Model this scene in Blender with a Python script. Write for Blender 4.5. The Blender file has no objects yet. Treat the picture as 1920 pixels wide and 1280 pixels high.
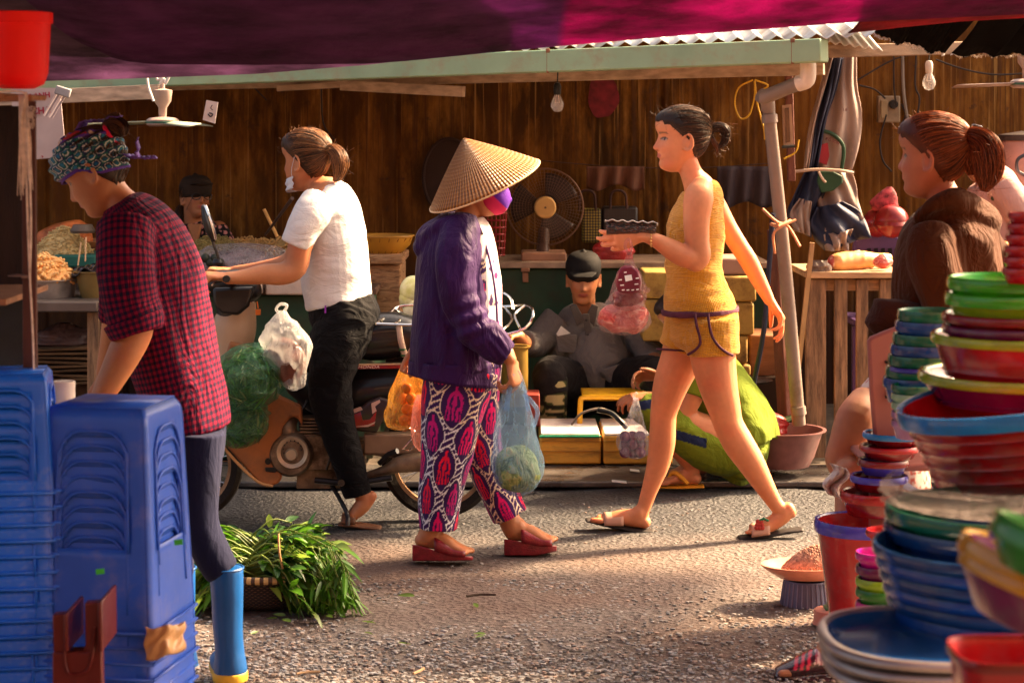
import bpy, math, random
import numpy as np
from mathutils import Vector, Matrix
R = math.radians
sc = bpy.context.scene
col = sc.collection
random.seed(7); rng = np.random.default_rng(7)
F = 4000.0; CX = 960.0; HY = 230.0; HC = 1.57

def P(px, py, d):
    return Vector(((px - CX) / F * d, d, HC - (py - HY) / F * d))
def G(px, py):                    # a point on the ground
    d = F * HC / (py - HY)
    return Vector(((px - CX) / F * d, d, 0.0))

# ------------------------------------------------------------------ objects
def tag(o, label=None, cat=None, group=None, kind=None):
    if label: o['label'] = label
    if cat: o['category'] = cat
    if group: o['group'] = group
    if kind: o['kind'] = kind
    return o
def thing(name, label, cat, loc=(0, 0, 0), group=None):
    o = bpy.data.objects.new(name, None); col.objects.link(o)
    o.location = loc; o.empty_display_size = .1
    return tag(o, label, cat, group)
def adopt(o, parent):
    if parent is not None:
        o.parent = parent
        pm = Matrix.Translation(parent.location) if parent.parent is None else Matrix.Identity(4)
        top = parent
        while top.parent is not None: top = top.parent
        o.matrix_parent_inverse = Matrix.Translation(-Vector(top.location)) if parent.type == 'EMPTY' or parent.parent is None else Matrix.Identity(4)
        if parent.type != 'EMPTY': o.matrix_parent_inverse = Matrix.Identity(4)
def kids(o): return [c for c in bpy.data.objects if c.parent == o]
def copy_tree(o, parent=None, mats=None):
    c = o.copy(); col.objects.link(c)
    if parent is not None: c.parent = parent
    if mats and c.type == 'MESH':
        c.data = c.data.copy(); c.data.materials.clear(); c.data.materials.append(mats)
    for ch in kids(o): copy_tree(ch, c, mats)
    return c
def mesh_obj(name, V, Fc, mat, parent=None, smooth=True, angle=40, mi=None):
    me = bpy.data.meshes.new(name)
    me.from_pydata([tuple(v) for v in V], [], Fc)
    for m in (mat if isinstance(mat, (list, tuple)) else [mat]): me.materials.append(m)
    if mi is not None: me.polygons.foreach_set('material_index', mi)
    if smooth:
        me.polygons.foreach_set('use_smooth', [True] * len(me.polygons))
        if angle: me.set_sharp_from_angle(angle=R(angle))
    me.update()
    o = bpy.data.objects.new(name, me); col.objects.link(o); adopt(o, parent)
    return o

def cr(pts, k=4, closed=False):   # catmull-rom through rows of numbers
    A = np.array(pts, float); n = len(A)
    if n < 3 and not closed:
        t = np.linspace(0, 1, k + 1)[:, None]
        return A[0] * (1 - t) + A[-1] * t
    out = []
    for i in range(n if closed else n - 1):
        if closed: p0, p1, p2, p3 = A[(i - 1) % n], A[i], A[(i + 1) % n], A[(i + 2) % n]
        else:
            p0 = A[i - 1] if i > 0 else 2 * A[0] - A[1]
            p1, p2 = A[i], A[i + 1]
            p3 = A[i + 2] if i + 2 < n else 2 * A[-1] - A[-2]
        for j in range(k):
            t = j / k
            out.append(.5 * ((2 * p1) + (-p0 + p2) * t + (2 * p0 - 5 * p1 + 4 * p2 - p3) * t * t + (-p0 + 3 * p1 - 3 * p2 + p3) * t ** 3))
    if not closed: out.append(A[-1])
    return np.array(out)

class MB:
    def __init__(s): s.V = []; s.F = []; s.m = []
    def add(s, V, Fc, mi=0):
        b = len(s.V); s.V += [tuple(map(float, v)) for v in V]
        s.F += [tuple(b + i for i in f) for f in Fc]; s.m += [mi] * len(Fc); return s
    def box(s, c, size, rot=None, mi=0, taper=1.0):
        x, y, z = [k / 2 for k in size]; V = []
        for sz in (-1, 1):
            q = taper if sz > 0 else 1.0
            for sx, sy in ((-1, -1), (1, -1), (1, 1), (-1, 1)):
                v = Vector((sx * x * q, sy * y * q, sz * z))
                if rot is not None: v = rot @ v
                V.append(v + Vector(c))
        return s.add(V, [(3, 2, 1, 0), (4, 5, 6, 7), (0, 1, 5, 4), (1, 2, 6, 5), (2, 3, 7, 6), (3, 0, 4, 7)], mi)
    def bar(s, a, b, w, h, up=(0, 0, 1), mi=0):
        a = Vector(a); b = Vector(b); T = (b - a).normalized(); U = Vector(up)
        S = T.cross(U).normalized(); U = S.cross(T)
        V = []
        for e in (a, b):
            for p, q in ((-1, -1), (1, -1), (1, 1), (-1, 1)): V.append(e + S * (p * w / 2) + U * (q * h / 2))
        return s.add(V, [(3, 2, 1, 0), (4, 5, 6, 7), (0, 1, 5, 4), (1, 2, 6, 5), (2, 3, 7, 6), (3, 0, 4, 7)], mi)
    def tube(s, pts, r, n=8, k=0, cap=True, mi=0, closed=False):
        A = [list(p) + [r[i] if hasattr(r, '__len__') else r] for i, p in enumerate(pts)]
        if k: A = cr(A, k, closed)
        A = np.array(A); L = len(A); V = []; Fc = []
        for i in range(L):
            a = A[(i - 1) % L, :3] if (closed or i > 0) else A[i, :3]
            b = A[(i + 1) % L, :3] if (closed or i < L - 1) else A[i, :3]
            T = Vector(b - a)
            T = T.normalized() if T.length > 1e-9 else Vector((0, 0, 1))
            if i == 0:
                U = T.orthogonal().normalized()
            else:
                U = (U - T * U.dot(T))
                U = U.normalized() if U.length > 1e-6 else T.orthogonal().normalized()
            W = T.cross(U)
            for j in range(n):
                an = 2 * math.pi * j / n
                V.append(Vector(A[i, :3]) + (U * math.cos(an) + W * math.sin(an)) * A[i, 3])
        for i in range(L if closed else L - 1):
            for j in range(n):
                i2 = (i + 1) % L
                Fc.append((i * n + j, i * n + (j + 1) % n, i2 * n + (j + 1) % n, i2 * n + j))
        if cap and not closed:
            Fc.append(tuple(range(n))[::-1]); Fc.append(tuple((L - 1) * n + j for j in range(n)))
        return s.add(V, Fc, mi)
    def lathe(s, prof, c=(0, 0, 0), n=32, rot=None, sx=1, sy=1, sq=2.0, mi=0, a0=0, a1=2 * math.pi):
        L = len(prof); V = []; Fc = []
        full = abs(a1 - a0 - 2 * math.pi) < 1e-6
        N = n if full else n + 1
        for r, z in prof:
            for j in range(N):
                an = a0 + (a1 - a0) * j / n; ca, sa = math.cos(an), math.sin(an)
                if sq != 2.0:
                    ca = math.copysign(abs(ca) ** (2 / sq), ca); sa = math.copysign(abs(sa) ** (2 / sq), sa)
                v = Vector((max(r, 1e-4) * sx * ca, max(r, 1e-4) * sy * sa, z))
                if rot is not None: v = rot @ v
                V.append(v + Vector(c))
        for i in range(L - 1):
            for j in range(n):
                j2 = (j + 1) % N
                Fc.append((i * N + j, i * N + j2, (i + 1) * N + j2, (i + 1) * N + j))
        return s.add(V, Fc, mi)
    def ball(s, c, r, n=16, rot=None, mi=0):
        rr = r if hasattr(r, '__len__') else (r, r, r)
        pr = [(math.sin(math.pi * i / (n // 2 + 1)), -math.cos(math.pi * i / (n // 2 + 1))) for i in range(n // 2 + 2)]
        L = len(pr); V = []; Fc = []
        for a, z in pr:
            for j in range(n):
                an = 2 * math.pi * j / n
                v = Vector((max(a, 1e-3) * math.cos(an) * rr[0], max(a, 1e-3) * math.sin(an) * rr[1], z * rr[2]))
                if rot is not None: v = rot @ v
                V.append(v + Vector(c))
        for i in range(L - 1):
            for j in range(n): Fc.append((i * n + j, i * n + (j + 1) % n, (i + 1) * n + (j + 1) % n, (i + 1) * n + j))
        return s.add(V, Fc, mi)
    def grid(s, fn, nu, nv, mi=0):
        V = [fn(i / nu, j / nv) for i in range(nu + 1) for j in range(nv + 1)]
        w = nv + 1
        return s.add(V, [(i * w + j, (i + 1) * w + j, (i + 1) * w + j + 1, i * w + j + 1) for i in range(nu) for j in range(nv)], mi)
    def prism(s, pts, d0, d1, mi=0):     # outline in pixels, between two depths (real thickness)
        n = len(pts); V = [P(x, y, d0) for x, y in pts]
        off = d1 - d0
        V += [v + Vector((0, off, 0)) for v in V[:n]]
        return s.add(V, [tuple(range(n)), tuple(range(2 * n - 1, n - 1, -1))] + [(i, i + n, (i + 1) % n + n, (i + 1) % n) for i in range(n)], mi)
    def build(s, name, mat, parent=None, smooth=True, angle=40, bevel=0, solid=0, sub=0, wob=0, wsc=8):
        V = np.array(s.V)
        if wob: V = V + wob * vn3(V * wsc)
        o = mesh_obj(name, V, s.F, mat, parent, smooth, angle, s.m if isinstance(mat, (list, tuple)) else None)
        if solid:
            m = o.modifiers.new('solid', 'SOLIDIFY'); m.thickness = solid; m.offset = 0
        if bevel:
            m = o.modifiers.new('bevel', 'BEVEL'); m.width = bevel; m.segments = 2; m.limit_method = 'ANGLE'; m.angle_limit = R(35)
        if sub:
            m = o.modifiers.new('sub', 'SUBSURF'); m.levels = sub; m.render_levels = sub
        return o

# ------------------------------------------------------------------ numpy noise
def vnoise(p):
    p = np.asarray(p, float); i = np.floor(p).astype(np.int64); f = p - i; f = f * f * (3 - 2 * f)
    def h(a, b, c):
        n = (a * 73856093) ^ (b * 19349663) ^ (c * 83492791)
        n = (n ^ (n >> 13)) * 1274126177 & 0x7fffffff
        return ((n ^ (n >> 16)) & 0xffff) / 32767.5 - 1
    r = 0
    for a in (0, 1):
        for b in (0, 1):
            for c in (0, 1):
                w = (f[:, 0] if a else 1 - f[:, 0]) * (f[:, 1] if b else 1 - f[:, 1]) * (f[:, 2] if c else 1 - f[:, 2])
                r = r + w * h(i[:, 0] + a, i[:, 1] + b, i[:, 2] + c)
    return r
def vn3(p): return np.stack([vnoise(p), vnoise(p + 31.7), vnoise(p + 77.1)], 1)

# ------------------------------------------------------------------ materials
_mats = {}
class NT:
    def __init__(s, name):
        s.m = bpy.data.materials.new(name); s.m.use_nodes = True
        s.t = s.m.node_tree; s.n = s.t.nodes; s.l = s.t.links
        s.b = s.n['Principled BSDF']
    def node(s, t, **kw):
        n = s.n.new(t)
        for k, v in kw.items():
            if k in n.inputs.keys(): s.inp(n.inputs[k], v)
            else: setattr(n, k, v)
        return n
    def inp(s, sock, v):
        if isinstance(v, bpy.types.NodeSocket): s.l.new(v, sock)
        else: sock.default_value = v
    def coord(s, kind='Object', scale=(1, 1, 1), rot=(0, 0, 0)):
        c = s.n.new('ShaderNodeTexCoord'); m = s.n.new('ShaderNodeMapping')
        m.inputs['Scale'].default_value = scale; m.inputs['Rotation'].default_value = rot
        s.l.new(c.outputs[kind], m.inputs['Vector']); return m.outputs[0]
    def attr(s, name, out='Vector', scale=(1, 1, 1)):
        a = s.n.new('ShaderNodeAttribute'); a.attribute_name = name
        if out == 'Color': return a.outputs['Color']
        m = s.n.new('ShaderNodeMapping'); m.inputs['Scale'].default_value = scale
        s.l.new(a.outputs['Vector'], m.inputs['Vector']); return m.outputs[0]
    def noise(s, vec, scale, detail=3, rough=.55, dist=0):
        n = s.n.new('ShaderNodeTexNoise'); n.inputs['Scale'].default_value = scale
        n.inputs['Detail'].default_value = detail; n.inputs['Roughness'].default_value = rough
        n.inputs['Distortion'].default_value = dist
        s.l.new(vec, n.inputs['Vector']); return n.outputs['Fac']
    def ramp(s, fac, stops):
        r = s.n.new('ShaderNodeValToRGB'); e = r.color_ramp.elements
        while len(e) < len(stops): e.new(.5)
        for i, (p, c) in enumerate(stops):
            e[i].position = p; e[i].color = (*c, 1) if len(c) == 3 else c
        s.l.new(fac, r.inputs[0]); return r.outputs[0]
    def mix(s, fac, a, b, blend='MIX'):
        m = s.n.new('ShaderNodeMix'); m.data_type = 'RGBA'; m.blend_type = blend
        for k, v in ((0, fac), (6, a), (7, b)):
            if isinstance(v, (tuple, list)) and len(v) == 3: v = (*v, 1)
            s.inp(m.inputs[k], v)
        return m.outputs[2]
    def math(s, op, a, b=0.0, c=0.0):
        m = s.n.new('ShaderNodeMath'); m.operation = op
        s.inp(m.inputs[0], a); s.inp(m.inputs[1], b); s.inp(m.inputs[2], c); return m.outputs[0]
    def sep(s, vec):
        m = s.n.new('ShaderNodeSeparateXYZ'); s.l.new(vec, m.inputs[0]); return m.outputs
    def bump(s, h, dist=.01, strength=1.0, prev=None):
        b = s.n.new('ShaderNodeBump'); b.inputs['Distance'].default_value = dist; b.inputs['Strength'].default_value = strength
        s.l.new(h, b.inputs['Height'])
        if prev is not None: s.l.new(prev, b.inputs['Normal'])
        s.l.new(b.outputs[0], s.b.inputs['Normal']); return b.outputs[0]
    def set(s, **kw):
        mp = dict(base='Base Color', rough='Roughness', metal='Metallic', spec='Specular IOR Level', sss='Subsurface Weight', trans='Transmission Weight',
                  alpha='Alpha', ior='IOR', coat='Coat Weight', sheen='Sheen Weight')
        for k, v in kw.items():
            if isinstance(v, (tuple, list)) and len(v) == 3: v = (*v, 1)
            s.inp(s.b.inputs[mp[k]], v)
        return s

def M(name, base, rough=.6, metal=0, var=.25, vs=6, stretch=(1, 1, 1), bump=0, bs=40, spec=.3, coat=0, sss=0, alpha=1, trans=0, sheen=0, dirt=None, dirt_amt=.5, ds=3):
    if name in _mats: return _mats[name]
    t = NT(name); v = t.coord(scale=stretch)
    n = t.noise(v, vs, 4)
    lo = tuple(c * (1 - var) for c in base); hi = tuple(min(1, c * (1 + var)) for c in base)
    c = t.ramp(n, [(.3, lo), (.7, hi)])
    if dirt is not None:
        dn = t.ramp(t.noise(v, ds, 6, .7), [(.5 - dirt_amt * .2, (0, 0, 0)), (.75 - dirt_amt * .2, (1, 1, 1))])
        c = t.mix(dn, c, dirt)
    t.set(base=c, rough=rough, metal=metal, spec=spec, coat=coat, sss=sss, alpha=alpha, trans=trans, sheen=sheen)
    if rough < .5:
        rr = t.noise(v, vs * 3, 4)
        t.set(rough=t.math('ADD', t.math('MULTIPLY', rr, .25), max(rough - .1, .02)))
    if sss: t.b.inputs['Subsurface Radius'].default_value = (.012, .004, .002); t.b.inputs['Subsurface Scale'].default_value = 1
    if bump: t.bump(t.noise(v, bs, 4), bump)
    _mats[name] = t.m; return t.m

def lin(r, g, b):                  # sRGB 0..255 to linear
    return tuple(((c / 255) / 12.92 if c / 255 <= .04045 else ((c / 255 + .055) / 1.055) ** 2.4) for c in (r, g, b))
# ================================================================== camera, light, world
cd = bpy.data.cameras.new('camera'); cam = bpy.data.objects.new('camera', cd); col.objects.link(cam)
cam.location = (0, 0, HC); cam.rotation_euler = (R(90), 0, 0)
cd.sensor_width = 36; cd.lens = 75; cd.shift_y = -410 / 1920; cd.clip_end = 500; cd.clip_start = .05
cd.dof.use_dof = True; cd.dof.focus_distance = 8.0; cd.dof.aperture_fstop = 7
sc.camera = cam
SUN_EL, SUN_AZ = R(38), R(28)          # az measured from +X towards +Y (behind the stalls)
w = bpy.data.worlds.new('World'); sc.world = w; w.use_nodes = True
sky = w.node_tree.nodes.new('ShaderNodeTexSky'); sky.sky_type = 'NISHITA'; sky.sun_disc = False
sky.sun_elevation = SUN_EL; sky.sun_rotation = R(90) - SUN_AZ; sky.air_density = .5; sky.dust_density = 8; sky.ozone_density = 0
bg = w.node_tree.nodes['Background']; bg.inputs[1].default_value = .12
wm = w.node_tree.nodes.new('ShaderNodeMix'); wm.data_type = 'RGBA'; wm.blend_type = 'MULTIPLY'; wm.inputs[0].default_value = 1; wm.inputs[7].default_value = (1, .87, .70, 1)   # camera balanced for shade
w.node_tree.links.new(sky.outputs[0], wm.inputs[6]); w.node_tree.links.new(wm.outputs[2], bg.inputs[0])
ld = bpy.data.lights.new('sun', 'SUN'); ld.energy = 5; ld.angle = R(5); ld.color = (1, .70, .40)
sun = bpy.data.objects.new('sun', ld); col.objects.link(sun)
sd = Vector((math.cos(SUN_EL) * math.cos(SUN_AZ), math.cos(SUN_EL) * math.sin(SUN_AZ), math.sin(SUN_EL)))
sun.rotation_euler = sd.to_track_quat('Z', 'Y').to_euler()
sc.view_settings.view_transform = 'Standard'; sc.view_settings.look = 'None'
sc.view_settings.exposure = 2.45; sc.view_settings.gamma = 1
sc.cycles.max_bounces = 7; sc.cycles.transparent_max_bounces = 12; sc.cycles.use_denoising = True
sc.cycles.sample_clamp_indirect = 6; sc.cycles.caustics_reflective = False; sc.cycles.caustics_refractive = False

# ================================================================== ground
def ground_mat():
    t = NT('asphalt'); v = t.coord()
    big = t.noise(v, .9, 5, .6)
    fine = t.noise(v, 30, 6, .7)
    vo = t.n.new('ShaderNodeTexVoronoi'); vo.inputs['Scale'].default_value = 55; t.l.new(v, vo.inputs['Vector'])
    c = t.ramp(fine, [(.25, (.05, .036, .031)), (.5, (.12, .09, .08)), (.75, (.22, .178, .16))])
    pe = t.ramp(vo.outputs['Color'], [(.2, (.05, .043, .042)), (.8, (.22, .18, .165))])
    c = t.mix(t.ramp(t.noise(v, 2.3, 4), [(.42, (0, 0, 0)), (.6, (.75, .75, .75))]), c, pe)
    c = t.mix(t.ramp(big, [(.42, (0, 0, 0)), (.62, (.7, .7, .7))]), c, (.11, .052, .034))
    s = t.sep(t.coord())                       # wet, grey strip of road nearer the stalls
    wobble = t.math('MULTIPLY', t.math('SUBTRACT', t.noise(v, 1.6, 4), .5), 1.3)
    wet = t.ramp(t.math('ADD', s[1], wobble), [(0, (0, 0, 0)), (1, (1, 1, 1))])
    mr = t.n.new('ShaderNodeMapRange'); mr.inputs[1].default_value = 7.6; mr.inputs[2].default_value = 8.3
    t.l.new(t.math('ADD', s[1], wobble), mr.inputs[0])
    c = t.mix(mr.outputs[0], c, t.ramp(fine, [(.3, (.013, .013, .016)), (.7, (.07, .068, .074))]))
    t.set(base=c, rough=t.math('SUBTRACT', .72, t.math('MULTIPLY', mr.outputs[0], .3)), spec=.5)
    b = t.bump(vo.outputs['Distance'], .012, .8)
    t.bump(fine, .02, .9, b)
    return t.m
m = MB()
xs = list(np.concatenate([[-60, -20, -8], np.arange(-4, 4.01, .06), [8, 20, 60]])); ys = list(np.concatenate([[-60, -20, -5, 2], np.arange(4, 12.3, .06), [20, 60]]))
XX, YY = np.meshgrid(xs, ys, indexing='ij'); pts = np.stack([XX.ravel(), YY.ravel(), 0 * XX.ravel()], 1)
pts[:, 2] = .010 * vnoise(pts * 1.3 + 5) + .006 * vnoise(pts * 5) - .006
near = (np.abs(pts[:, 0]) < 4.01) & (pts[:, 1] < 12.3) & (pts[:, 1] > 3.9); pts[~near, 2] = -.006
w_ = len(ys)
m.add(pts, [(i * w_ + j, (i + 1) * w_ + j, (i + 1) * w_ + j + 1, i * w_ + j + 1) for i in range(len(xs) - 1) for j in range(w_ - 1)])
tag(m.build('ground', ground_mat(), angle=0), kind='structure')
# loose stones
def stone_mat():
    t = NT('stones'); a = t.attr('Col', 'Color'); t.set(base=a, rough=.55); return t.m
V = []; Fc = []; C = []
N = 15000
for i in range(N):
    if i < N * .92: X, Y = rng.uniform(-1.4, 1.35), 5.85 + 1.5 * rng.random() ** 1.7 if rng.random() < .88 else rng.uniform(5.9, 8.8)
    else: X, Y = rng.uniform(-2.2, 2.2), rng.uniform(5.8, 9.0)
    dens = vnoise(np.array([[X * 1.4, Y * 1.6, 3.3]]))[0]
    if dens + (7.0 - Y) * .5 < rng.uniform(-.8, .45): continue
    r = rng.uniform(.0035, .0088) * (1.0 if Y < 7.5 else .8); h = r * rng.uniform(.2, .4); a0 = rng.uniform(0, 6.28); e = rng.uniform(.6, 1)
    b = len(V); n = 7
    for q, z in ((1, -.002), (.92, h * .65), (.5, h)):
        for j in range(n):
            an = a0 + 6.28318 * j / n; rr = r * q * (1 + .22 * math.sin(j * 5.1 + i))
            dx, dy = rr * math.cos(an), rr * e * math.sin(an)
            V.append((X + dx * math.cos(a0) - dy * math.sin(a0), Y + dx * math.sin(a0) + dy * math.cos(a0), z - .002))
    for k in (0, 1):
        for j in range(n): Fc.append((b + k * n + j, b + k * n + (j + 1) % n, b + (k + 1) * n + (j + 1) % n, b + (k + 1) * n + j))
    Fc.append(tuple(b + 2 * n + j for j in range(n)))
    g = rng.uniform(.10, .36); tint = rng.choice([0, 0, 1, 2]); cc = [(g, g * .93, g * .9), (g * .95, g * .68, g * .55), (g * .75, g * .78, g * .85)][tint]
    C += [(*cc, 1)] * (3 * n)
o = mesh_obj('gravel', V, Fc, stone_mat(), angle=30)
ca = o.data.color_attributes.new('Col', 'FLOAT_COLOR', 'POINT'); ca.data.foreach_set('color', np.array(C).ravel())
tag(o, 'loose stones worn out of the brown market lane', kind='stuff')
# wet kerb along the stalls, and a stone edge in the foreground
def kerb_mat():
    t = NT('wet_concrete'); v = t.coord()
    n = t.noise(v, 3, 6, .65); f = t.noise(v, 45, 4)
    c = t.ramp(n, [(.3, (.025, .022, .022)), (.55, (.07, .06, .055)), (.75, (.15, .12, .10))])
    t.set(base=c, rough=t.ramp(n, [(.35, (.12,) * 3), (.7, (.6,) * 3)])); t.bump(f, .004); return t.m
m = MB(); m.box((-.1, 9.42, .012), (9, .46, .028))
tag(m.build('kerb', kerb_mat(), bevel=.008), kind='structure')
m = MB(); m.box((0, 10.75, .006), (9, 2.2, .02))
tag(m.build('stall_floor', M('stall_floor', (.09, .07, .055), .6, var=.5, vs=5, bump=.004, bs=30)), kind='structure')
m = MB(); 
m.grid(lambda u, v: (-.62 + 2.0 * u, 5.6 + (.36 + .02 * math.sin(u * 9) + .015 * math.sin(u * 31)) * v, .012 - .02 * (v > .95)), 40, 6)
tag(m.build('pavement', M('slab', (.24, .18, .15), .75, var=.25, vs=9, bump=.004, bs=60)), kind='structure')

# ================================================================== back wall of the stalls
def wall_mat():
    t = NT('painted_tin')
    v = t.coord(); s1 = t.noise(t.coord(scale=(3.2, 1, .9)), 2.2, 8, .68); s2 = t.noise(t.coord(scale=(38, 1, .8)), 1.4, 4, .6)
    big = t.noise(t.coord(scale=(1, 1, .8)), .9, 4, .6)
    c = t.ramp(s1, [(.26, (.014, .006, .001)), (.45, (.055, .023, .003)), (.56, (.17, .072, .010)), (.70, (.34, .17, .035))])
    c = t.mix(t.ramp(s2, [(.50, (0, 0, 0)), (.66, (.85, .85, .85))]), c, (.05, .02, .008))
    c = t.mix(t.ramp(t.noise(t.coord(scale=(30, 1, .5)), 1.7, 3, .6), [(.60, (0, 0, 0)), (.67, (.7, .7, .7))]), c, (.42, .24, .07))
    c = t.mix(t.ramp(big, [(.35, (0, 0, 0)), (.7, (.7, .7, .7))]), c, (.20, .066, .006))
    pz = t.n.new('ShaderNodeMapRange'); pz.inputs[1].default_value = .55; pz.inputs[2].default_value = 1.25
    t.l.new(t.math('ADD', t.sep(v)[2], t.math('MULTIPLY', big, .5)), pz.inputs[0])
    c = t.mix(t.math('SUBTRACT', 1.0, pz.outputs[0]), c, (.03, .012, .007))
    c = t.mix(t.ramp(t.noise(v, 7, 6, .75), [(.60, (0, 0, 0)), (.68, (.8, .8, .8))]), c, (.05, .025, .015))
    t.set(base=c, rough=.6, spec=.12); t.bump(s2, .004); return t.m
def wallz(x):
    px = 960 + x / 11.8 * F
    z = 0
    for sx in (-125, 90, 240, 515, 605, 622, 745, 1240, 1605, 1690):
        z += .018 * math.exp(-((px - sx) / 4.0) ** 2)
    amp = .0013 if px > 1100 else .0006
    return z + amp * math.sin(x * 2 * math.pi / .045)
m = MB(); xs = np.arange(-6, 6.01, .008)
for x in xs:
    for z in (0, 1.25, 2.9): m.V.append((x, 11.8 + wallz(x), z))
L = len(xs)
for i in range(L - 1):
    for j in (0, 1): m.F.append((i * 3 + j, (i + 1) * 3 + j, (i + 1) * 3 + j + 1, i * 3 + j + 1)); m.m.append(0)
m.box((0, 11.95, 1.45), (12, .1, 2.9))
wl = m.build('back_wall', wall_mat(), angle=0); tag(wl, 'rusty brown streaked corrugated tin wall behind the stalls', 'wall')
m = MB(); pts = []
for k in range(26):
    a = 6.2832 * k / 26; rr = 1 + .05 * math.sin(3 * a + 1) + .03 * math.sin(7 * a)
    pts.append((1131 + 29 * rr * math.cos(a), 180 + 42 * rr * math.sin(a)))
m.prism(pts, 11.782, 11.79)
tag(m.build('paint_patch', M('red_paint', (.17, .012, .02), .6, var=.4, vs=20)), 'faded red painted oval patch high on the brown wall', 'paint patch')

# battens and boards under the eaves on the left
roof = thing('stall_roof', 'low corrugated sheet roof over the stalls with sunlit edge', 'roof', (0, 9, 2))
def yf(x): return 8.70 + (1.275 - x) * .5376
def roofpt(x, y): return 1.922 - (1.275 - x) * .0242 + (y - yf(x)) * .165
m = MB(); xs = np.arange(-4.2, 1.65, .019)
rows = np.linspace(0, 1, 12)
for k, x in enumerate(xs):
    for q in rows: y = yf(x) + q * (12.4 - yf(x)); m.V.append((x + .01 * math.sin(y * 3), y + (.015 * math.sin(x * 9) if q == 0 else 0), roofpt(x, y) + .012 * math.sin(x * 2 * math.pi / .076)))
w_ = len(rows)
for i in range(len(xs) - 1):
    for j in range(w_ - 1): m.F.append((i * w_ + j, (i + 1) * w_ + j, (i + 1) * w_ + j + 1, i * w_ + j + 1)); m.m.append(0)
m.build('sheet', M('roof_tin', (.80, .80, .76), .5, var=.15, vs=4, dirt=(.35, .22, .12), dirt_amt=.3), roof, solid=.003)
m = MB()
for q in (.3, .6, .9): m.bar((-4.2, yf(-4.2) * (1 - q) + 12.4 * q, roofpt(-4.2, yf(-4.2) * (1 - q) + 12.4 * q) - .05), (1.62, yf(1.62) * (1 - q) + 12.4 * q, roofpt(1.62, yf(1.62) * (1 - q) + 12.4 * q) - .05), .05, .05)
m.build('batten', M('old_wood', (.30, .2, .13), .8, var=.4, vs=4, stretch=(1, 6, 6), bump=.003), roof, bevel=.004)
m = MB(); xs = np.arange(1.9, 6, .05)
# right-hand stretch of roof: a black awning with a sunlit tattered hem
def blackaw(name, x0, x1, ya, yb, d, label):
    m = MB(); n = 40
    def fn(u, v):
        px = x0 + (x1 - x0) * u; hem = ya + (yb - ya) * u + 2.2 * math.sin(px * .21) + 1.4 * math.sin(px * .67)
        b = P(px, hem, d)
        return (b.x, b.y - v * 1.3, b.z + v * .30 + .01 * math.sin(px * .1 + v * 9))
    m.grid(fn, n, 10); o = m.build(name, M('black_cloth', (.004, .003, .003), .9, bump=.002, bs=90, spec=.02), solid=.004)
    tag(o, label, 'awning')
    m = MB(); V = []
    for k in range(int(abs(x1 - x0) * 1.1)):
        px = x0 + (x1 - x0) * (k + rng.random()) / (abs(x1 - x0) * 1.1); u = (px - x0) / (x1 - x0)
        hem = ya + (yb - ya) * u + 2.2 * math.sin(px * .21) + 1.4 * math.sin(px * .67)
        a = P(px, hem - 1, d - .004); b = P(px + rng.uniform(-3, 3), hem + rng.uniform(1, 5), d - .012)
        m.tube([a, b], [.0022, .001], 4)
    m.build('fringe', M('fringe_white', (.85, .78, .72), .6), o)
blackaw('black_awning', 1640, 1772, 66, 102, 8.55, 'black cloth awning with curved sunlit white fringe over right stall')
blackaw('black_awning', 1784, 2300, 103, 105, 8.6, 'black cloth awning with straight white fringe in the top right corner')
# bright corrugated front right of the gutter
m = MB()
def fn(u, v):
    px = 1545 + 110 * u; b = P(px, 78 + 16 * u + 2.5 * math.sin(px * .35), 8.9)
    return (b.x, b.y + v * 1.8, b.z + v * .42)
m.grid(fn, 40, 3)
m.build('sheet', M('roof_tin2', (.75, .75, .72), .4), roof, solid=.004)
m = MB(); m.bar(P(1545, 97, 9.1), P(1960, 86, 9.5), .04, .055)
m.build('rafter', _mats['old_wood'], roof, bevel=.004)
# gutter
gut = thing('rain_gutter', 'long pale green metal rain gutter along the eaves', 'gutter', P(1545, 95, 8.7))
a, b = P(1546, 95, 8.72), P(-60, 158, 10.9); m = MB(); m.bar(a, b, .10, .096)
gm = M('gutter_green', (.27, .40, .25), .55, var=.12, vs=5, dirt=(.30, .25, .16), dirt_amt=-.1, ds=8)
m.build('trough', gm, gut, bevel=.006)
m = MB(); q = (b - a).normalized()
for px in (1102, 1495):
    t_ = (1546 - px) / 1606; c = a + (b - a) * t_; m = MB(); m.box(c - Vector((0, .052, 0)), (.012, .006, .104)); m.box(c + Vector((0, -.058, .045)), (.018, .008, .018)); m.build('bracket', M('rusty', (.25, .11, .06), .7, var=.4), gut, bevel=.002)
m = MB(); m.bar(P(1545, 130, 9.3), P(-60, 170, 11.3), .03, .05); m.bar(P(300, 172, 10.2), P(-60, 188, 10.6), .03, .07); m.bar(P(640, 160, 10.2), P(870, 172, 9.9), .03, .05); m.bar(P(520, 166, 10.4), P(900, 143, 10.2), .03, .03);
m.build('eaves_board', M('eaves_wood', (.42, .31, .22), .8, var=.35, vs=5, stretch=(1, 5, 8)), roof, bevel=.003)

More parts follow.
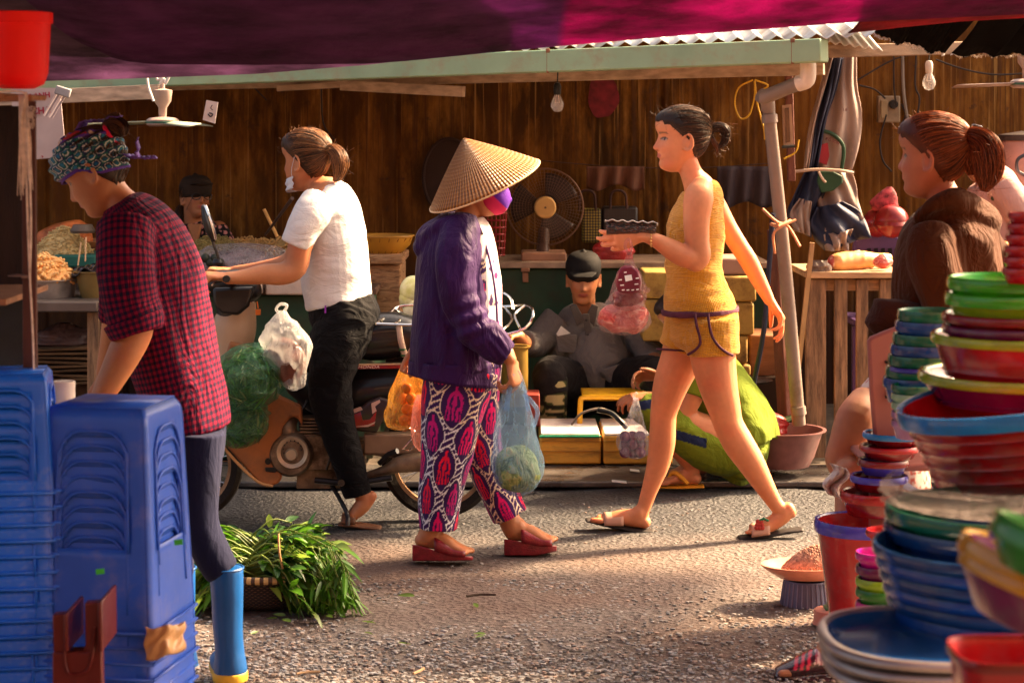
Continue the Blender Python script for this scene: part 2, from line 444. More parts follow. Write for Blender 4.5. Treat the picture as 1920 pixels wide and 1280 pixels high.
# ================================================================== tarpaulins overhead
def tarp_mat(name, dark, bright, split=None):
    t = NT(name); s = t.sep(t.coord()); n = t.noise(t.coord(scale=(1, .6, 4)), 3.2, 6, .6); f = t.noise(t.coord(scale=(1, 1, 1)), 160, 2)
    c = t.ramp(n, [(.35, tuple(k * .3 for k in bright)), (.62, bright)])  # light and dark of the creases painted into the sheet colour
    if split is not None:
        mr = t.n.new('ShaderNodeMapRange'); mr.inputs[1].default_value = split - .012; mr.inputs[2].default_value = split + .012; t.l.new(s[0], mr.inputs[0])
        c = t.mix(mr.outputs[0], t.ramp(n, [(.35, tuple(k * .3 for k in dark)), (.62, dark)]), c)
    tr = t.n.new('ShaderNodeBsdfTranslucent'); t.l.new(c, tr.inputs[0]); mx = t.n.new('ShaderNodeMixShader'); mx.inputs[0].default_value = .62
    t.set(base=c, rough=.75, spec=.2); b = t.bump(f, .003); b2 = t.bump(t.noise(t.coord(scale=(1, 1, 1)), 9, 4, .6), .03, .8, b)
    t.l.new(b2, tr.inputs['Normal'])
    t.l.new(t.b.outputs[0], mx.inputs[1]); t.l.new(tr.outputs[0], mx.inputs[2]); t.l.new(mx.outputs[0], t.n['Material Output'].inputs[0]); return t.m
def edge(pts):
    xs_, ys_ = zip(*pts); return lambda px: float(np.interp(px, xs_, ys_))
def tarp(name, e, x0, x1, d, slope, back, mat, label, amp=.02, seed=0, fy=.5):
    m = MB(); nu, nv = 140, 40
    def fn(u, v):
        px = x0 + (x1 - x0) * u; b = P(px, e(px), d); y = b.y - v * back
        n = vnoise(np.array([[b.x * 2 + seed, y * 1.2, 0.5]]))[0] * amp * 2 * min(1, v * 6) + vnoise(np.array([[b.x * 7 + seed, y * 5, 0.5]]))[0] * amp * .5 * min(1, v * 6)
        return (b.x * (1 + .0 * v), y, b.z + slope * v * back + n - .12 * math.sin(math.pi * min(1, v)) * .3)
    m.grid(fn, nu, nv); o = m.build(name, mat, angle=0, solid=.003); return tag(o, label, 'tarpaulin')
# the tall fold: at left the front skirt hangs lower
e1 = edge([(-500, -40), (60, -4), (92, 14), (130, 62), (180, 98), (235, 114), (290, 120), (500, 121), (690, 119), (760, 114), (900, 100), (1050, 86), (1300, 64), (1600, 41), (1920, 26), (2500, 0)])
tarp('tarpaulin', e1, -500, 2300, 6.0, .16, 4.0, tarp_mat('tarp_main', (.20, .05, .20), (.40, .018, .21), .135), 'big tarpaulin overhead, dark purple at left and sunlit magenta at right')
e2 = edge([(-300, 120), (60, 152), (240, 147), (480, 138), (690, 121), (800, 108), (1000, 85)])
tarp('shade_net', e2, -300, 1000, 6.35, .19, 3.0, tarp_mat('net_purple', (.24, .15, .25), (.28, .17, .28)), 'dusty mauve shade net stretched behind the dark purple tarpaulin', .012, 9)
e3 = edge([(1590, 62), (1700, 50), (1800, 40), (1980, 30), (2300, 20)])
tarp('awning_sheet', e3, 1590, 2300, 6.35, .22, .9, tarp_mat('net_red', (.2, .02, .04), (.25, .025, .04)), 'thin red sheet edge under the magenta tarpaulin at right', .01, 4)

# unseen wall added behind the camera to cut sky fill and bounce warm light
m = MB(); m.box((0, -2.6, 1.9), (16, .2, 3.8)); m.box((0, -2.2, 2.75), (16, .8, .05)); tag(m.build('fill_block_wall', M('fill_block_wall', (.34, .19, .11), .8, var=.4, vs=1.5), angle=0), 'unseen warm wall added behind the camera to cut the fill light', 'wall')
# ================================================================== figures: lofted limbs fused into one skin
def smoothV(V, E, it, wgt=None, lam=.5):
    n = len(V); deg = np.bincount(E.ravel(), minlength=n).clip(1)[:, None]
    for _ in range(it):
        S = np.zeros_like(V)
        for k in range(3):
            S[:, k] = np.bincount(E[:, 0], V[E[:, 1], k], n) + np.bincount(E[:, 1], V[E[:, 0], k], n)
        d = (S / deg - V) * lam
        V = V + (d if wgt is None else d * wgt[:, None])
    return V
class Fig:
    """Collects closed lofts; fuse() unites them into one continuous mesh."""
    def __init__(s, D): s.D = D; s.parts = []; s.keep = []
    def p(s, px, py, dd=0): return P(px, py, s.D + dd)
    def m(s, r): return r * s.D / F
    def _loft(s, C, rx, ry, n=20, cap='round', ref=(0, 1, 0), sq=2.0, front=None):
        C = np.array(C, float); L = len(C); ref = Vector(ref)
        if cap in ('round', 'r0', 'r1'):
            add0 = cap in ('round', 'r0'); add1 = cap in ('round', 'r1')
            def dome(c, t, a, b):
                out = []
                for k in (1, 2, 3):
                    an = k / 3 * 1.45; out.append((c + t * min(a, b) * math.sin(an), a * math.cos(an), b * math.cos(an)))
                return out
            C = [Vector(c) for c in C]; rx = list(rx); ry = list(ry)
            if add1:
                t = (C[-1] - C[-2]).normalized(); d = dome(C[-1], t, rx[-1], ry[-1]); C += [x[0] for x in d]; rx += [x[1] for x in d]; ry += [x[2] for x in d]
            if add0:
                t = (C[0] - C[1]).normalized(); d = dome(C[0], t, rx[0], ry[0])[::-1]; C = [x[0] for x in d] + C; rx = [x[1] for x in d] + rx; ry = [x[2] for x in d] + ry
        C = [Vector(c) for c in C]; L = len(C); V = []; Us = []; Ws = []
        for i in range(L):
            T = (C[min(i + 1, L - 1)] - C[max(i - 1, 0)])
            T = T.normalized() if T.length > 1e-9 else Vector((0, 0, 1))
            U = T.cross(ref)
            if i and U.length < .25: U = Us[-1] - T * Us[-1].dot(T)
            elif U.length < .05: U = T.cross(Vector((1, 0, 0)))
            U.normalize()
            if i and U.dot(Us[-1]) < 0: U = -U
            W = T.cross(U); Us.append(U); Ws.append(W)
            for j in range(n):
                an = 2 * math.pi * j / n; c_, s_ = math.cos(an), math.sin(an)
                if sq != 2.0: c_ = math.copysign(abs(c_) ** (2 / sq), c_); s_ = math.copysign(abs(s_) ** (2 / sq), s_)
                V.append(C[i] + U * (rx[i] * c_) + W * (ry[i] * s_))
        Fc = [(i * n + j, i * n + (j + 1) % n, (i + 1) * n + (j + 1) % n, (i + 1) * n + j) for i in range(L - 1) for j in range(n)]
        Fc += [tuple(range(n))[::-1], tuple((L - 1) * n + j for j in range(n))]
        s.parts.append((np.array(V), Fc, np.array(C), np.array(Us), np.array(Ws), np.array(rx), np.array(ry)))
    def t(s, rows, k=4, n=20, cap='round', ref=(0, 1, 0), sq=2.0):
        """rows of (px, py, depth offset, half width px, half depth px)"""
        A = cr([list(r) + ([r[3]] if len(r) == 4 else []) for r in rows], k)
        s._loft([s.p(a[0], a[1], a[2]) for a in A], [max(s.m(a[3]), .001) for a in A], [max(s.m(a[4]), .001) for a in A], n, cap, ref, sq); return s
    def w(s, rows, k=4, n=16, cap='round', ref=(0, 1, 0), sq=2.0):
        """rows of (point, rx, ry) in metres"""
        A = cr([list(r[0]) + [r[1], r[2] if len(r) > 2 else r[1]] for r in rows], k)
        s._loft([a[:3] for a in A], np.abs(A[:, 3]) + 1e-4, np.abs(A[:, 4]) + 1e-4, n, cap, ref, sq); return s
    def raw(s, V, Fc):
        s.parts.append((np.array([tuple(v) for v in V]), Fc, None, None, None, None, None)); return s
    def ball(s, c, r, rot=None):
        b = MB().ball(c, r, 18, rot); return s.raw(b.V, b.F)
    # ---- hand: W wrist, Fw forward, Np palm normal, side=+1/-1 thumb side = Fw x Np * side
    def hand(s, W, Fw, Np, side=1, curl=(.5, .5, .5, .5), thumb=(.6, .3), sc_=1.0, spread=.06, keep=True, pinch=0):
        W = Vector(W); Fw = Vector(Fw).normalized(); Np = Vector(Np); Np = (Np - Fw * Np.dot(Fw)).normalized(); Sd = Fw.cross(Np) * side
        k = sc_
        s.w([(W - Fw * .025 * k, .024 * k, .019 * k), (W + Fw * .015 * k, .026 * k, .018 * k), (W + Fw * .05 * k, .036 * k, .0155 * k), (W + Fw * .085 * k, .037 * k, .0135 * k)], ref=Np, k=3)
        ln = [.043, .048, .045, .036]
        for i in range(4):
            off = (1.5 - i) * .0195 * k
            b = W + Fw * (.083 + (-.004 if i in (0,) else -.012 if i == 3 else 0)) * k + Sd * off
            a = (i - 1.5) * -spread; d = (Fw * math.cos(a) + Sd * math.sin(a)).normalized()
            c = curl[i]; ang = c * 1.1; q = b; rows = [(b - d * .02 * k, .0088 * k), (b, .0092 * k)]
            for seg, (l, f) in enumerate(((ln[i], 1.0), (ln[i] * .62, 1.15), (ln[i] * .48, .7))):
                dd_ = d * math.cos(ang) + Np * math.sin(ang); q = q + dd_ * l * k
                rows.append((q, (.0088, .0078, .0062)[seg] * k)); ang += c * f * 1.0
            s.w(rows, k=3, n=12, ref=Sd); s.keep.append((q, .05 * k))
        b = W + Fw * .022 * k + Sd * .022 * k; out, fl = thumb
        d1 = (Fw * math.cos(out) + Sd * math.sin(out) + Np * fl).normalized(); d2 = (Fw * math.cos(out * .45) + Sd * math.sin(out * .45) + Np * (fl * 1.5)).normalized()
        q1 = b + d1 * .042 * k; q2 = q1 + (d1 + d2).normalized() * .032 * k; q3 = q2 + d2 * .022 * k
        s.w([(b, .014 * k), (q1, .0115 * k), (q2, .0098 * k), (q3, .0078 * k)], k=3, n=12, ref=Np)
        s.keep.append((W + Fw * .09 * k, .085 * k))
        return W + Fw * .1 * k + Np * .025 * k
    def foot(s, ank, heel, toe, w=.042, h=.03, up=(0, 0, 1), toes=True):
        """foot from heel to toe (points on the sole), ankle above"""
        heel = Vector(heel); toe = Vector(toe); ank = Vector(ank); d = toe - heel; L = d.length; d.normalize(); U = Vector(up); U = (U - d * U.dot(d)).normalized(); S = d.cross(U)
        def q(t, z): return heel + d * L * t + U * z
        s.w([(q(.10, .026), .030, .026), (q(.3, .034), .030, .034), (q(.52, .030), .037, .029), (q(.72, .020), w, .019), (q(.88, .014), w * .93, .013)], ref=U, k=4, n=20)
        s.w([(ank, .030, .030), (q(.20, .06), .030, .036), (q(.3, .035), .028, .034)], ref=S, k=3)
        if toes:
            for i in range(5):
                o = (i - 2) * w * .42; r = .0115 if i == 0 else .0082
                a = q(.84 - .012 * i, .011) + S * o; b = q(1.0 - .028 * i - (.0 if i else -.0), .009) + S * o * .95
                s.w([(a, r), (b, r * .92)], k=2, n=10, ref=U)
        s.keep.append((toe, .05)); return s
    def head(s, c, yaw, pitch=0, roll=0, k=1.0, jaw=1.0, nose=1.0, ears=True):
        """c: centre of the skull (midway between the ears); yaw: facing angle from +X; pitch>0 looks down"""
        Rm = Matrix.Rotation(yaw, 3, 'Z') @ Matrix.Rotation(pitch, 3, 'Y') @ Matrix.Rotation(roll, 3, 'X')
        c = Vector(c); s.hd = (c, Rm, k); s.keep.append((c + Rm @ Vector((.07, 0, -.03)) * k, .085 * k))
        Z =   [.000, .006, .015, .027, .040, .050, .058, .066, .075, .085, .097, .110, .123, .136, .150, .164, .180, .195, .208, .217, .222]
        FR =  [.040, .060, .074, .080, .078, .0765, .080, .078, .080, .079, .0775, .0765, .0755, .0775, .084, .087, .085, .076, .058, .034, .010]
        BK =  [.010, .000, -.010, -.020, -.035, -.048, -.056, -.064, -.072, -.078, -.085, -.091, -.096, -.099, -.100, -.099, -.094, -.083, -.065, -.040, -.012]
        HW =  [.014, .026, .036, .043, .049, .053, .056, .058, .060, .062, .0645, .067, .069, .0715, .0735, .074, .071, .063, .049, .030, .010]
        zf = np.linspace(0, .222, 56); FRi = np.interp(zf, Z, FR); BKi = np.interp(zf, Z, BK); HWi = np.interp(zf, Z, HW) * 1.0
        V = []; n = 48; L = len(zf)
        for z, fr, bk, hw in zip(zf, FRi, BKi, HWi):
            hw = hw * (jaw if z < .07 else 1)
            for j in range(n):
                an = 2 * math.pi * j / n; ca, sa = math.cos(an), math.sin(an); cx = (fr + bk) * .42
                x = cx + (fr - cx) * math.copysign(abs(ca) ** .92, ca) if ca > 0 else cx + (cx - bk) * ca
                y = hw * math.copysign(abs(sa) ** .92, sa)
                if ca > 0:
                    x -= .012 * math.exp(-((abs(y) - .031) / .013) ** 2) * math.exp(-((z - .120) / .013) ** 2)      # eye sockets
                    x += .0045 * math.exp(-((abs(y) - .030) / .016) ** 2) * math.exp(-((z - .116) / .006) ** 2)      # lids
                    x += .004 * math.exp(-((abs(y) - .036) / .018) ** 2) * math.exp(-((z - .088) / .016) ** 2)       # cheeks
                    g = lambda a, b, h: max(0, 1 - abs(z - a) / (b if z > a else h))
                    wn = .0075 + .0065 * max(0, 1 - abs(z - .083) / .022)
                    pr = .022 * nose * (np.interp(z, [.074, .080, .086, .095, .112, .128, .136], [0, .62, 1, .86, .45, .12, 0]))
                    x += pr * math.exp(-(y / wn) ** 2)
                    x += .0075 * math.exp(-((z - .0645) / .0042) ** 2) * math.exp(-(y / .019) ** 2) + .0075 * math.exp(-((z - .0555) / .0045) ** 2) * math.exp(-(y / .017) ** 2)
                    x -= .004 * math.exp(-((z - .0605) / .0022) ** 2) * math.exp(-(y / .022) ** 2) + .004 * math.exp(-((z - .045) / .005) ** 2) * math.exp(-(y / .02) ** 2)
                V.append(c + Rm @ (Vector((x, y, z - .105)) * k))
        Fc = [(i * n + j, i * n + (j + 1) % n, (i + 1) * n + (j + 1) % n, (i + 1) * n + j) for i in range(L - 1) for j in range(n)]
        Fc += [tuple(range(n))[::-1], tuple((L - 1) * n + j for j in range(n))]
        s.raw(V, Fc)
        if ears:
            for sg in (-1, 1):
                pts = []
                for a in np.linspace(-2.2, 2.3, 10):
                    pts.append((s.hp(-.012 - .017 * math.cos(a), sg * (.071 + .008 * (math.cos(a) > -.2)), .103 + .029 * math.sin(a)), .0052 * k))
                s.w(pts, k=2, n=10); s.ball(s.hp(-.010, sg * .068, .100), (.013 * k, .006 * k, .024 * k), Rm)
                s.keep.append((s.hp(-.01, sg * .075, .1), .045 * k))
        return s
    def hp(s, x, y, z): c, Rm, k = s.hd; return c + Rm @ (Vector((x, y, z - .105)) * k)
    def hl(s, V):
        c, Rm, k = s.hd; return (V - np.array(c)) @ np.array(Rm) / k + np.array([0, 0, .105])
    def fuse(s, name, mat, parent=None, vox=.005, smooth=4, color=None, disp=None, uvw=False, post=None):
        V = []; Fc = []
        for q in s.parts:
            b = len(V); V += list(q[0]); Fc += [tuple(b + i for i in f) for f in q[1]]
        me = bpy.data.meshes.new('tmp'); me.from_pydata([tuple(v) for v in V], [], Fc); o = bpy.data.objects.new('tmp', me); col.objects.link(o)
        md = o.modifiers.new('r', 'REMESH'); md.mode = 'VOXEL'; md.voxel_size = vox; md.adaptivity = 0
        dg = bpy.context.evaluated_depsgraph_get(); m2 = bpy.data.meshes.new_from_object(o.evaluated_get(dg))
        bpy.data.objects.remove(o); bpy.data.meshes.remove(me)
        n = len(m2.vertices); co = np.empty(n * 3); m2.vertices.foreach_get('co', co); co = co.reshape(-1, 3)
        E = np.empty(len(m2.edges) * 2, np.int64); m2.edges.foreach_get('vertices', E); E = E.reshape(-1, 2)
        wg = np.ones(n)
        for c, r in s.keep: wg = np.minimum(wg, np.clip((np.linalg.norm(co - np.array(c), axis=1) / r - .8) / .6, .18, 1))
        co = smoothV(co, E, smooth, wg)
        m2.vertices.foreach_set('co', co.ravel()); m2.update()
        if disp is not None:
            nr = np.empty(n * 3); m2.vertices.foreach_get('normal', nr); nr = nr.reshape(-1, 3)
            co = co + nr * disp(co)[:, None]; m2.vertices.foreach_set('co', co.ravel())
        tuv = s.uvw(co) if (uvw or color is not None) else None
        if uvw:
            a = m2.attributes.new('tuv', 'FLOAT_VECTOR', 'POINT'); a.data.foreach_set('vector', tuv.ravel())
        if color is not None:
            c = color(co, tuv); c = np.concatenate([c, np.ones((n, 1))], 1)
            a = m2.color_attributes.new('Col', 'FLOAT_COLOR', 'POINT'); a.data.foreach_set('color', c.ravel())
        m2.polygons.foreach_set('use_smooth', [True] * len(m2.polygons)); m2.materials.clear(); m2.materials.append(mat); m2.update(); m2.name = name
        o = bpy.data.objects.new(name, m2); col.objects.link(o); adopt(o, parent); return o
    def uvw(s, co):
        out = np.zeros((len(co), 3)); best = np.full(len(co), 1e9); off = 0
        for q in s.parts:
            if q[2] is None: continue
            C, U, W, rx, ry = q[2:]; L = np.concatenate([[0], np.cumsum(np.linalg.norm(np.diff(C, axis=0), axis=1))]); rm = float(np.mean((rx + ry) / 2)); off += 1
            for k in range(len(C) - 1):
                ab = C[k + 1] - C[k]; l2 = max(ab @ ab, 1e-12); t = np.clip((co - C[k]) @ ab / l2, 0, 1); d = co - C[k] - t[:, None] * ab
                a = d @ U[k] / rx[k]; b = d @ W[k] / ry[k]; rad = np.abs(np.sqrt(a * a + b * b) - 1) * min(rx[k], ry[k]) + .3 * np.abs(t * 0)
                e = co - C[k] - ((co - C[k]) @ ab / l2)[:, None] * ab; ex = np.abs((co - C[k]) @ ab / l2 - t) * math.sqrt(l2)
                rad = rad + ex; m = rad < best; best[m] = rad[m]
                sgn = 1 if W[k][1] < 0 else -1                      # angle 0 on the side towards the camera
                an = np.arctan2(a, b * sgn)
                out[m, 0] = (an * rm)[m]; out[m, 1] = (L[k] + t * math.sqrt(l2))[m]; out[m, 2] = off
        return out
def folds(amp, scale=(9, 9, 9), seed=0, fine=.25):
    sc_ = np.array(scale)
    def f(co):
        q = co * sc_ + seed; q = q + .6 * vn3(co * 5 + seed); n = 1 - 2 * np.abs(vnoise(q)); m = np.clip(vnoise(co * 4 + seed + 9) + .55, 0, 1)
        return amp * (n * m + fine * vnoise(co * sc_ * 2.7 + 3))
    return f
def skin_mat(name='skin', rough=.5):
    if name in _mats: return _mats[name]
    t = NT(name); c = t.attr('Col', 'Color'); n = t.noise(t.coord(), 14, 4)
    c = t.mix(t.math('MULTIPLY', t.math('SUBTRACT', n, .35), .5), c, (.30, .10, .06))
    t.set(base=c, rough=rough, sss=.18, spec=.4); t.b.inputs['Subsurface Radius'].default_value = (.02, .007, .004); t.b.inputs['Subsurface Scale'].default_value = 1
    t.bump(t.noise(t.coord(), 120, 3), .0006); _mats[name] = t.m; return t.m
SK = dict(fair=(.68, .26, .115), mid=(.50, .20, .085), tan=(.40, .165, .07), far=(.50, .24, .13))
def skincol(fig, base, lips=(.42, .09, .08), brow=(.05, .03, .02), eyes=True, closed=False):
    base = np.array(base)
    def f(co, tuv):
        c = np.tile(base, (len(co), 1)); c = c * (1 + .12 * vnoise(co * 9)[:, None]) * (1 + np.clip(vnoise(co * 17 + 4), 0, 1)[:, None] * np.array([0, -.22, -.25])) * (1 + .05 * vnoise(co * 90)[:, None])
        if hasattr(fig, 'hd'):
            h = fig.hl(co); x, y, z = h.T; fr = x > .035
            def put(m, colr, a=1.0):
                m = np.clip(m, 0, 1)[:, None] * a; return c * (1 - m) + np.array(colr) * m
            ay = np.abs(y)
            g = np.exp(-((ay - .034) / .018) ** 2 - ((z - .085) / .018) ** 2) * fr; c = put(g, base * np.array((1.05, .72, .68)), .45)
            g = np.exp(-(y / .014) ** 2 - ((z - .085) / .012) ** 2) * fr; c = put(g, base * np.array((1.05, .75, .7)), .35)
            m = (1.3 - ((y / .0225) ** 2 + ((z - .0602) / .0088) ** 2)) * 2.5 * (x > .06); c = put(m, lips, .9)
            m = (1 - np.abs(z - .0602) / .0016) * (ay < .021) * (x > .06); c = put(m, (.12, .02, .02), .8)
            bz = .1365 + .004 * np.cos((ay - .034) * 60); m = (1.2 - np.abs(z - bz) / .0034) * 2 * (ay > .014) * (ay < .053) * fr; c = put(m, brow, .75)
            if eyes:
                ez = .1185 - .10 * np.maximum(0, ay - .036)
                e = 1.15 - ((ay - .0325) / .0145) ** 2 - ((z - ez) / .0052) ** 2
                if not closed:
                    c = put(e * 4 * fr, (.34, .27, .23)); c = put((1.1 - ((ay - .033) / .0062) ** 2 - ((z - ez) / .0056) ** 2) * 4 * fr, (.02, .012, .01))
                m = (1.2 - np.abs(z - (ez + .0055 - ((ay - .0325) / .0165) ** 2 * .0058)) / .0022) * 2 * (np.abs(ay - .0325) < .0175) * fr; c = put(m, (.03, .018, .014), .95)
            m = (1.1 - ((ay - .008) / .0042) ** 2 - ((z - .0785) / .0025) ** 2) * (x > .07); c = put(m * 2, (.15, .05, .04), .8)
        return c
    return f
def hair_mat(name, dark, light, rough=.35):
    if name in _mats: return _mats[name]
    t = NT(name); n = t.math('ADD', t.math('MULTIPLY', t.attr('rnd', 'Color'), .75), t.math('MULTIPLY', t.noise(t.coord(), 22, 2), .3)); c = t.ramp(n, [(.25, dark), (.95, light)]); t.set(base=c, rough=.5, spec=.3)
    t.b.inputs['Anisotropic'].default_value = .6
    _mats[name] = t.m; return t.m
_HZ = [.000, .006, .015, .027, .040, .050, .058, .066, .075, .085, .097, .110, .123, .136, .150, .164, .180, .195, .208, .217, .222]
_HF = [.040, .060, .074, .080, .078, .0765, .080, .078, .080, .079, .0775, .0765, .0755, .0775, .084, .087, .085, .076, .058, .034, .010]
_HB = [.010, .000, -.010, -.020, -.035, -.048, -.056, -.064, -.072, -.078, -.085, -.091, -.096, -.099, -.100, -.099, -.094, -.083, -.065, -.040, -.012]
_HW = [.014, .026, .036, .043, .049, .053, .056, .058, .060, .062, .0645, .067, .069, .0715, .0735, .074, .071, .063, .049, .030, .010]
HCN = np.array([-.008, 0, .125])
def _table():
    az = np.linspace(-math.pi, math.pi, 73)[:, None]; el = np.linspace(-math.pi / 2, math.pi / 2, 49)[None, :]
    d = np.stack([np.cos(el) * np.cos(az), np.cos(el) * np.sin(az), np.sin(el) + 0 * az], -1); r = np.full(d.shape[:2], .02)
    for k in np.arange(.02, .13, .001):
        q = HCN + d * k; z = q[..., 2]; fr = np.interp(z, _HZ, _HF); bk = np.interp(z, _HZ, _HB); hw = np.interp(z, _HZ, _HW)
        cx = (fr + bk) * .42; a = np.where(q[..., 0] > cx, fr - cx, cx - bk); ins = (((q[..., 0] - cx) / a) ** 2 + (q[..., 1] / hw) ** 2 < 1) & (z < .222) & (z > 0)
        r = np.where(ins, k, r)
    return r
_HT = _table()
def skull(u):
    u = np.asarray(u, float); u = u / math.sqrt(u @ u); az = (math.atan2(u[1], u[0]) + math.pi) / (2 * math.pi) * 72; el = (math.asin(max(-1, min(1, u[2]))) + math.pi / 2) / math.pi * 48
    i = min(71, int(az)); j = min(47, int(el)); a = az - i; b = el - j
    r = _HT[i, j] * (1 - a) * (1 - b) + _HT[i + 1, j] * a * (1 - b) + _HT[i, j + 1] * (1 - a) * b + _HT[i + 1, j + 1] * a * b
    return HCN + u * (r + .001)
HLX = [-1, -.5, -.12, .12, .4, .7, 1]; HLY = [-.95, -.78, -.30, -.02, .24, .46, .52]
def hair(fig, mat, parent, tie, root=None, n=700, grow=.008, bun=None, fly=60, line=(.168, .05), seed=1, vox=.0045, r=.0009, cover=None):
    """hair drawn back over the skull to the tie point (head-local metres), real strands over a thin cap"""
    rg = np.random.default_rng(seed); c, Rm, k = fig.hd; tie = np.array(tie)
    cap = Fig(fig.D)
    # cap: enlarged skull cut by a hairline plane that runs from the forehead to behind the ear and the nape
    Cn = np.array([-.008, 0, .125])
    sk = skull
    V = []; nu, nv = 26, 40; rows_ = []
    for i in range(nu + 1):
        for j in range(nv):
            az = 2 * math.pi * j / nv; ca = math.cos(az)
            low = np.interp(ca, HLX, HLY) + .03 * math.sin(az * 17) + .03 * math.sin(az * 29)
            el = math.pi / 2 + (math.asin(max(-.99, low)) - math.pi / 2) * i / nu
            u = np.array([math.cos(el) * ca, math.cos(el) * math.sin(az), math.sin(el)]); p_ = sk(u)
            g = grow * (1 - .8 * (i / nu) ** 8); p_ = p_ + u * g + u * .0015 * math.sin(az * 23 + i)
            V.append(p_)
    w_ = nv; Fc = [(i * w_ + j, i * w_ + (j + 1) % w_, (i + 1) * w_ + (j + 1) % w_, (i + 1) * w_ + j) for i in range(nu) for j in range(nv)]
    V = np.array(V); Vw = (V - [0, 0, .105]) * k @ np.array(Rm).T + np.array(c)
    mb = MB(); mb.add(Vw, Fc); starts = []; _tube = mb.tube
    def tube_(*a, **k_): starts.append(len(mb.V)); return _tube(*a, **k_)
    mb.tube = tube_
    def W3(q): q = np.asarray(q); return Vector((q - [0, 0, .105]) * k @ np.array(Rm).T + np.array(c))
    for i in range(int(n * 1.6)):                # strands from all round the hairline to the tie
        az = rg.uniform(-math.pi, math.pi); ca = math.cos(az); low = np.interp(ca, HLX, HLY)
        e0 = math.asin(low) + rg.normal(0, .03) + (rg.random() ** 1.5) * (math.pi / 2 - math.asin(low)) * .75
        u0 = np.array([math.cos(e0) * ca, math.cos(e0) * math.sin(az), math.sin(e0)]); u1 = tie - Cn; u1 = u1 / np.linalg.norm(u1)
        lift = grow + rg.uniform(-.0005, .0055); pts = []; m_ = 9; bow = rg.normal(0, .03)
        th = math.acos(max(-1, min(1, float(u0 @ u1))))
        if th < .15: continue
        ax = np.cross(u0, u1)
        for s_ in np.linspace(0, 1, m_):
            u = (math.sin((1 - s_) * th) * u0 + math.sin(s_ * th) * u1) / math.sin(th) + ax * bow * math.sin(math.pi * s_)
            pts.append(W3(sk(u) + u * lift * min(1, .15 + s_ * 3)))
        mb.tube(pts, r, 3, cap=False)
    for i in range(fly // 2):              # flyaways catching the light
        az = rg.uniform(-math.pi, math.pi); e0 = rg.uniform(.2, 1.4); u0 = np.array([math.cos(e0) * math.cos(az), math.cos(e0) * math.sin(az), math.sin(e0)])
        p0 = sk(u0) + u0 * grow; d = u0 + rg.normal(0, .6, 3); d2 = rg.normal(0, 1, 3); l = rg.uniform(.006, .016)
        mb.tube([W3(p0), W3(p0 + d * l * .5), W3(p0 + d * l + d2 * l * .35)], .00045, 3, cap=False, k=2)
    if bun is not None:
        for (pts, rad, cnt, spread) in bun:        # tapered locks: centre line (head-local), radius along it
            A = cr([list(p_) + [q] for p_, q in zip(pts, rad)], 5)
            mb.tube([W3(a[:3]) for a in A], [a[3] * k * .82 for a in A], 12)
            for _ in range(cnt):
                a0 = rg.uniform(0, 6.28); pw = rg.uniform(.85, 1.08); tw = rg.normal(0, .8); q = []
                for ii, a in enumerate(A):
                    T = A[min(ii + 1, len(A) - 1), :3] - A[max(ii - 1, 0), :3]; T = T / (np.linalg.norm(T) + 1e-9); U = np.cross(T, [0.1, 1, 0.05]); U /= np.linalg.norm(U); X = np.cross(T, U)
                    an = a0 + tw * ii / len(A); q.append(W3(a[:3] + (U * math.cos(an) + X * math.sin(an)) * a[3] * pw))
                mb.tube(q, r, 3, cap=False)
            for _ in range(int(spread)):
                ii = rg.integers(1, len(A)); a = A[ii]; d = rg.normal(0, 1, 3); d /= np.linalg.norm(d); p0 = a[:3] + d * a[3] * .9; l = rg.uniform(.01, .03)
                mb.tube([W3(p0), W3(p0 + d * l * .6), W3(p0 + d * l + rg.normal(0, 1, 3) * l * .5)], .0005, 3, cap=False, k=2)
    o = mb.build('hair', mat, parent, angle=0); rv = np.zeros(len(mb.V)); q = np.random.default_rng(5)
    st = sorted(starts) + [len(mb.V)]
    for a_, b_ in zip(st[:-1], st[1:]): rv[a_:b_] = q.random()
    rv[:st[0]] = .25; at = o.data.color_attributes.new('rnd', 'FLOAT_COLOR', 'POINT'); at.data.foreach_set('color', np.repeat(rv, 4)); return o
def cloth(name, base, rough=.85, fold=.012, fs=(7, 7, 4), weave=220, col2=None, sheen=.04, var=.12, attr=False):
    if name in _mats: return _mats[name]
    t = NT(name); v = t.coord(scale=fs); n = t.noise(v, 1.6, 4, .55, 1.2)
    if attr: c = t.attr('Col', 'Color')
    else: c = t.ramp(t.noise(t.coord(), 5, 4), [(.3, tuple(k * (1 - var) for k in base)), (.7, tuple(min(1, k * (1 + var)) for k in base))])
    t.set(base=c, rough=rough, sheen=sheen, spec=.12)
    b = t.bump(t.noise(t.coord(), weave, 2), .0008, .6)
    if fold: t.bump(n, fold, .8, b)
    _mats[name] = t.m; return t.m

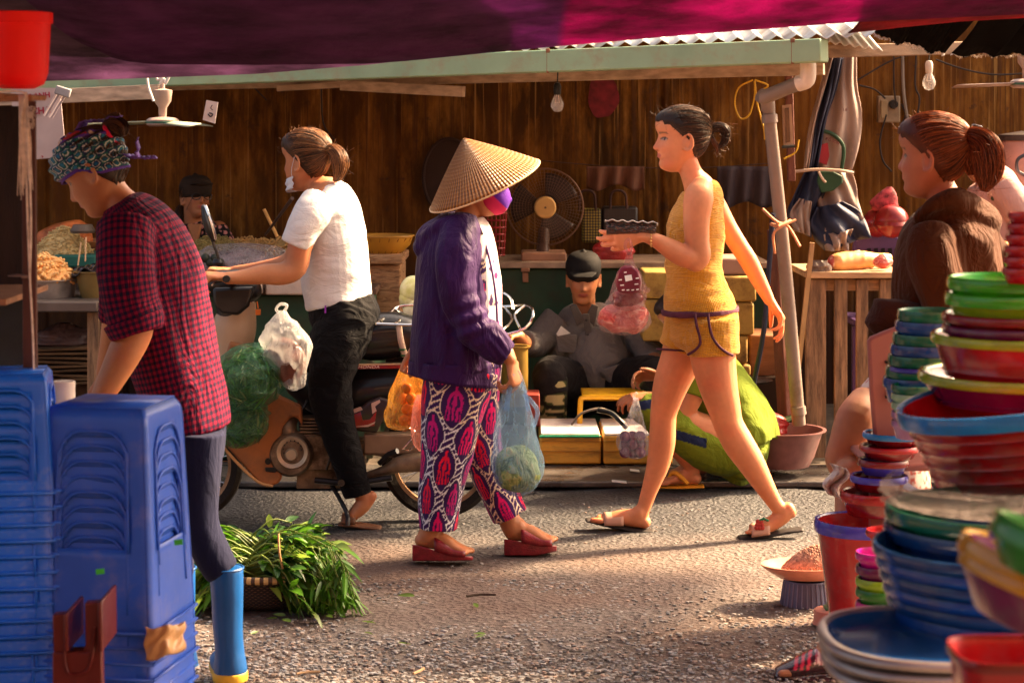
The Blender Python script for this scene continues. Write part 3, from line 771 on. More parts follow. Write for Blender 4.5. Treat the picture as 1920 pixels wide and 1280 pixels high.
# ================================================================== the walking woman in yellow
def woman_yellow():
    D = 8.16; r = thing('person', 'woman in yellow sleeveless top and shorts walking left with meat bags', 'person', G(1300, 1003) + Vector((0, 0, 0)))
    b = Fig(D)
    b.head(b.p(1276, 266), math.pi + .10, .04, 0, 1.09)
    b.t([(1283, 290, 0, 21, 22), (1296, 325, 0, 21, 24), (1310, 350, 0, 30, 36), (1318, 372, 0, 36, 62)])                       # neck
    b.t([(1316, 362, 0, 30, 66), (1310, 400, 0, 44, 70), (1304, 450, 0, 50, 66), (1302, 510, 0, 48, 60), (1308, 560, 0, 54, 68), (1318, 605, 0, 56, 68), (1322, 625, 0, 36, 40)])   # trunk
    # near (left) arm, bent
    b.t([(1316, 352, -.17, 22), (1310, 372, -.19, 28, 27), (1306, 410, -.20, 25, 24), (1307, 450, -.20, 23, 22), (1312, 478, -.20, 21, 21), (1304, 490, -.20, 20, 20)])
    b.t([(1308, 480, -.20, 20), (1285, 481, -.21, 21, 20), (1258, 467, -.22, 19, 18), (1232, 452, -.23, 14, 15), (1212, 444, -.235, 11, 14), (1202, 441, -.235, 11, 14)])
    pal = b.hand(b.p(1204, 441, -.235), (-1, -.05, -.22), (-.2, 1, .1), -1, (.42, .40, .45, .55), (.55, .25), 1.05, .08)
    # far (right) arm, trailing
    b.t([(1322, 358, .16, 22), (1338, 385, .18, 24), (1362, 425, .19, 20), (1386, 462, .19, 18), (1404, 490, .19, 18), (1425, 530, .19, 15), (1442, 562, .185, 11, 12)])
    b.hand(b.p(1443, 562, .185), (.55, 0, -.85), (-.85, -.1, -.5), 1, (.35, .4, .5, .62), (.55, .45), 1.0, .05)
    # far (right) leg forward, near (left) leg back
    b.t([(1290, 625, .09, 44), (1278, 670, .09, 40, 38), (1258, 720, .09, 34), (1245, 770, .09, 26), (1243, 795, .09, 25), (1241, 830, .09, 25.5, 25), (1234, 870, .09, 22), (1219, 915, .085, 16), (1206, 955, .08, 13), (1203, 968, .08, 13)])
    b.foot(b.p(1203, 960, .08), b.p(1217, 992, .08), b.p(1110, 976, .08), .043)
    b.t([(1334, 625, -.09, 46), (1337, 670, -.09, 43, 40), (1346, 720, -.09, 37), (1358, 765, -.09, 31), (1366, 795, -.09, 28), (1384, 830, -.09, 29, 27), (1407, 865, -.09, 26), (1430, 905, -.085, 20), (1450, 938, -.08, 15), (1460, 952, -.08, 14)])
    b.w([(b.p(1462, 952, -.08), .027, .028), (b.p(1472, 962, -.08), .03, .03), (b.p(1452, 978, -.08), .03, .032), (b.p(1428, 990, -.08), .026, .04), (b.p(1412, 995, -.08), .017, .04)], k=4)
    b.w([(b.p(1478, 952, -.08), .024, .026), (b.p(1482, 960, -.08), .024, .026)])
    for i in range(5):
        o = (i - 2) * .018; b.w([(b.p(1416, 995, -.08 + o), .009), (b.p(1399 + i * 1.5, 998, -.08 + o), .008)], k=2, n=10)
    body = b.fuse('body', skin_mat(), r, .0045, 5, skincol(b, SK['fair']))
    hm = hair_mat('hair_black', (.006, .004, .003), (.14, .055, .022))
    T0 = (-.100, 0, .128)
    hair(b, hm, body, T0, n=800, seed=3, grow=.009, fly=120, bun=[([(-.095, 0, .128), (-.122, 0, .150), (-.152, 0, .148), (-.165, 0, .125), (-.155, 0, .095), (-.132, 0, .080)], [.012, .016, .017, .016, .012, .004], 60, 90),
         ([(-.095, 0, .125), (-.115, 0, .105), (-.128, 0, .078), (-.132, 0, .06)], [.010, .010, .008, .003], 30, 30)])
    # clothes
    yel = NT('yellow_knit'); uv = yel.attr('tuv', scale=(1, 1, 1)); s = yel.sep(uv)
    k1 = yel.math('SINE', yel.math('MULTIPLY', yel.math('ADD', s[0], s[1]), 520)); k2 = yel.math('SINE', yel.math('MULTIPLY', yel.math('SUBTRACT', s[0], s[1]), 520)); kk = yel.math('MULTIPLY', k1, k2)
    yel.set(base=yel.ramp(kk, [(.2, (.70, .30, .012)), (.8, (.88, .47, .05))]), rough=.85, sheen=.3, spec=.2); b0 = yel.bump(kk, .0025, .8); yel.bump(yel.noise(yel.coord(scale=(7, 7, 14)), 1.5, 3, .5, 1.5), .02, .8, b0)
    t = Fig(D)
    t.t([(1316, 345, 0, 22, 46), (1320, 362, 0, 37, 60), (1311, 395, 0, 47, 71), (1305, 430, 0, 54, 73), (1303, 470, 0, 53, 66), (1302, 510, 0, 53, 64), (1306, 545, 0, 59, 70), (1312, 575, 0, 66, 78), (1313, 583, 0, 67, 79)], cap='flat', n=28)
    top = t.fuse('top', yel.m, body, .0045, 4, disp=folds(.010, (7, 7, 17), 2), uvw=True)
    pip = M('plum_piping', (.09, .02, .045), .8)
    h = Fig(D); h.t([(1313, 578, 0, 72.5, 86), (1313.5, 587, 0, 73, 87)], cap='flat', n=28, k=2); h.fuse('hem', pip, top, .0035, 1, disp=folds(.004, (9, 9, 22), 2))
    g = Fig(D)
    g.t([(1321, 575, 0, 61, 78), (1321, 600, 0, 64, 84), (1320, 640, 0, 62, 86)], cap='flat', n=28)
    g.t([(1332, 600, -.085, 52, 52), (1335, 640, -.09, 50, 50), (1337, 665, -.092, 49.5, 48)], cap='flat')
    g.t([(1298, 590, .085, 50, 50), (1286, 635, .09, 47, 48), (1278, 657, .092, 46, 46)], cap='flat')
    g.t([(1318, 620, 0, 62, 70), (1310, 645, 0, 50, 66), (1304, 662, 0, 40, 50)], cap='flat')
    sh = g.fuse('shorts', yel.m, body, .0045, 4, disp=folds(.005, (9, 9, 20), 6), uvw=True)
    mb = MB()
    def onleg(a, y, off=0):           # ring round the near thigh
        cx = np.interp(y, [610, 640, 663], [330, 335, 337]) + 1000; return b.p(cx + 51 * math.sin(a), y, -.09 - .108 * math.cos(a))
    def sf(x, y): return onleg(math.asin(max(-1, min(1, (x - np.interp(y, [610, 640, 663], [1330, 1335, 1337])) / 51))), y) + Vector((0, -.006 if y > 600 else .0, 0))
    for L_ in (((1303, 588), (1306, 610), (1312, 632), (1312, 645), (1303, 656), (1290, 664)), ((1327, 587), (1330, 610), (1335, 630), (1346, 647), (1360, 659), (1374, 666))):
        mb = MB(); mb.tube([sf(*q) for q in L_], .0052, 8, k=5); mb.build('piping', pip, sh)
    mb = MB()
    mb.build('piping', pip, sh) if mb.V else 0; mb = MB(); mb.tube([b.p(1277 + 45 * math.sin(a), 657 + 3 * math.sin(a), .09 - .095 * math.cos(a)) for a in np.linspace(-2, 1.3, 10)], .004, 8)
    mb.build('piping', pip, sh)
    # slippers
    sole = M('slipper_sole', (.025, .018, .016), .6); strap = M('slipper_strap', (.62, .33, .22), .5)
    s1 = Fig(D); s1.w([(b.p(1224, 996, .08), .009, .03), (b.p(1190, 993, .08), .011, .036), (b.p(1150, 985, .08), .010, .04), (b.p(1100, 974, .08), .006, .038)], ref=(0, 1, 0), k=4)
    s1.fuse('slipper', sole, body, .0035, 2)
    s2 = Fig(D); s2.w([(b.p(1503, 992, -.08), .008, .034), (b.p(1470, 996, -.08), .010, .037), (b.p(1430, 1003, -.08), .009, .043), (b.p(1386, 1007, -.08), .007, .036)], k=4)
    sl = s2.fuse('slipper', sole, body, .0035, 2)
    def strapm(c, dx, h, w, parent, cl=.04, tilt=0):
        m = MB(); m.grid(lambda u, v: (c[0] + (v - .5) * dx, c[1] - w * math.cos(math.pi * u), c[2] + h * math.sin(math.pi * u) ** .7 + (v - .5) * dx * tilt), 20, 6)
        return m.build('strap', strap, parent, solid=.003)
    strapm(b.p(1150, 981, .08), .075, .042, .046, body.children[-2] if False else sl, tilt=.0)
    strapm(b.p(1424, 1000, -.08), .07, .040, .047, sl, tilt=.15)
    m = MB(); c = b.p(1424, 983, -.125); 
    for q in range(9): m.ball(c + Vector(((q % 3 - 1) * .011 * (1 - .25 * (q // 3)), 0, (1 - q // 3) * -.012 + .0)), (.009, .004, .009), 8)
    m.build('strawberry', M('strawberry', (.5, .04, .03), .5), sl)
    m = MB()
    for q in range(5): m.ball(c + Vector((.016 + (q - 2) * .007, 0, .022 + abs(q - 2) * -.003)), (.007, .004, .005), 8)
    m.build('strawberry_leaf', M('strawberry_leaf', (.02, .18, .08), .5), sl)
    # bracelet
    m = MB()
    for q in range(14):
        a = 6.2832 * q / 14; m.ball(b.p(1221, 448 + 13.5 * math.cos(a), -.232) + Vector((.003 * math.sin(a), .031 * math.sin(a), 0)), .0042, 8)
    m.build('bracelet', M('gold', (.85, .55, .2), .25, metal=1), body)
    return r, b, pal
FY = woman_yellow()
# ================================================================== woman in the conical hat
def ikat(co, tuv):
    u, v = tuv[:, 0], tuv[:, 1] + .05 * tuv[:, 2]; n = np.stack([u * 60, v * 60, 0 * u], 1); u = u + .0022 * vnoise(n); v = v + .002 * vnoise(n + 9)
    a = u / .118; b = v / .225; f = np.cos(2 * np.pi * a) + np.cos(2 * np.pi * b)
    c = np.tile(np.array([.040, .012, .085]), (len(co), 1)); sh = (f < 0) * .5; p = (a + sh) - np.round(a + sh); q = (b + sh) - np.round(b + sh)
    par = (np.round(a + sh) + np.round(b + sh) * 2 + (f < 0)) % 3
    red = np.where((par == 0)[:, None], [.72, .008, .14], np.where((par == 1)[:, None], [.75, .010, .05], [.48, .01, .18]))
    rr = np.sqrt((p / .20) ** 2 + ((q + .02) / .21) ** 2); ang = np.arctan2(p, q)
    ring = ((rr > .60) & (rr < .92) & (q < .06)) | ((q > .03) & (q < .24) & (np.abs(p) < .19) & (np.sin(p * 2 * np.pi / .095 + 1.5) > -.1)) | ((np.abs(p) < .035) & (q > -.3) & (q < .1)) | ((rr < .3) & (q < 0))
    c[ring] = red[ring]
    af = np.abs(f); cream = ((af > .24) & (af < .38)) | ((af <= .24) & (np.sin((b + a * .35) * 2 * np.pi * 10) > .6))
    cr_ = np.where(vnoise(co * 3 + 7)[:, None] > -.1, [.80, .62, .46], [.78, .76, .80]); c[cream] = cr_[cream]
    return c * (1 + .12 * vnoise(co * 30)[:, None])
def woman_hat():
    D = 7.7; r = thing('person', 'woman in conical straw hat, purple hooded jacket and patterned trousers', 'person', G(900, 1045))
    b = Fig(D); b.head(b.p(899, 348), .02, .12, 0, 1.03)
    b.t([(890, 370, 0, 24, 24), (878, 400, 0, 23, 25), (866, 430, 0, 34, 45)]); b.t([(864, 445, 0, 26, 45), (860, 500, 0, 50, 70), (862, 580, 0, 64, 80), (862, 660, 0, 60, 76), (864, 700, 0, 40, 50)])
    b.t([(858, 460, -.15, 20), (856, 520, -.20, 27), (870, 590, -.21, 24), (910, 635, -.21, 20), (945, 662, -.21, 15, 16), (957, 674, -.21, 12, 15)])
    b.hand(b.p(957, 673, -.21), (.25, .0, -.95), (-.9, .55, -.1), 1, (.75, .8, .85, .9), (.35, .45), 1.0, .02)
    b.t([(850, 465, .15, 18), (835, 540, .2, 24), (810, 610, .22, 20), (790, 640, .24, 14)]); b.hand(b.p(788, 645, .24), (-.2, 0, -1), (0, -1, 0), 1, (.8, .8, .8, .9), (.4, .4))
    b.t([(868, 740, -.09, 30, 30), (852, 780, -.09, 40), (838, 870, -.085, 28), (820, 950, -.08, 20), (808, 990, -.08, 20, 20), (804, 1004, -.08, 21, 20)])
    b.foot(b.p(803, 1002, -.08), b.p(778, 1024, -.08), b.p(884, 1040, -.08), .045, up=(.2, 0, 1))
    b.t([(885, 740, .09, 28, 28), (893, 780, .09, 36), (910, 860, .085, 28), (935, 930, .08, 22), (953, 970, .08, 21), (962, 990, .08, 21)])
    b.foot(b.p(964, 986, .08), b.p(950, 1013, .08), b.p(1042, 1018, .08), .045, up=(.1, 0, 1))
    body = b.fuse('body', skin_mat(), r, .0048, 5, skincol(b, SK['mid']))
    hair(b, hair_mat('hair_black', (.006, .004, .003), (.035, .018, .010)), body, (-.1, 0, .08), n=250, fly=0, seed=5)
    # trousers
    t = Fig(D)
    t.t([(868, 655, 0, 74, 92), (866, 690, 0, 74, 92), (868, 730, 0, 68, 88)], cap='flat', n=28)
    t.t([(866, 690, -.075, 68, 56), (852, 760, -.085, 60, 52), (838, 850, -.085, 47.5, 46), (825, 930, -.08, 41, 41), (821, 990, -.08, 35.5, 40)], cap='flat', n=28)
    t.t([(880, 690, .08, 60, 54), (890, 770, .085, 46, 50), (904, 850, .085, 37, 42), (936, 925, .08, 34, 38), (956, 967, .08, 34, 38)], cap='flat', n=28)
    tm = cloth('ikat_cloth', (1, 1, 1), .8, .012, (9, 9, 3), attr=True, sheen=.1)
    t.fuse('trousers', tm, body, .0038, 4, color=ikat, disp=folds(.008, (12, 12, 3), 4), uvw=True)
    # blouse (white cotton, pattern below) seen through the open jacket
    bl = Fig(D); bl.t([(880, 412, 0, 26, 44), (884, 440, 0, 40, 62), (878, 500, 0, 60, 72), (876, 570, 0, 66, 72), (874, 640, 0, 70, 76), (872, 690, 0, 66, 76)], cap='flat', n=28)
    def blc(co, tuv):
        c = ikat(co, tuv); z = co[:, 2]; k = np.clip((z - (HC - (490 - HY) / F * D)) * 18, 0, 1)[:, None]; c2 = np.where(vnoise(co * 40)[:, None] > .25, c, [.72, .66, .68]); return c2 * (1 - k) + np.array([.60, .50, .46]) * k
    bl.fuse('blouse', tm, body, .0045, 4, color=blc, disp=folds(.005, (9, 9, 5), 1))
    # jacket
    pm = cloth('purple_jersey', (.028, .005, .060), .6, .028, (8, 8, 3.4), sheen=.05, var=.25)
    j = Fig(D)
    j.t([(866, 408, 0, 30, 52), (857, 432, 0, 52, 84), (853, 480, 0, 70, 96), (856, 540, 0, 76, 96), (857, 600, 0, 80, 98), (856, 650, 0, 86, 104)], cap='flat', n=32)
    jj = Fig(D)
    jj.t([(866, 408, 0, 30, 52), (857, 432, 0, 52, 84), (852, 480, -.008, 66, 96), (852, 540, -.012, 72, 96), (850, 600, -.012, 78, 98), (850, 650, -.012, 84, 104), (850, 672, -.01, 84, 104), (851, 690, -.01, 84, 102)], cap='flat', n=32)
    jj.t([(862, 436, -.13, 38), (855, 480, -.18, 39), (856, 530, -.20, 37, 38), (862, 570, -.21, 36), (882, 608, -.21, 34), (912, 634, -.21, 30), (940, 655, -.21, 25), (952, 664, -.21, 22, 22)], cap='r0')
    jj.t([(852, 440, .13, 38), (838, 500, .19, 37), (820, 570, .21, 34), (800, 620, .22, 27), (792, 636, .23, 22)], cap='r0')
    # hood rolled on the upper back
    jj.t([(905, 428, -.02, 12, 40), (885, 424, -.05, 15, 46), (858, 425, -.04, 21, 62), (828, 436, 0, 30, 64), (806, 452, 0, 28, 52), (797, 462, 0, 20, 40)], n=24)
    jj.t([(893, 415, -.09, 10), (868, 412, -.135, 14), (835, 420, -.13, 15), (808, 438, -.08, 15), (797, 452, 0, 15), (808, 436, .08, 15), (850, 415, .12, 14)], n=14)
    fo = folds(.011, (9, 7, 3.2), 12)
    def jd(co):
        d = fo(co); px = co[:, 0] / co[:, 1] * F + CX; py = HY - (co[:, 2] - HC) / co[:, 1] * F
        el = np.exp(-((px - 885) / 40) ** 2 - ((py - 600) / 45) ** 2); d = d + .007 * el * np.sin((py + px * .35) / 4.6)
        el = np.exp(-((px - 935) / 22) ** 2 - ((py - 650) / 26) ** 2); d = d + .004 * el * np.sin((py - px * 1.1) / 3.0)
        hem = np.clip((py - 560) / 60, 0, 1) * (px < 880); return d + .006 * hem * np.sin(px / 6.5)
    jk = jj.fuse('jacket', pm, body, .0048, 4, disp=jd)
    # open the jacket front: push shell behind the blouse along the opening
    me = jk.data; n = len(me.vertices); co = np.empty(n * 3); me.vertices.foreach_get('co', co); co = co.reshape(-1, 3)
    px = co[:, 0] / co[:, 1] * F + CX; py = HY - (co[:, 2] - HC) / co[:, 1] * F; yo = co[:, 1] - D
    lim = np.interp(py, [405, 430, 470, 520, 580, 640, 690, 720], [893, 903, 918, 926, 930, 930, 938, 940]); k = (px > lim) & (yo > -.135)
    co[k, 0] -= np.clip((px[k] - lim[k]) * D / F, 0, .2) * .98
    me.vertices.foreach_set('co', co.ravel()); me.update()
    m = MB()      # slanting hem skirt of the jacket
    def hemf(u, v):
        a = -2.9 + 4.55 * u; y0 = 672; y1 = 672 + 24 + 26 * (math.sin(a) + 1) * .5
        y = y0 + (y1 - y0) * v; rx = 84 + 2 * v + 1.6 * math.sin(a * 9); cx = 851; q = b.p(cx + rx * math.sin(a), y, 0); return (q.x, D - .01 - (.202 + .004 * math.sin(a * 9)) * math.cos(a), q.z)
    m.grid(hemf, 70, 6); m.build('hem', pm, jk, solid=.003, angle=0)
    m = MB(); m.tube([(b.p(x, y, dd)) for x, y, dd in ((898, 418, -.05), (908, 450, -.09), (921, 500, -.12), (930, 560, -.13), (933, 620, -.135), (938, 690, -.13))], .004, 8, k=4); m.build('zip', M('zip_purple', (.09, .02, .14), .4), jk)
    # mask
    mk = Fig(D); c, Rm, k = b.hd
    rows = [(b.hp(.015, 0, .085), .064 * k, .030 * k), (b.hp(.035, 0, .078), .068 * k, .054 * k), (b.hp(.065, 0, .070), .062 * k, .062 * k), (b.hp(.092, 0, .068), .044 * k, .052 * k), (b.hp(.108, 0, .068), .022 * k, .030 * k), (b.hp(.114, 0, .068), .007 * k, .01 * k)]
    mk.w(rows, ref=Rm @ Vector((0, 0, 1)), n=28, k=5, cap='round')
    def mc(co, tuv):
        h = b.hl(co); cc = np.tile(np.array([.10, .015, .30]), (len(co), 1)); cc[(h[:, 2] + h[:, 0] * .75) < .115] = (.50, .02, .10); return cc
    mk.fuse('mask', cloth('mask_cloth', (1, 1, 1), .75, .004, attr=True), body, .0042, 3, color=mc)
    m = MB(); m.tube([b.hp(.05, -.066, .10), b.hp(.02, -.076, .115), b.hp(-.005, -.078, .118)], .002, 6, k=4); m.build('mask_loop', M('magenta_loop', (.5, .02, .12), .7), body)
    # wedge sandals
    rm = M('red_wedge', (.22, .012, .02), .35, coat=.3, var=.3, vs=40, bump=.002, bs=140)
    for (x0, x1, yb, yh, yt, dd) in ((773, 887, 1051, 1020, 1042, -.08), (945, 1044, 1041, 1010, 1022, .08)):
        m = MB(); n = 14; V = []
        for i in range(n + 1):
            t_ = i / n; x = x0 + (x1 - x0) * t_; yt_ = yh + (yt - yh) * min(1, t_ * 1.5) ** 1.2; ybb = yb - max(0, t_ - .62) * (yb - yt - 7) * 1.8; w_ = (.033 + .012 * math.sin(min(1, t_ * 1.25) * 2.2)) * (1 - max(0, t_ - .82) ** 2 * 14)
            for yy, s_ in ((yt_, -1), (yt_, 1), (ybb, 1), (ybb, -1)): V.append(b.p(x, yy, dd + s_ * w_))
        m.add(V, [(i * 4 + j, i * 4 + (j + 1) % 4, (i + 1) * 4 + (j + 1) % 4, (i + 1) * 4 + j) for i in range(n) for j in range(4)] + [(3, 2, 1, 0), tuple(n * 4 + q for q in range(4))])
        so = m.build('wedge_sandal', rm, body, bevel=.004)
        m = MB(); cx = x0 + (x1 - x0) * .60
        def st(u, v):
            x = cx - 27 + 58 * v; yy = yh + (yt - yh) * min(1, (x - x0) / (x1 - x0) * 1.5) ** 1.2; h = (30 - 15 * v) ; q = b.p(x, yy + 2 - h * math.sin(math.pi * u) ** .6, dd - .048 * math.cos(math.pi * u)); return q
        m.grid(st, 22, 8); m.build('strap', rm, so, solid=.003)
    # conical hat
    C = b.p(909, 348, -.01); Rr = 112 * D / F; ax = Vector((-41, -17, 92)).normalized(); Hh = 99 * D / F
    rot = ax.to_track_quat('Z', 'X').to_matrix()
    def hatc():
        t = NT('palm_leaf'); v = t.attr('hat'); s = t.sep(v); st_ = t.math('SINE', t.math('MULTIPLY', s[0], 92)); rg_ = t.math('SINE', t.math('MULTIPLY', s[1], 120))
        c = t.ramp(st_, [(.0, (.16, .045, .005)), (.45, (.44, .145, .016)), (1, (.60, .235, .04))]); n = t.noise(t.attr('hat', scale=(16, 3, 1)), 3, 3); c = t.mix(t.ramp(n, [(.35, (0, 0, 0)), (.7, (.6, .6, .6))]), c, (.52, .20, .035))
        c = t.mix(t.ramp(rg_, [(.93, (0, 0, 0)), (1, (.5, .5, .5))]), c, (.66, .33, .09)); tr = t.n.new('ShaderNodeBsdfTranslucent'); t.l.new(c, tr.inputs[0]); mx = t.n.new('ShaderNodeMixShader'); mx.inputs[0].default_value = .22
        t.set(base=c, rough=.45, spec=.5); t.bump(t.math('ADD', st_, t.math('MULTIPLY', rg_, .4)), .0025, .8); t.l.new(t.b.outputs[0], mx.inputs[1]); t.l.new(tr.outputs[0], mx.inputs[2]); t.l.new(mx.outputs[0], t.n['Material Output'].inputs[0]); return t.m
    V = []; uv = []; Fc = []; na, nr = 96, 14
    for i in range(nr + 1):
        t_ = .012 + .988 * i / nr
        for j in range(na):
            a = 6.2832 * j / na; rr = Rr * t_ * (1 + .004 * math.sin(a * 48)); V.append(C + rot @ Vector((rr * math.cos(a), rr * math.sin(a), Hh * (1 - t_) + .004 * math.sin(t_ * 3.1)))); uv.append((a, t_, 0))
    for i in range(nr):
        for j in range(na): Fc.append((i * na + j, i * na + (j + 1) % na, (i + 1) * na + (j + 1) % na, (i + 1) * na + j))
    Fc.append(tuple(range(na)))
    hat = mesh_obj('conical_hat', V, Fc, hatc(), body, angle=0); a = hat.data.attributes.new('hat', 'FLOAT_VECTOR', 'POINT'); a.data.foreach_set('vector', np.array(uv).ravel())
    so = hat.modifiers.new('s', 'SOLIDIFY'); so.thickness = .0025
    m = MB(); m.tube([C + rot @ Vector((Rr * math.cos(a), Rr * math.sin(a), 0)) for a in np.linspace(0, 6.2832, 80)[:-1]], .0035, 8, closed=True); m.build('rim', M('hat_rim', (.72, .45, .22), .5), hat)
    return r, b
FH = woman_hat()

# ================================================================== scooter rider in white
def rider():
    D = 8.43; r = thing('person', 'woman in white T-shirt and black jeans sitting on the scooter', 'person', G(680, 990))
    b = Fig(D); b.head(b.p(572, 305), math.pi - .52, .10, 0, 1.05)
    b.t([(580, 325, 0, 20, 22), (592, 350, 0, 21, 23), (605, 375, 0, 36, 50)]); b.t([(612, 372, 0, 42, 66), (625, 420, 0, 52, 70), (628, 480, 0, 56, 66), (632, 540, 0, 52, 60), (640, 590, 0, 36, 46)])
    b.t([(592, 385, -.16, 28), (575, 425, -.19, 25), (562, 465, -.20, 23), (553, 500, -.20, 23, 22), (530, 513, -.215, 21, 20), (495, 514, -.23, 19, 18), (460, 519, -.25, 14.5, 15), (436, 521, -.265, 12, 13), (428, 521, -.27, 12, 13)])
    b.hand(b.p(430, 520, -.27), (-1, -.25, .12), (.0, .15, -1), -1, (.72, .78, .82, .86), (.5, .5), 1.02, .05)
    b.t([(600, 385, .16, 26), (570, 440, .19, 22), (545, 490, .2, 20), (490, 505, .24, 16), (440, 510, .28, 12)]); b.hand(b.p(434, 510, .28), (-1, .1, .1), (0, 0, -1), 1, (.7, .7, .8, .8), (.5, .5))
    b.t([(640, 640, -.12, 26), (628, 680, -.15, 30), (628, 760, -.16, 30), (645, 840, -.16, 24), (668, 905, -.16, 16, 16), (680, 930, -.16, 14, 15)])
    b.w([(b.p(681, 925, -.16), .027, .028), (b.p(684, 940, -.16), .031, .032), (b.p(672, 955, -.16), .029, .036), (b.p(658, 968, -.16), .02, .04), (b.p(650, 975, -.16), .014, .038)])
    b.w([(b.p(697, 930, -.16), .021, .024), (b.p(688, 942, -.16), .023, .026)])
    for i in range(5): o = (i - 2) * .018; b.w([(b.p(652, 974, -.16 + o), .009), (b.p(641 + i * 1.5, 979, -.16 + o), .0075)], k=2, n=10)
    body = b.fuse('body', skin_mat(), r, .0048, 5, skincol(b, SK['mid']))
    hair(b, hair_mat('hair_brown', (.010, .005, .003), (.34, .14, .05)), body, (-.105, 0, .135), n=800, seed=8, grow=.011, fly=140,
         bun=[([(-.095, 0, .135), (-.125, 0, .140), (-.150, 0, .120), (-.160, 0, .085), (-.148, .0, .045), (-.125, 0, .025)], [.014, .024, .030, .031, .022, .006], 160, 160)])
    wm = cloth('white_tee', (.72, .67, .64), .85, .008, (6, 6, 11), sheen=.1, var=.03)
    t = Fig(D); t.t([(600, 352, 0, 20, 34), (608, 362, 0, 38, 62), (617, 385, 0, 54, 82), (624, 430, 0, 60, 84), (628, 480, 0, 63, 78), (631, 530, 0, 64, 80), (635, 557, 0, 63, 82), (637, 566, 0, 63, 83)], cap='flat', n=32)
    t.t([(600, 382, -.13, 34), (584, 402, -.17, 34), (568, 430, -.195, 31), (554, 460, -.20, 28, 29)], cap='flat'); t.t([(605, 382, .13, 34), (585, 410, .18, 32), (565, 445, .19, 28)], cap='flat')
    t.fuse('t_shirt', wm, body, .0048, 4, disp=folds(.008, (6, 6, 14), 3))
    bm = cloth('black_denim', (.0025, .002, .003), .85, .016, (8, 8, 12), sheen=.05, var=.3)
    g = Fig(D); g.t([(640, 562, 0, 60, 80), (646, 590, 0, 66, 92), (650, 620, 0, 62, 90)], cap='flat', n=28)
    g.t([(655, 585, -.08, 54, 50), (640, 630, -.12, 52, 50), (624, 680, -.15, 45), (620, 730, -.16, 40), (630, 790, -.16, 34), (645, 840, -.16, 32), (660, 890, -.16, 28), (671, 928, -.16, 26)], cap='flat', n=24)
    g.t([(655, 590, .08, 52, 48), (620, 640, .14, 42), (590, 690, .17, 34), (585, 780, .18, 26), (590, 860, .18, 22)], cap='flat')
    jn = g.fuse('jeans', bm, body, .0048, 4, disp=folds(.007, (10, 10, 16), 5)); m = MB(); m.box(b.p(610, 580, -.172), (.006, .004, .03)); m.build('label_tab', M('violet_tab', (.25, .03, .35), .6), jn)
    sl = Fig(D); sl.w([(b.p(712, 989, -.16), .009, .034), (b.p(685, 986, -.16), .012, .038), (b.p(660, 983, -.16), .010, .042), (b.p(636, 982, -.16), .006, .034)]); so = sl.fuse('slipper', M('brown_slipper', (.16, .07, .035), .6), body, .0035, 2)
    m = MB(); q = b.p(655, 979, -.16); m.grid(lambda u, v: (q.x + (v - .5) * .055, q.y - .047 * math.cos(math.pi * u), q.z + .036 * math.sin(math.pi * u) ** .7), 18, 5); m.build('strap', _mats['brown_slipper'], so, solid=.004)
    # surgical mask pulled under the chin
    m = MB(); c, Rm, k = b.hd
    m.grid(lambda u, v: b.hp(.020 + .062 * math.sin(math.pi * u) + .004 * math.sin(v * 12), .060 * math.cos(math.pi * u), .012 + .045 * v - .012 * math.sin(math.pi * u)), 18, 8)
    mk = m.build('face_mask', M('mask_white', (.62, .64, .68), .7), body, solid=.002); m = MB()
    m.tube([b.hp(.022, .060, .05), b.hp(.015, .070, .08), b.hp(-.008, .076, .128)], .0012, 5, k=4); m.build('ear_loop', _mats['mask_white'], mk)
    return r, b
FR_ = rider()

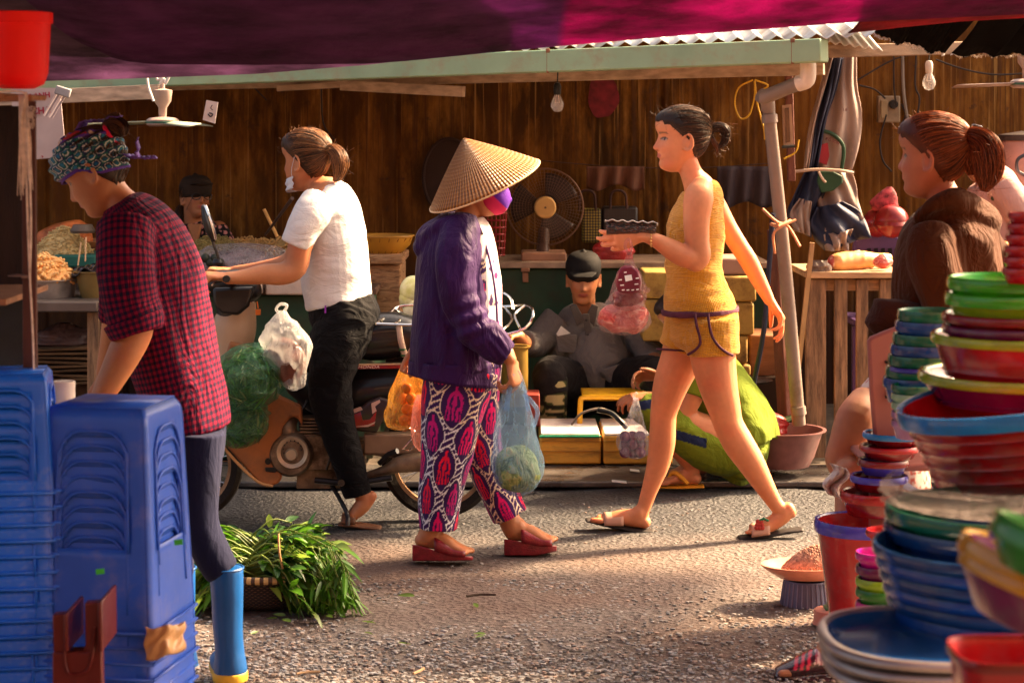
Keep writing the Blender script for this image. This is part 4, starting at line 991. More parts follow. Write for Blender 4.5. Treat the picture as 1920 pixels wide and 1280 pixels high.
# ================================================================== woman in plaid shirt and head scarf
def plaid_mat():
    t = NT('plaid'); s = t.sep(t.attr('tuv')); k = 2 * math.pi / .0175
    a = t.math('GREATER_THAN', t.math('SINE', t.math('MULTIPLY', s[0], k)), 0); b = t.math('GREATER_THAN', t.math('SINE', t.math('MULTIPLY', s[1], k)), 0)
    c = t.mix(a, t.mix(b, (.007, .006, .026), (.075, .004, .024)), t.mix(b, (.075, .004, .024), (.20, .005, .03)))
    c = t.mix(t.math('MULTIPLY', t.noise(t.coord(), 8, 3), .2), c, (.03, .012, .03))
    t.set(base=c, rough=.85, sheen=0, spec=.1); b0 = t.bump(t.noise(t.coord(), 200, 2), .0006); t.bump(t.noise(t.coord(scale=(9, 9, 2.6)), 1.7, 4, .5, 1.5), .022, .9, b0); return t.m
def woman_plaid():
    D = 6.02; r = thing('person', 'woman in red plaid shirt, head scarf and blue boots bending over', 'person', G(420, 1272))
    b = Fig(D); b.head(b.p(180, 328), math.pi - .18, .62, 0, 1.05)
    b.t([(200, 345, 0, 30, 31), (222, 375, 0, 31, 34), (250, 410, 0, 46, 60)]); b.t([(262, 440, 0, 70, 100), (290, 520, 0, 78, 105), (310, 600, 0, 76, 100), (335, 700, 0, 62, 90), (350, 770, 0, 40, 60)])
    b.t([(232, 450, -.17, 42), (232, 520, -.2, 40), (250, 600, -.2, 36), (250, 625, -.2, 34), (232, 665, -.215, 31), (206, 715, -.23, 25), (185, 755, -.24, 19, 20)])
    b.hand(b.p(186, 752, -.24), (-.45, 0, -.9), (.3, .9, 0), -1, (.4, .4, .5, .5), (.5, .4))
    b.t([(245, 460, .15, 34), (228, 540, .22, 32), (212, 640, .28, 26), (200, 700, .3, 22)]); b.hand(b.p(198, 705, .3), (-.3, 0, -1), (0, 1, 0), 1, (.4,) * 4, (.5, .4))
    b.t([(370, 830, -.1, 26), (372, 900, -.1, 30), (380, 1000, -.1, 24), (414, 1080, -.1, 18), (424, 1200, -.1, 16), (426, 1240, -.1, 16)]); b.t([(345, 830, .12, 26), (330, 900, .14, 30), (326, 1000, .14, 26), (330, 1100, .15, 18), (333, 1200, .15, 16)])
    body = b.fuse('body', skin_mat(), r, .0055, 5, skincol(b, SK['tan']))
    hm = hair_mat('hair_black', (.006, .004, .003), (.035, .018, .010))
    hair(b, hm, body, (-.105, 0, .165), n=350, seed=9, fly=10, bun=[([(-.085, 0, .165), (-.110, 0, .180), (-.125, 0, .165), (-.122, 0, .145)], [.018, .030, .028, .012], 160, 40), ([(-.095, 0, .18), (-.12, 0, .205), (-.15, 0, .20)], [.015, .012, .004], 50, 10)])
    m = MB(); m.tube([b.hp(-.102 + .034 * 0, .034 * math.cos(a), .165 + .034 * math.sin(a)) for a in np.linspace(0, 6.28, 20)[:-1]], .007, 8, closed=True); m.build('hair_tie', M('red_tie', (.6, .01, .06), .6), body)
    # head scarf wrapped round forehead and crown
    V = []; Cc = []; na, nr = 200, 64
    for i in range(nr + 1):
        for j in range(na):
            az = 2 * math.pi * j / na; ca = math.cos(az); low = np.interp(ca, [-1, -.4, .2, 1], [-.62, -.50, .02, .12]); top = np.interp(ca, [-1, -.6, 0, 1], [.45, 1.1, 1.45, 1.5]); el = low + (top - low) * (i / nr)
            u = np.array([math.cos(el) * ca, math.cos(el) * math.sin(az), math.sin(el)]); q = skull(u) + u * (.013 + .004 * math.sin(el * 26 + az * 3) * (1 if i not in (0, nr) else 0)); V.append(b.hp(*q))
            a_, b_ = az * .085, el * .1
            f1 = math.sin(a_ * 120) * math.sin(b_ * 120); rim = i < 4 or i > nr - 5; diag = el - .55 - .5 * math.sin(az * 1.0 + .6)
            if rim or abs(diag) < .05: cc = (.09, .035, .28)
            elif diag < 0: cc = (.55, .58, .55) if abs(abs(f1) - .42) < .10 else ((.01, .10, .085) if f1 > 0 else (.012, .02, .07)) if abs(f1) < .8 else (.02, .16, .30)
            else:
                nz = vnoise(np.array([[a_ * 32, b_ * 32, 1.0]]))[0]; cc = (.62, .46, .36) if nz > .05 else ((.35, .03, .03) if nz < -.35 else (.05, .04, .10))
            Cc.append((*cc, 1))
    Fc = [(i * na + j, i * na + (j + 1) % na, (i + 1) * na + (j + 1) % na, (i + 1) * na + j) for i in range(nr) for j in range(na)]
    sm = cloth('scarf_cloth', (1, 1, 1), .6, .006, attr=True); sc_ = mesh_obj('head_scarf', V, Fc, sm, body, angle=0); a = sc_.data.color_attributes.new('Col', 'FLOAT_COLOR', 'POINT'); a.data.foreach_set('color', np.array(Cc).ravel()); s_ = sc_.modifiers.new('s', 'SOLIDIFY'); s_.thickness = .003
    m = MB()
    for (p0, p1, p2, p3, w_) in (((-.10, .01, .10), (-.125, .02, .075), (-.14, .02, .085), (-.165, .03, .115), .016), ((-.10, -.01, .10), (-.13, -.01, .07), (-.145, -.02, .06), (-.16, -.02, .05), .012), ((.02, .0, .232), (-.06, .0, .236), (-.10, .0, .212), (-.15, .0, .195), .022)):
        A = cr([p0, p1, p2, p3], 6)
        for s2 in (0,): 
            base = len(m.V)
            for ii, q in enumerate(A):
                for e in (-1, 0, 1): m.V.append(b.hp(q[0], q[1] + e * w_ * (1 - .5 * ii / len(A)), q[2] + .006 * math.sin(ii * 1.3 + e)))
            for ii in range(len(A) - 1):
                for e in (0, 1): m.F.append((base + ii * 3 + e, base + ii * 3 + e + 1, base + ii * 3 + e + 4, base + ii * 3 + e + 3)); m.m.append(0)
    m.build('scarf_tail', M('scarf_violet', (.13, .06, .34), .6, var=.5, vs=60), sc_, solid=.002, angle=0)
    pm = plaid_mat(); t = Fig(D)
    t.t([(226, 384, 0, 34, 46), (240, 402, 0, 56, 84), (262, 445, 0, 82, 118), (284, 510, 0, 92, 124), (300, 580, 0, 91, 118), (318, 650, 0, 84, 114), (336, 720, 0, 79, 116), (352, 780, 0, 74, 118), (358, 806, 0, 72, 118)], cap='flat', n=36)
    t.t([(236, 425, -.15, 52), (234, 470, -.19, 50), (236, 520, -.205, 50), (244, 570, -.205, 51), (254, 600, -.205, 52), (258, 622, -.205, 46)], cap='flat', n=26)
    t.t([(242, 425, .15, 48), (226, 490, .2, 42), (222, 560, .23, 38), (218, 600, .25, 36)], cap='flat')
    sh = t.fuse('shirt', pm, body, .0055, 4, disp=folds(.009, (8, 8, 3.2), 7), uvw=True)
    q = Fig(D); q.t([(249, 596, -.208, 56.5, 57), (258, 624, -.208, 50, 52)], cap='flat', k=3, n=26); q.fuse('cuff', pm, sh, .005, 1, disp=folds(.004, (12, 12, 12), 3), uvw=True)
    q = Fig(D); q.t([(226, 380, 0, 37, 47), (233, 392, 0, 46, 58)], cap='flat', k=3, n=26); q.fuse('collar', pm, sh, .005, 1, uvw=True)
    nv = cloth('navy_trousers', (.006, .008, .032), .85, .012, (9, 9, 3), var=.2); g = Fig(D)
    g.t([(356, 770, 0, 66, 108), (362, 820, 0, 60, 104), (362, 860, 0, 56, 96)], cap='flat', n=28)
    g.t([(372, 810, -.1, 48, 60), (371, 900, -.1, 42, 50), (374, 980, -.1, 36, 42), (398, 1040, -.1, 34, 38), (418, 1072, -.1, 31, 35)], cap='flat'); g.t([(345, 810, .12, 52, 60), (330, 900, .14, 46), (326, 1000, .14, 40), (330, 1080, .14, 34)], cap='flat')
    g.fuse('trousers', nv, body, .0055, 4, disp=folds(.006, (10, 10, 3), 9))
    rb = M('blue_rubber', (.003, .075, .28), .35, var=.15, vs=7, coat=.1, bump=.001, bs=30); yb = M('yellow_rubber', (.62, .36, .03), .5)
    for cx, dd in ((424, -.1), (335, .16)):
        q = Fig(D); q.t([(cx + 0, 1064, dd, 32, 36), (cx + 2, 1110, dd, 30, 34), (cx + 3, 1170, dd, 28, 31), (cx + 6, 1215, dd, 27, 31), (cx + 8, 1250, dd, 31, 34), (cx + 8, 1262, dd, 31, 34)], cap='flat')
        W = b.p(cx + 8, 1252, dd); q.w([(W + Vector((.0, .0, .0)), .045, .03), (W + Vector((-.02, .07, -.002)), .046, .032), (W + Vector((-.04, .15, -.008)), .04, .026)], ref=(0, 0, 1)); bt = q.fuse('rubber_boot', rb, body, .0055, 3)
        q = Fig(D); q.w([(W + Vector((0, -.0, -.018)), .05, .014), (W + Vector((-.02, .07, -.018)), .05, .012), (W + Vector((-.042, .16, -.02)), .043, .010)], ref=(0, 0, 1), n=20); q.t([(cx + 8, 1257, dd, 33, 36), (cx + 8, 1275, dd, 33, 36)], k=3, cap='flat'); q.fuse('boot_sole', yb, bt, .005, 2)
        m = MB(); m.tube([b.p(cx + 32 * math.sin(a), 1064, dd) + Vector((0, -.052 * math.cos(a), 0)) for a in np.linspace(0, 6.28, 28)[:-1]], .003, 6, closed=True); m.build('boot_cuff', rb, bt)
    return r, b
FP = woman_plaid()
# ================================================================== seated man in grey shirt
def man_grey():
    D = 10.62; r = thing('person', 'man in grey shirt and black cap sitting behind the foam boxes', 'person', P(1115, 850, D))
    b = Fig(D); b.head(b.p(1094, 527), -math.pi / 2 - .05, .20, 0, 1.08); Y = (1, 0, 0)
    b.t([(1094, 552, .02, 22, 22), (1097, 580, .05, 22, 24), (1100, 600, .08, 40, 30)])
    b.t([(1102, 605, .08, 30, 22), (1106, 630, .08, 56, 36), (1112, 670, .06, 58, 44), (1115, 720, .05, 56, 46)])
    b.t([(1036, 612, .08, 16), (1010, 632, .02, 19), (992, 650, -.06, 18), (980, 640, -.25, 14), (972, 630, -.32, 11)]); b.t([(1176, 612, .08, 16), (1203, 637, .0, 19), (1222, 660, -.1, 20), (1225, 690, -.3, 14), (1215, 705, -.35, 11)])
    b.hand(b.p(1213, 707, -.36), (-.6, -.5, -.6), (0, 0, -1), 1, (.5,) * 4); b.hand(b.p(970, 628, -.33), (-.6, -.8, .0), (0, 0, -1), -1, (.5,) * 4)
    b.t([(1080, 730, .0, 26), (1052, 706, -.3, 24), (1034, 696, -.42, 20)], k=5); b.t([(1036, 715, -.41, 15), (1036, 760, -.4, 20), (1036, 850, -.4, 16), (1036, 872, -.42, 14)]); b.t([(1150, 730, .0, 26), (1192, 706, -.3, 24), (1225, 696, -.42, 20)], k=5); b.t([(1225, 715, -.41, 15), (1222, 760, -.4, 20), (1218, 850, -.4, 16), (1218, 872, -.42, 14)])
    body = b.fuse('body', skin_mat(), r, .006, 5, skincol(b, SK['mid'], closed=True, lips=(.40, .07, .06)))
    hair(b, _mats['hair_black'], body, (-.1, 0, .07), n=250, fly=0, seed=21, grow=.004)
    gm = cloth('grey_shirt', (.18, .155, .14), .85, .024, (7, 7, 5), var=.15); t = Fig(D)
    t.t([(1099, 574, .07, 28, 30), (1100, 590, .08, 58, 36), (1104, 612, .08, 84, 46), (1108, 650, .06, 84, 54), (1112, 690, .04, 80, 58), (1120, 722, .0, 66, 66)], cap='flat', n=32)
    t.t([(1048, 604, .06, 34), (1022, 628, .02, 30), (1002, 646, -.07, 25), (984, 640, -.2, 21)], cap='flat'); t.t([(1165, 602, .06, 34), (1195, 630, .02, 30), (1216, 655, -.08, 27), (1225, 682, -.2, 23)], cap='flat')
    t.t([(1150, 690, -.22, 30, 16), (1156, 712, -.24, 16, 10), (1158, 724, -.25, 5, 5)], cap='flat', k=4); t.t([(1110, 650, -.0, 60, 50), (1130, 690, -.12, 52, 46), (1146, 706, -.2, 34, 30)], cap='flat')
    sh = t.fuse('shirt', gm, body, .0058, 4, disp=folds(.012, (7, 7, 6), 17))
    m = MB(); pk = M('grey_placket', (.11, .092, .082), .8)
    m.prism([(1092, 588), (1104, 588), (1122, 700), (1108, 702)], D - .115, D - .108); m.prism([(1068, 574), (1080, 570), (1095, 596), (1082, 612)], D - .075, D - .05); m.prism([(1110, 570), (1122, 574), (1114, 612), (1098, 596)], D - .075, D - .05); m.build('collar', pk, sh, bevel=.003)
    for y in (600, 628, 655, 682): m = MB(); m.ball(b.p(1098 + (y - 590) * .13, y, -.118), (.006, .003, .006), 10); m.build('button', M('dark_button', (.03, .025, .02), .4), sh)
    m = MB(); m.prism([(1043, 626), (1052, 611), (1070, 625), (1046, 630)], D - .13, D - .125); m.build('paper_in_pocket', M('paper', (.75, .72, .65), .8), sh); m = MB(); m.prism([(1042, 626), (1082, 628), (1080, 662), (1046, 660)], D - .125, D - .105); m.build('pocket', gm, sh, bevel=.004)
    bm = cloth('black_trousers', (.012, .009, .010), .85, .012, var=.3); g = Fig(D); g.t([(1112, 715, .05, 84, 62), (1115, 760, .05, 88, 66)], cap='flat')
    g.t([(1085, 735, .02, 50), (1052, 708, -.25, 38), (1032, 698, -.38, 31), (1030, 706, -.42, 30)], k=5); g.t([(1031, 705, -.41, 29), (1035, 735, -.41, 30)], cap='flat'); g.t([(1145, 735, .02, 50), (1190, 708, -.25, 38), (1222, 698, -.38, 31), (1226, 706, -.42, 30)], k=5); g.t([(1225, 705, -.41, 29), (1222, 760, -.40, 29)], cap='flat')
    g.fuse('trousers', bm, body, .006, 4, disp=folds(.008, (9, 9, 9), 3))
    def camo(co, tuv):
        n = vnoise(co * np.array([22, 22, 60])); c = np.tile(np.array([.05, .06, .02]), (len(co), 1)); c[n > .12] = (.42, .34, .16); c[n < -.25] = (.015, .015, .01); return c
    cm = cloth('camo_cloth', (1, 1, 1), .8, .006, attr=True)
    for cx in (1036, 1218): q = Fig(D); q.t([(cx - 1, 708, -.42, 29, 28), (cx, 750, -.41, 27, 27), (cx, 820, -.41, 25, 26), (cx, 860, -.41, 26, 28)], cap='flat'); q.w([(b.p(cx, 862, -.42), .05, .035), (b.p(cx, 868, -.54), .045, .03), (b.p(cx, 876, -.62), .03, .02)], ref=(0, 0, 1)); q.fuse('camouflage_boot', cm, body, .006, 3, color=camo)
    # cap
    bk = M('black_cap', (.008, .006, .006), .8, bump=.001, bs=120); q = Fig(D); hp = b.hp
    q.w([(hp(-.005, 0, .166), .107, .090), (hp(-.005, 0, .185), .106, .089), (hp(-.005, 0, .205), .098, .084), (hp(-.005, 0, .228), .078, .068), (hp(-.005, 0, .241), .045, .04), (hp(-.005, 0, .245), .015, .012)], ref=b.hd[1] @ Vector((0, 1, 0)), n=28, k=5); ca = q.fuse('cap', bk, body, .005, 2)
    q = Fig(D); q.w([(hp(.08, 0, .170), .07, .004), (hp(.11, 0, .168), .066, .004), (hp(.135, 0, .160), .045, .004)], ref=b.hd[1] @ Vector((0, 0, 1)), n=24); q.fuse('brim', bk, ca, .0035, 1)
    return r
man_grey()

# ================================================================== seller in cap and glasses at the back left
def seller_back():
    D = 11.0; r = thing('person', 'seller in dark cap and glasses seated behind the noodle counter', 'person', P(370, 780, D))
    b = Fig(D); b.head(b.p(368, 373), -math.pi / 2 + .5, -.08, 0, .95)
    b.t([(362, 392, 0, 18, 18), (362, 415, .02, 18, 20), (364, 432, .04, 34, 26)]); b.t([(366, 428, .05, 40, 26), (370, 460, .05, 48, 36), (372, 520, .05, 48, 38), (372, 570, .05, 46, 38)])
    b.t([(326, 430, .05, 17), (322, 470, .0, 16), (330, 505, -.12, 14), (345, 515, -.2, 11)]); b.t([(410, 430, .05, 17), (420, 470, .0, 16), (412, 505, -.12, 14), (398, 515, -.2, 11)])
    b.hand(b.p(396, 516, -.22), (-.6, -.7, 0), (0, 0, -1), 1, (.5,) * 4); b.hand(b.p(347, 516, -.22), (.5, -.7, 0), (0, 0, -1), -1, (.5,) * 4)
    b.t([(350, 560, 0, 30), (345, 600, -.3, 26), (345, 640, -.35, 22), (345, 760, -.35, 16)]); b.t([(392, 560, 0, 30), (398, 600, -.3, 26), (398, 640, -.35, 22), (398, 760, -.35, 16)])
    body = b.fuse('body', skin_mat(), r, .006, 5, skincol(b, SK['tan']))
    hair(b, _mats['hair_black'], body, (-.1, 0, .06), n=250, fly=10, seed=31, grow=.010, bun=[([(-.08, -.05, .07), (-.07, -.075, .04), (-.05, -.08, .0), (-.04, -.08, -.03)], [.02, .024, .02, .008], 40, 20), ([(-.08, .05, .07), (-.07, .075, .04), (-.05, .08, .0)], [.02, .022, .01], 40, 20)])
    t = Fig(D); t.t([(363, 418, .04, 24, 24), (365, 428, .04, 46, 32), (367, 445, .05, 58, 38), (371, 500, .05, 54, 42), (373, 575, .05, 52, 44)], cap='flat', n=28); t.t([(332, 432, .05, 23), (323, 455, .03, 23), (322, 480, .0, 22)], cap='flat'); t.t([(404, 432, .05, 23), (417, 455, .03, 23), (420, 480, .0, 22)], cap='flat')
    def dots(co, tuv):
        a = co * 34; i = np.round(a); j = i + .25 * np.sin(i[:, [1, 2, 0]] * 12.9); m = np.linalg.norm(a - j, axis=1) < .42; c = np.tile(np.array([.012, .010, .012]), (len(co), 1)); c[m] = (.55, .22, .20)
        v = (co[:, 2] > (HC - (432 - HY) / F * D)) & (np.abs(co[:, 0] - (364 - CX) / F * D) < .0) ; return c
    t.fuse('blouse', cloth('dotted_cloth', (1, 1, 1), .85, .008, attr=True), body, .0055, 3, color=dots, disp=folds(.006, (8, 8, 5), 2))
    m = MB(); q = b.p; m.prism([(350, 420), (379, 420), (372, 448), (366, 462), (358, 446)], D - .09, D - .06); m.build('neckline', M('chest_skin', SK['tan'], .5, var=.1), body, bevel=.01)
    bk = _mats['black_cap']; q = Fig(D); hp = b.hp
    cm = M('brown_cap', (.03, .018, .012), .85, bump=.001, bs=120)
    q.w([(hp(-.005, 0, .164), .103, .083), (hp(-.005, 0, .180), .102, .083), (hp(-.005, 0, .200), .092, .076), (hp(-.005, 0, .222), .07, .06), (hp(-.005, 0, .233), .04, .035), (hp(-.005, 0, .236), .014, .012)], ref=b.hd[1] @ Vector((0, 1, 0)), n=28, k=5); ca = q.fuse('cap', cm, body, .005, 2)
    q = Fig(D); q.w([(hp(.07, 0, .176), .066, .004), (hp(.105, 0, .182), .062, .004), (hp(.14, 0, .180), .042, .004)], ref=b.hd[1] @ Vector((0, 0, 1)), n=24); q.fuse('brim', cm, ca, .004, 1)
    gl = None; fm = M('glasses_frame', (.01, .008, .008), .3)
    m = MB()
    for sg in (-1, 1): m.tube([hp(.095 - .010 * max(0, math.cos(a)), sg * (.033 + .023 * math.cos(a)), .114 + .017 * math.sin(a)) for a in np.linspace(0, 6.2832, 20)[:-1]], .0024, 6, closed=True)
    m.tube([hp(.094, -.01, .118), hp(.094, .01, .118)], .002, 6); m.tube([hp(.085, -.056, .12), hp(.04, -.075, .122), hp(-.01, -.078, .12)], .002, 6); m.tube([hp(.085, .056, .12), hp(.04, .075, .122), hp(-.01, .078, .12)], .002, 6)
    m.build('glasses', fm, body); return r
seller_back()

# ================================================================== person in green squatting
def squatter():
    D = 9.25; r = thing('person', 'person in lime green clothes squatting and holding a bag of onions', 'person', P(1290, 908, D))
    b = Fig(D); b.head(b.p(1278, 600), math.pi + .1, .5, 0, 1.0)
    b.t([(1290, 620, 0, 19, 20), (1304, 648, 0, 22, 26)]); b.t([(1318, 668, 0, 40, 60), (1345, 720, 0, 46, 64), (1372, 780, 0, 54, 74), (1385, 820, 0, 50, 76)])
    b.t([(1318, 690, -.17, 24), (1305, 730, -.2, 20), (1288, 765, -.2, 18), (1272, 778, -.2, 17), (1245, 762, -.2, 14), (1222, 745, -.2, 11)]); b.hand(b.p(1220, 742, -.2), (-1, -.1, -.05), (0, .3, -1), -1, (.35, .45, .55, .6), (.5, .3), .95)
    b.t([(1318, 690, .17, 24), (1290, 725, .2, 19), (1262, 720, .18, 15), (1238, 708, .12, 11)]); b.hand(b.p(1236, 706, .12), (-1, -.1, .1), (.1, -.6, -.6), 1, (.5, .6, .6, .7), (.7, .2), .95)
    b.t([(1390, 830, -.1, 46), (1330, 815, -.16, 36), (1262, 780, -.18, 27), (1225, 764, -.18, 26)], k=5); b.t([(1226, 768, -.18, 24), (1252, 812, -.17, 24), (1285, 855, -.15, 18), (1300, 880, -.14, 14)])
    b.foot(b.p(1300, 878, -.14), b.p(1312, 908, -.14), b.p(1238, 908, -.14), .042)
    b.t([(1390, 830, .12, 46), (1320, 800, .2, 36), (1250, 770, .22, 27)], k=5); b.t([(1250, 775, .2, 24), (1280, 830, .2, 22), (1310, 875, .18, 14)]); b.foot(b.p(1310, 872, .18), b.p(1322, 893, .18), b.p(1250, 893, .18), .042)
    body = b.fuse('body', skin_mat(), r, .0055, 5, skincol(b, SK['mid'])); hair(b, _mats['hair_black'], body, (-.1, 0, .10), n=400, fly=10, seed=41, grow=.016)
    gm = cloth('lime_cotton', (.14, .19, .012), .85, .016, (7, 7, 6), var=.08)
    t = Fig(D); t.t([(1300, 652, 0, 28, 34), (1318, 674, 0, 46, 70), (1340, 715, 0, 60, 84), (1366, 770, 0, 70, 92), (1384, 812, 0, 72, 96), (1386, 820, 0, 72, 96)], cap='flat', n=30); t.t([(1325, 690, -.15, 36), (1308, 722, -.19, 31), (1300, 742, -.2, 29)], cap='flat'); t.t([(1325, 690, .15, 36), (1300, 720, .19, 30)], cap='flat')
    top = t.fuse('top', gm, body, .0055, 4, disp=folds(.014, (9, 9, 7), 3))
    g = Fig(D); g.t([(1390, 800, 0, 50, 80), (1392, 830, 0, 50, 86), (1384, 862, 0, 42, 80)], n=28)
    g.t([(1386, 845, -.09, 48, 48), (1330, 838, -.15, 46, 44), (1270, 802, -.18, 38, 38), (1228, 772, -.19, 34, 34), (1214, 765, -.19, 30, 32)], cap='round', k=5); g.t([(1392, 830, .1, 58), (1325, 815, .19, 48), (1255, 785, .22, 38)], k=5)
    def stripe(co, tuv):
        c = np.tile(np.array([.135, .185, .012]), (len(co), 1)); px = co[:, 0] / co[:, 1] * F + CX; py = HY - (co[:, 2] - HC) / co[:, 1] * F
        lo = 790 + (px - 1270) * .30; m = ((py > lo + 16) & (py < lo + 34) & (px > 1262) & (px < 1325)) | ((np.abs(py - 758 + (px - 1215) * .15) < 9) & (px < 1245)); c[m & (co[:, 1] < D - .1)] = (.012, .02, .06); return c
    g.fuse('trousers', cloth('lime_trousers', (1, 1, 1), .85, .016, (8, 8, 8), attr=True), body, .005, 4, color=stripe, disp=folds(.013, (11, 9, 7), 6))
    ym = M('yellow_strap', (.62, .28, .02), .5); m = MB(); c = b.p(1268, 900, -.14)
    sl = Fig(D); sl.w([(b.p(1318, 911, -.14), .008, .036), (b.p(1280, 912, -.14), .008, .04), (b.p(1234, 912, -.14), .006, .034)]); so = sl.fuse('flip_flop', ym, body, .0045, 2)
    m.tube([b.p(1250, 902, -.14), b.p(1262, 886, -.155), b.p(1276, 893, -.182), b.p(1290, 907, -.19)], [.007, .010, .010, .008], 8, k=5); m.tube([b.p(1250, 902, -.14), b.p(1266, 888, -.11), b.p(1290, 905, -.09)], .008, 8, k=5); m.build('strap', ym, so)
    return r
squatter()

# ================================================================== woman in brown hoodie at the right
def woman_brown():
    D = 6.35; r = thing('person', 'woman in brown hoodie with reddish ponytail and black clip', 'person', P(1775, 900, D))
    b = Fig(D); b.head(b.p(1746, 300), math.pi - .50, .04, 0, 1.08)
    b.t([(1752, 320, 0, 28, 30), (1766, 360, 0, 30, 32), (1782, 400, 0, 46, 60)]); b.t([(1785, 420, 0, 46, 70), (1785, 500, 0, 80, 92), (1785, 600, 0, 80, 92), (1785, 690, 0, 80, 100)])
    b.t([(1748, 450, -.15, 26), (1765, 540, -.19, 32), (1790, 640, -.2, 28), (1780, 690, -.25, 22), (1766, 705, -.28, 16)]); b.hand(b.p(1764, 707, -.28), (-1, 0, 0), (0, 0, -1), 1, (.5,) * 4)
    b.t([(1830, 460, .15, 30), (1862, 520, .2, 28), (1850, 600, .2, 24), (1800, 640, .2, 20)]); b.hand(b.p(1796, 642, .2), (-1, 0, 0), (0, 0, -1), 1, (.5,) * 4)
    b.t([(1780, 690, -.1, 50), (1735, 640, -.12, 42), (1680, 603, -.12, 34)], k=5); b.t([(1680, 605, -.12, 32), (1700, 690, -.12, 30), (1720, 800, -.12, 22)]); b.t([(1780, 690, .1, 50), (1735, 650, .12, 42), (1690, 615, .12, 34)], k=5); b.t([(1690, 615, .12, 30), (1710, 800, .12, 22)])
    body = b.fuse('body', skin_mat(), r, .0055, 5, skincol(b, (.46, .17, .085)))
    hair(b, hair_mat('hair_auburn', (.05, .010, .004), (.42, .11, .03), .3), body, (-.10, 0, .155), n=1100, seed=51, grow=.013, fly=80, bun=[([(-.095, 0, .150), (-.120, 0, .160), (-.150, 0, .140), (-.160, 0, .100), (-.155, .0, .055), (-.145, 0, .015)], [.018, .030, .040, .042, .034, .010], 320, 160), ([(-.10, 0, .13), (-.115, 0, .10), (-.115, 0, .06)], [.02, .028, .014], 120, 20)])
    m = MB(); m.box(b.hp(-.108, -.01, .178), (.055, .022, .012), Matrix.Rotation(.25, 3, 'Y')); m.box(b.hp(-.125, -.02, .190), (.028, .03, .014), Matrix.Rotation(.25, 3, 'Y')); m.build('hair_clip', M('clip_black', (.02, .02, .03), .12, coat=1), body, bevel=.003)
    hm = cloth('brown_jersey', (.065, .018, .004), .8, .03, (8, 8, 4), var=.15)
    t = Fig(D); t.t([(1772, 380, 0, 32, 44), (1776, 405, 0, 62, 84), (1778, 450, 0, 88, 108), (1779, 520, 0, 104, 112), (1780, 600, 0, 104, 112), (1782, 690, 0, 100, 116)], cap='flat', n=36)
    t.t([(1745, 435, -.13, 40), (1748, 480, -.17, 44), (1765, 540, -.19, 46), (1792, 610, -.2, 46), (1790, 650, -.2, 42), (1750, 685, -.24, 34)], cap='flat'); t.t([(1832, 440, .13, 36), (1862, 490, .19, 34), (1866, 560, .2, 32), (1840, 620, .2, 30)], cap='flat')
    t.t([(1728, 408, -.04, 12, 40), (1748, 398, -.06, 16, 46), (1780, 388, -.05, 24, 62), (1815, 402, 0, 34, 66), (1840, 424, .02, 32, 56), (1850, 440, .02, 18, 40)], n=24); t.t([(1722, 408, -.10, 11), (1752, 385, -.13, 16), (1790, 372, -.13, 18), (1824, 388, -.08, 20), (1844, 415, 0, 20), (1820, 385, .08, 18), (1780, 370, .12, 16)], n=16)
    t.fuse('hoodie', hm, body, .0058, 4, disp=folds(.012, (8, 8, 4), 33))
    tm = cloth('dark_brown_trousers', (.045, .014, .008), .85, .014, (9, 9, 9), var=.3); g = Fig(D); g.t([(1782, 680, 0, 104, 118), (1782, 740, 0, 100, 118)], cap='flat'); g.t([(1785, 690, -.1, 66), (1735, 640, -.13, 52), (1672, 598, -.13, 40), (1664, 600, -.13, 38)], k=5); g.t([(1672, 604, -.13, 38), (1696, 700, -.13, 34), (1715, 790, -.13, 30)], cap='flat'); g.t([(1785, 690, .12, 66), (1740, 645, .13, 50), (1690, 612, .13, 40)], k=5); g.t([(1690, 615, .13, 36), (1710, 790, .13, 28)], cap='flat')
    g.fuse('trousers', tm, body, .006, 4, disp=folds(.010, (10, 10, 14), 3)); return r
woman_brown()

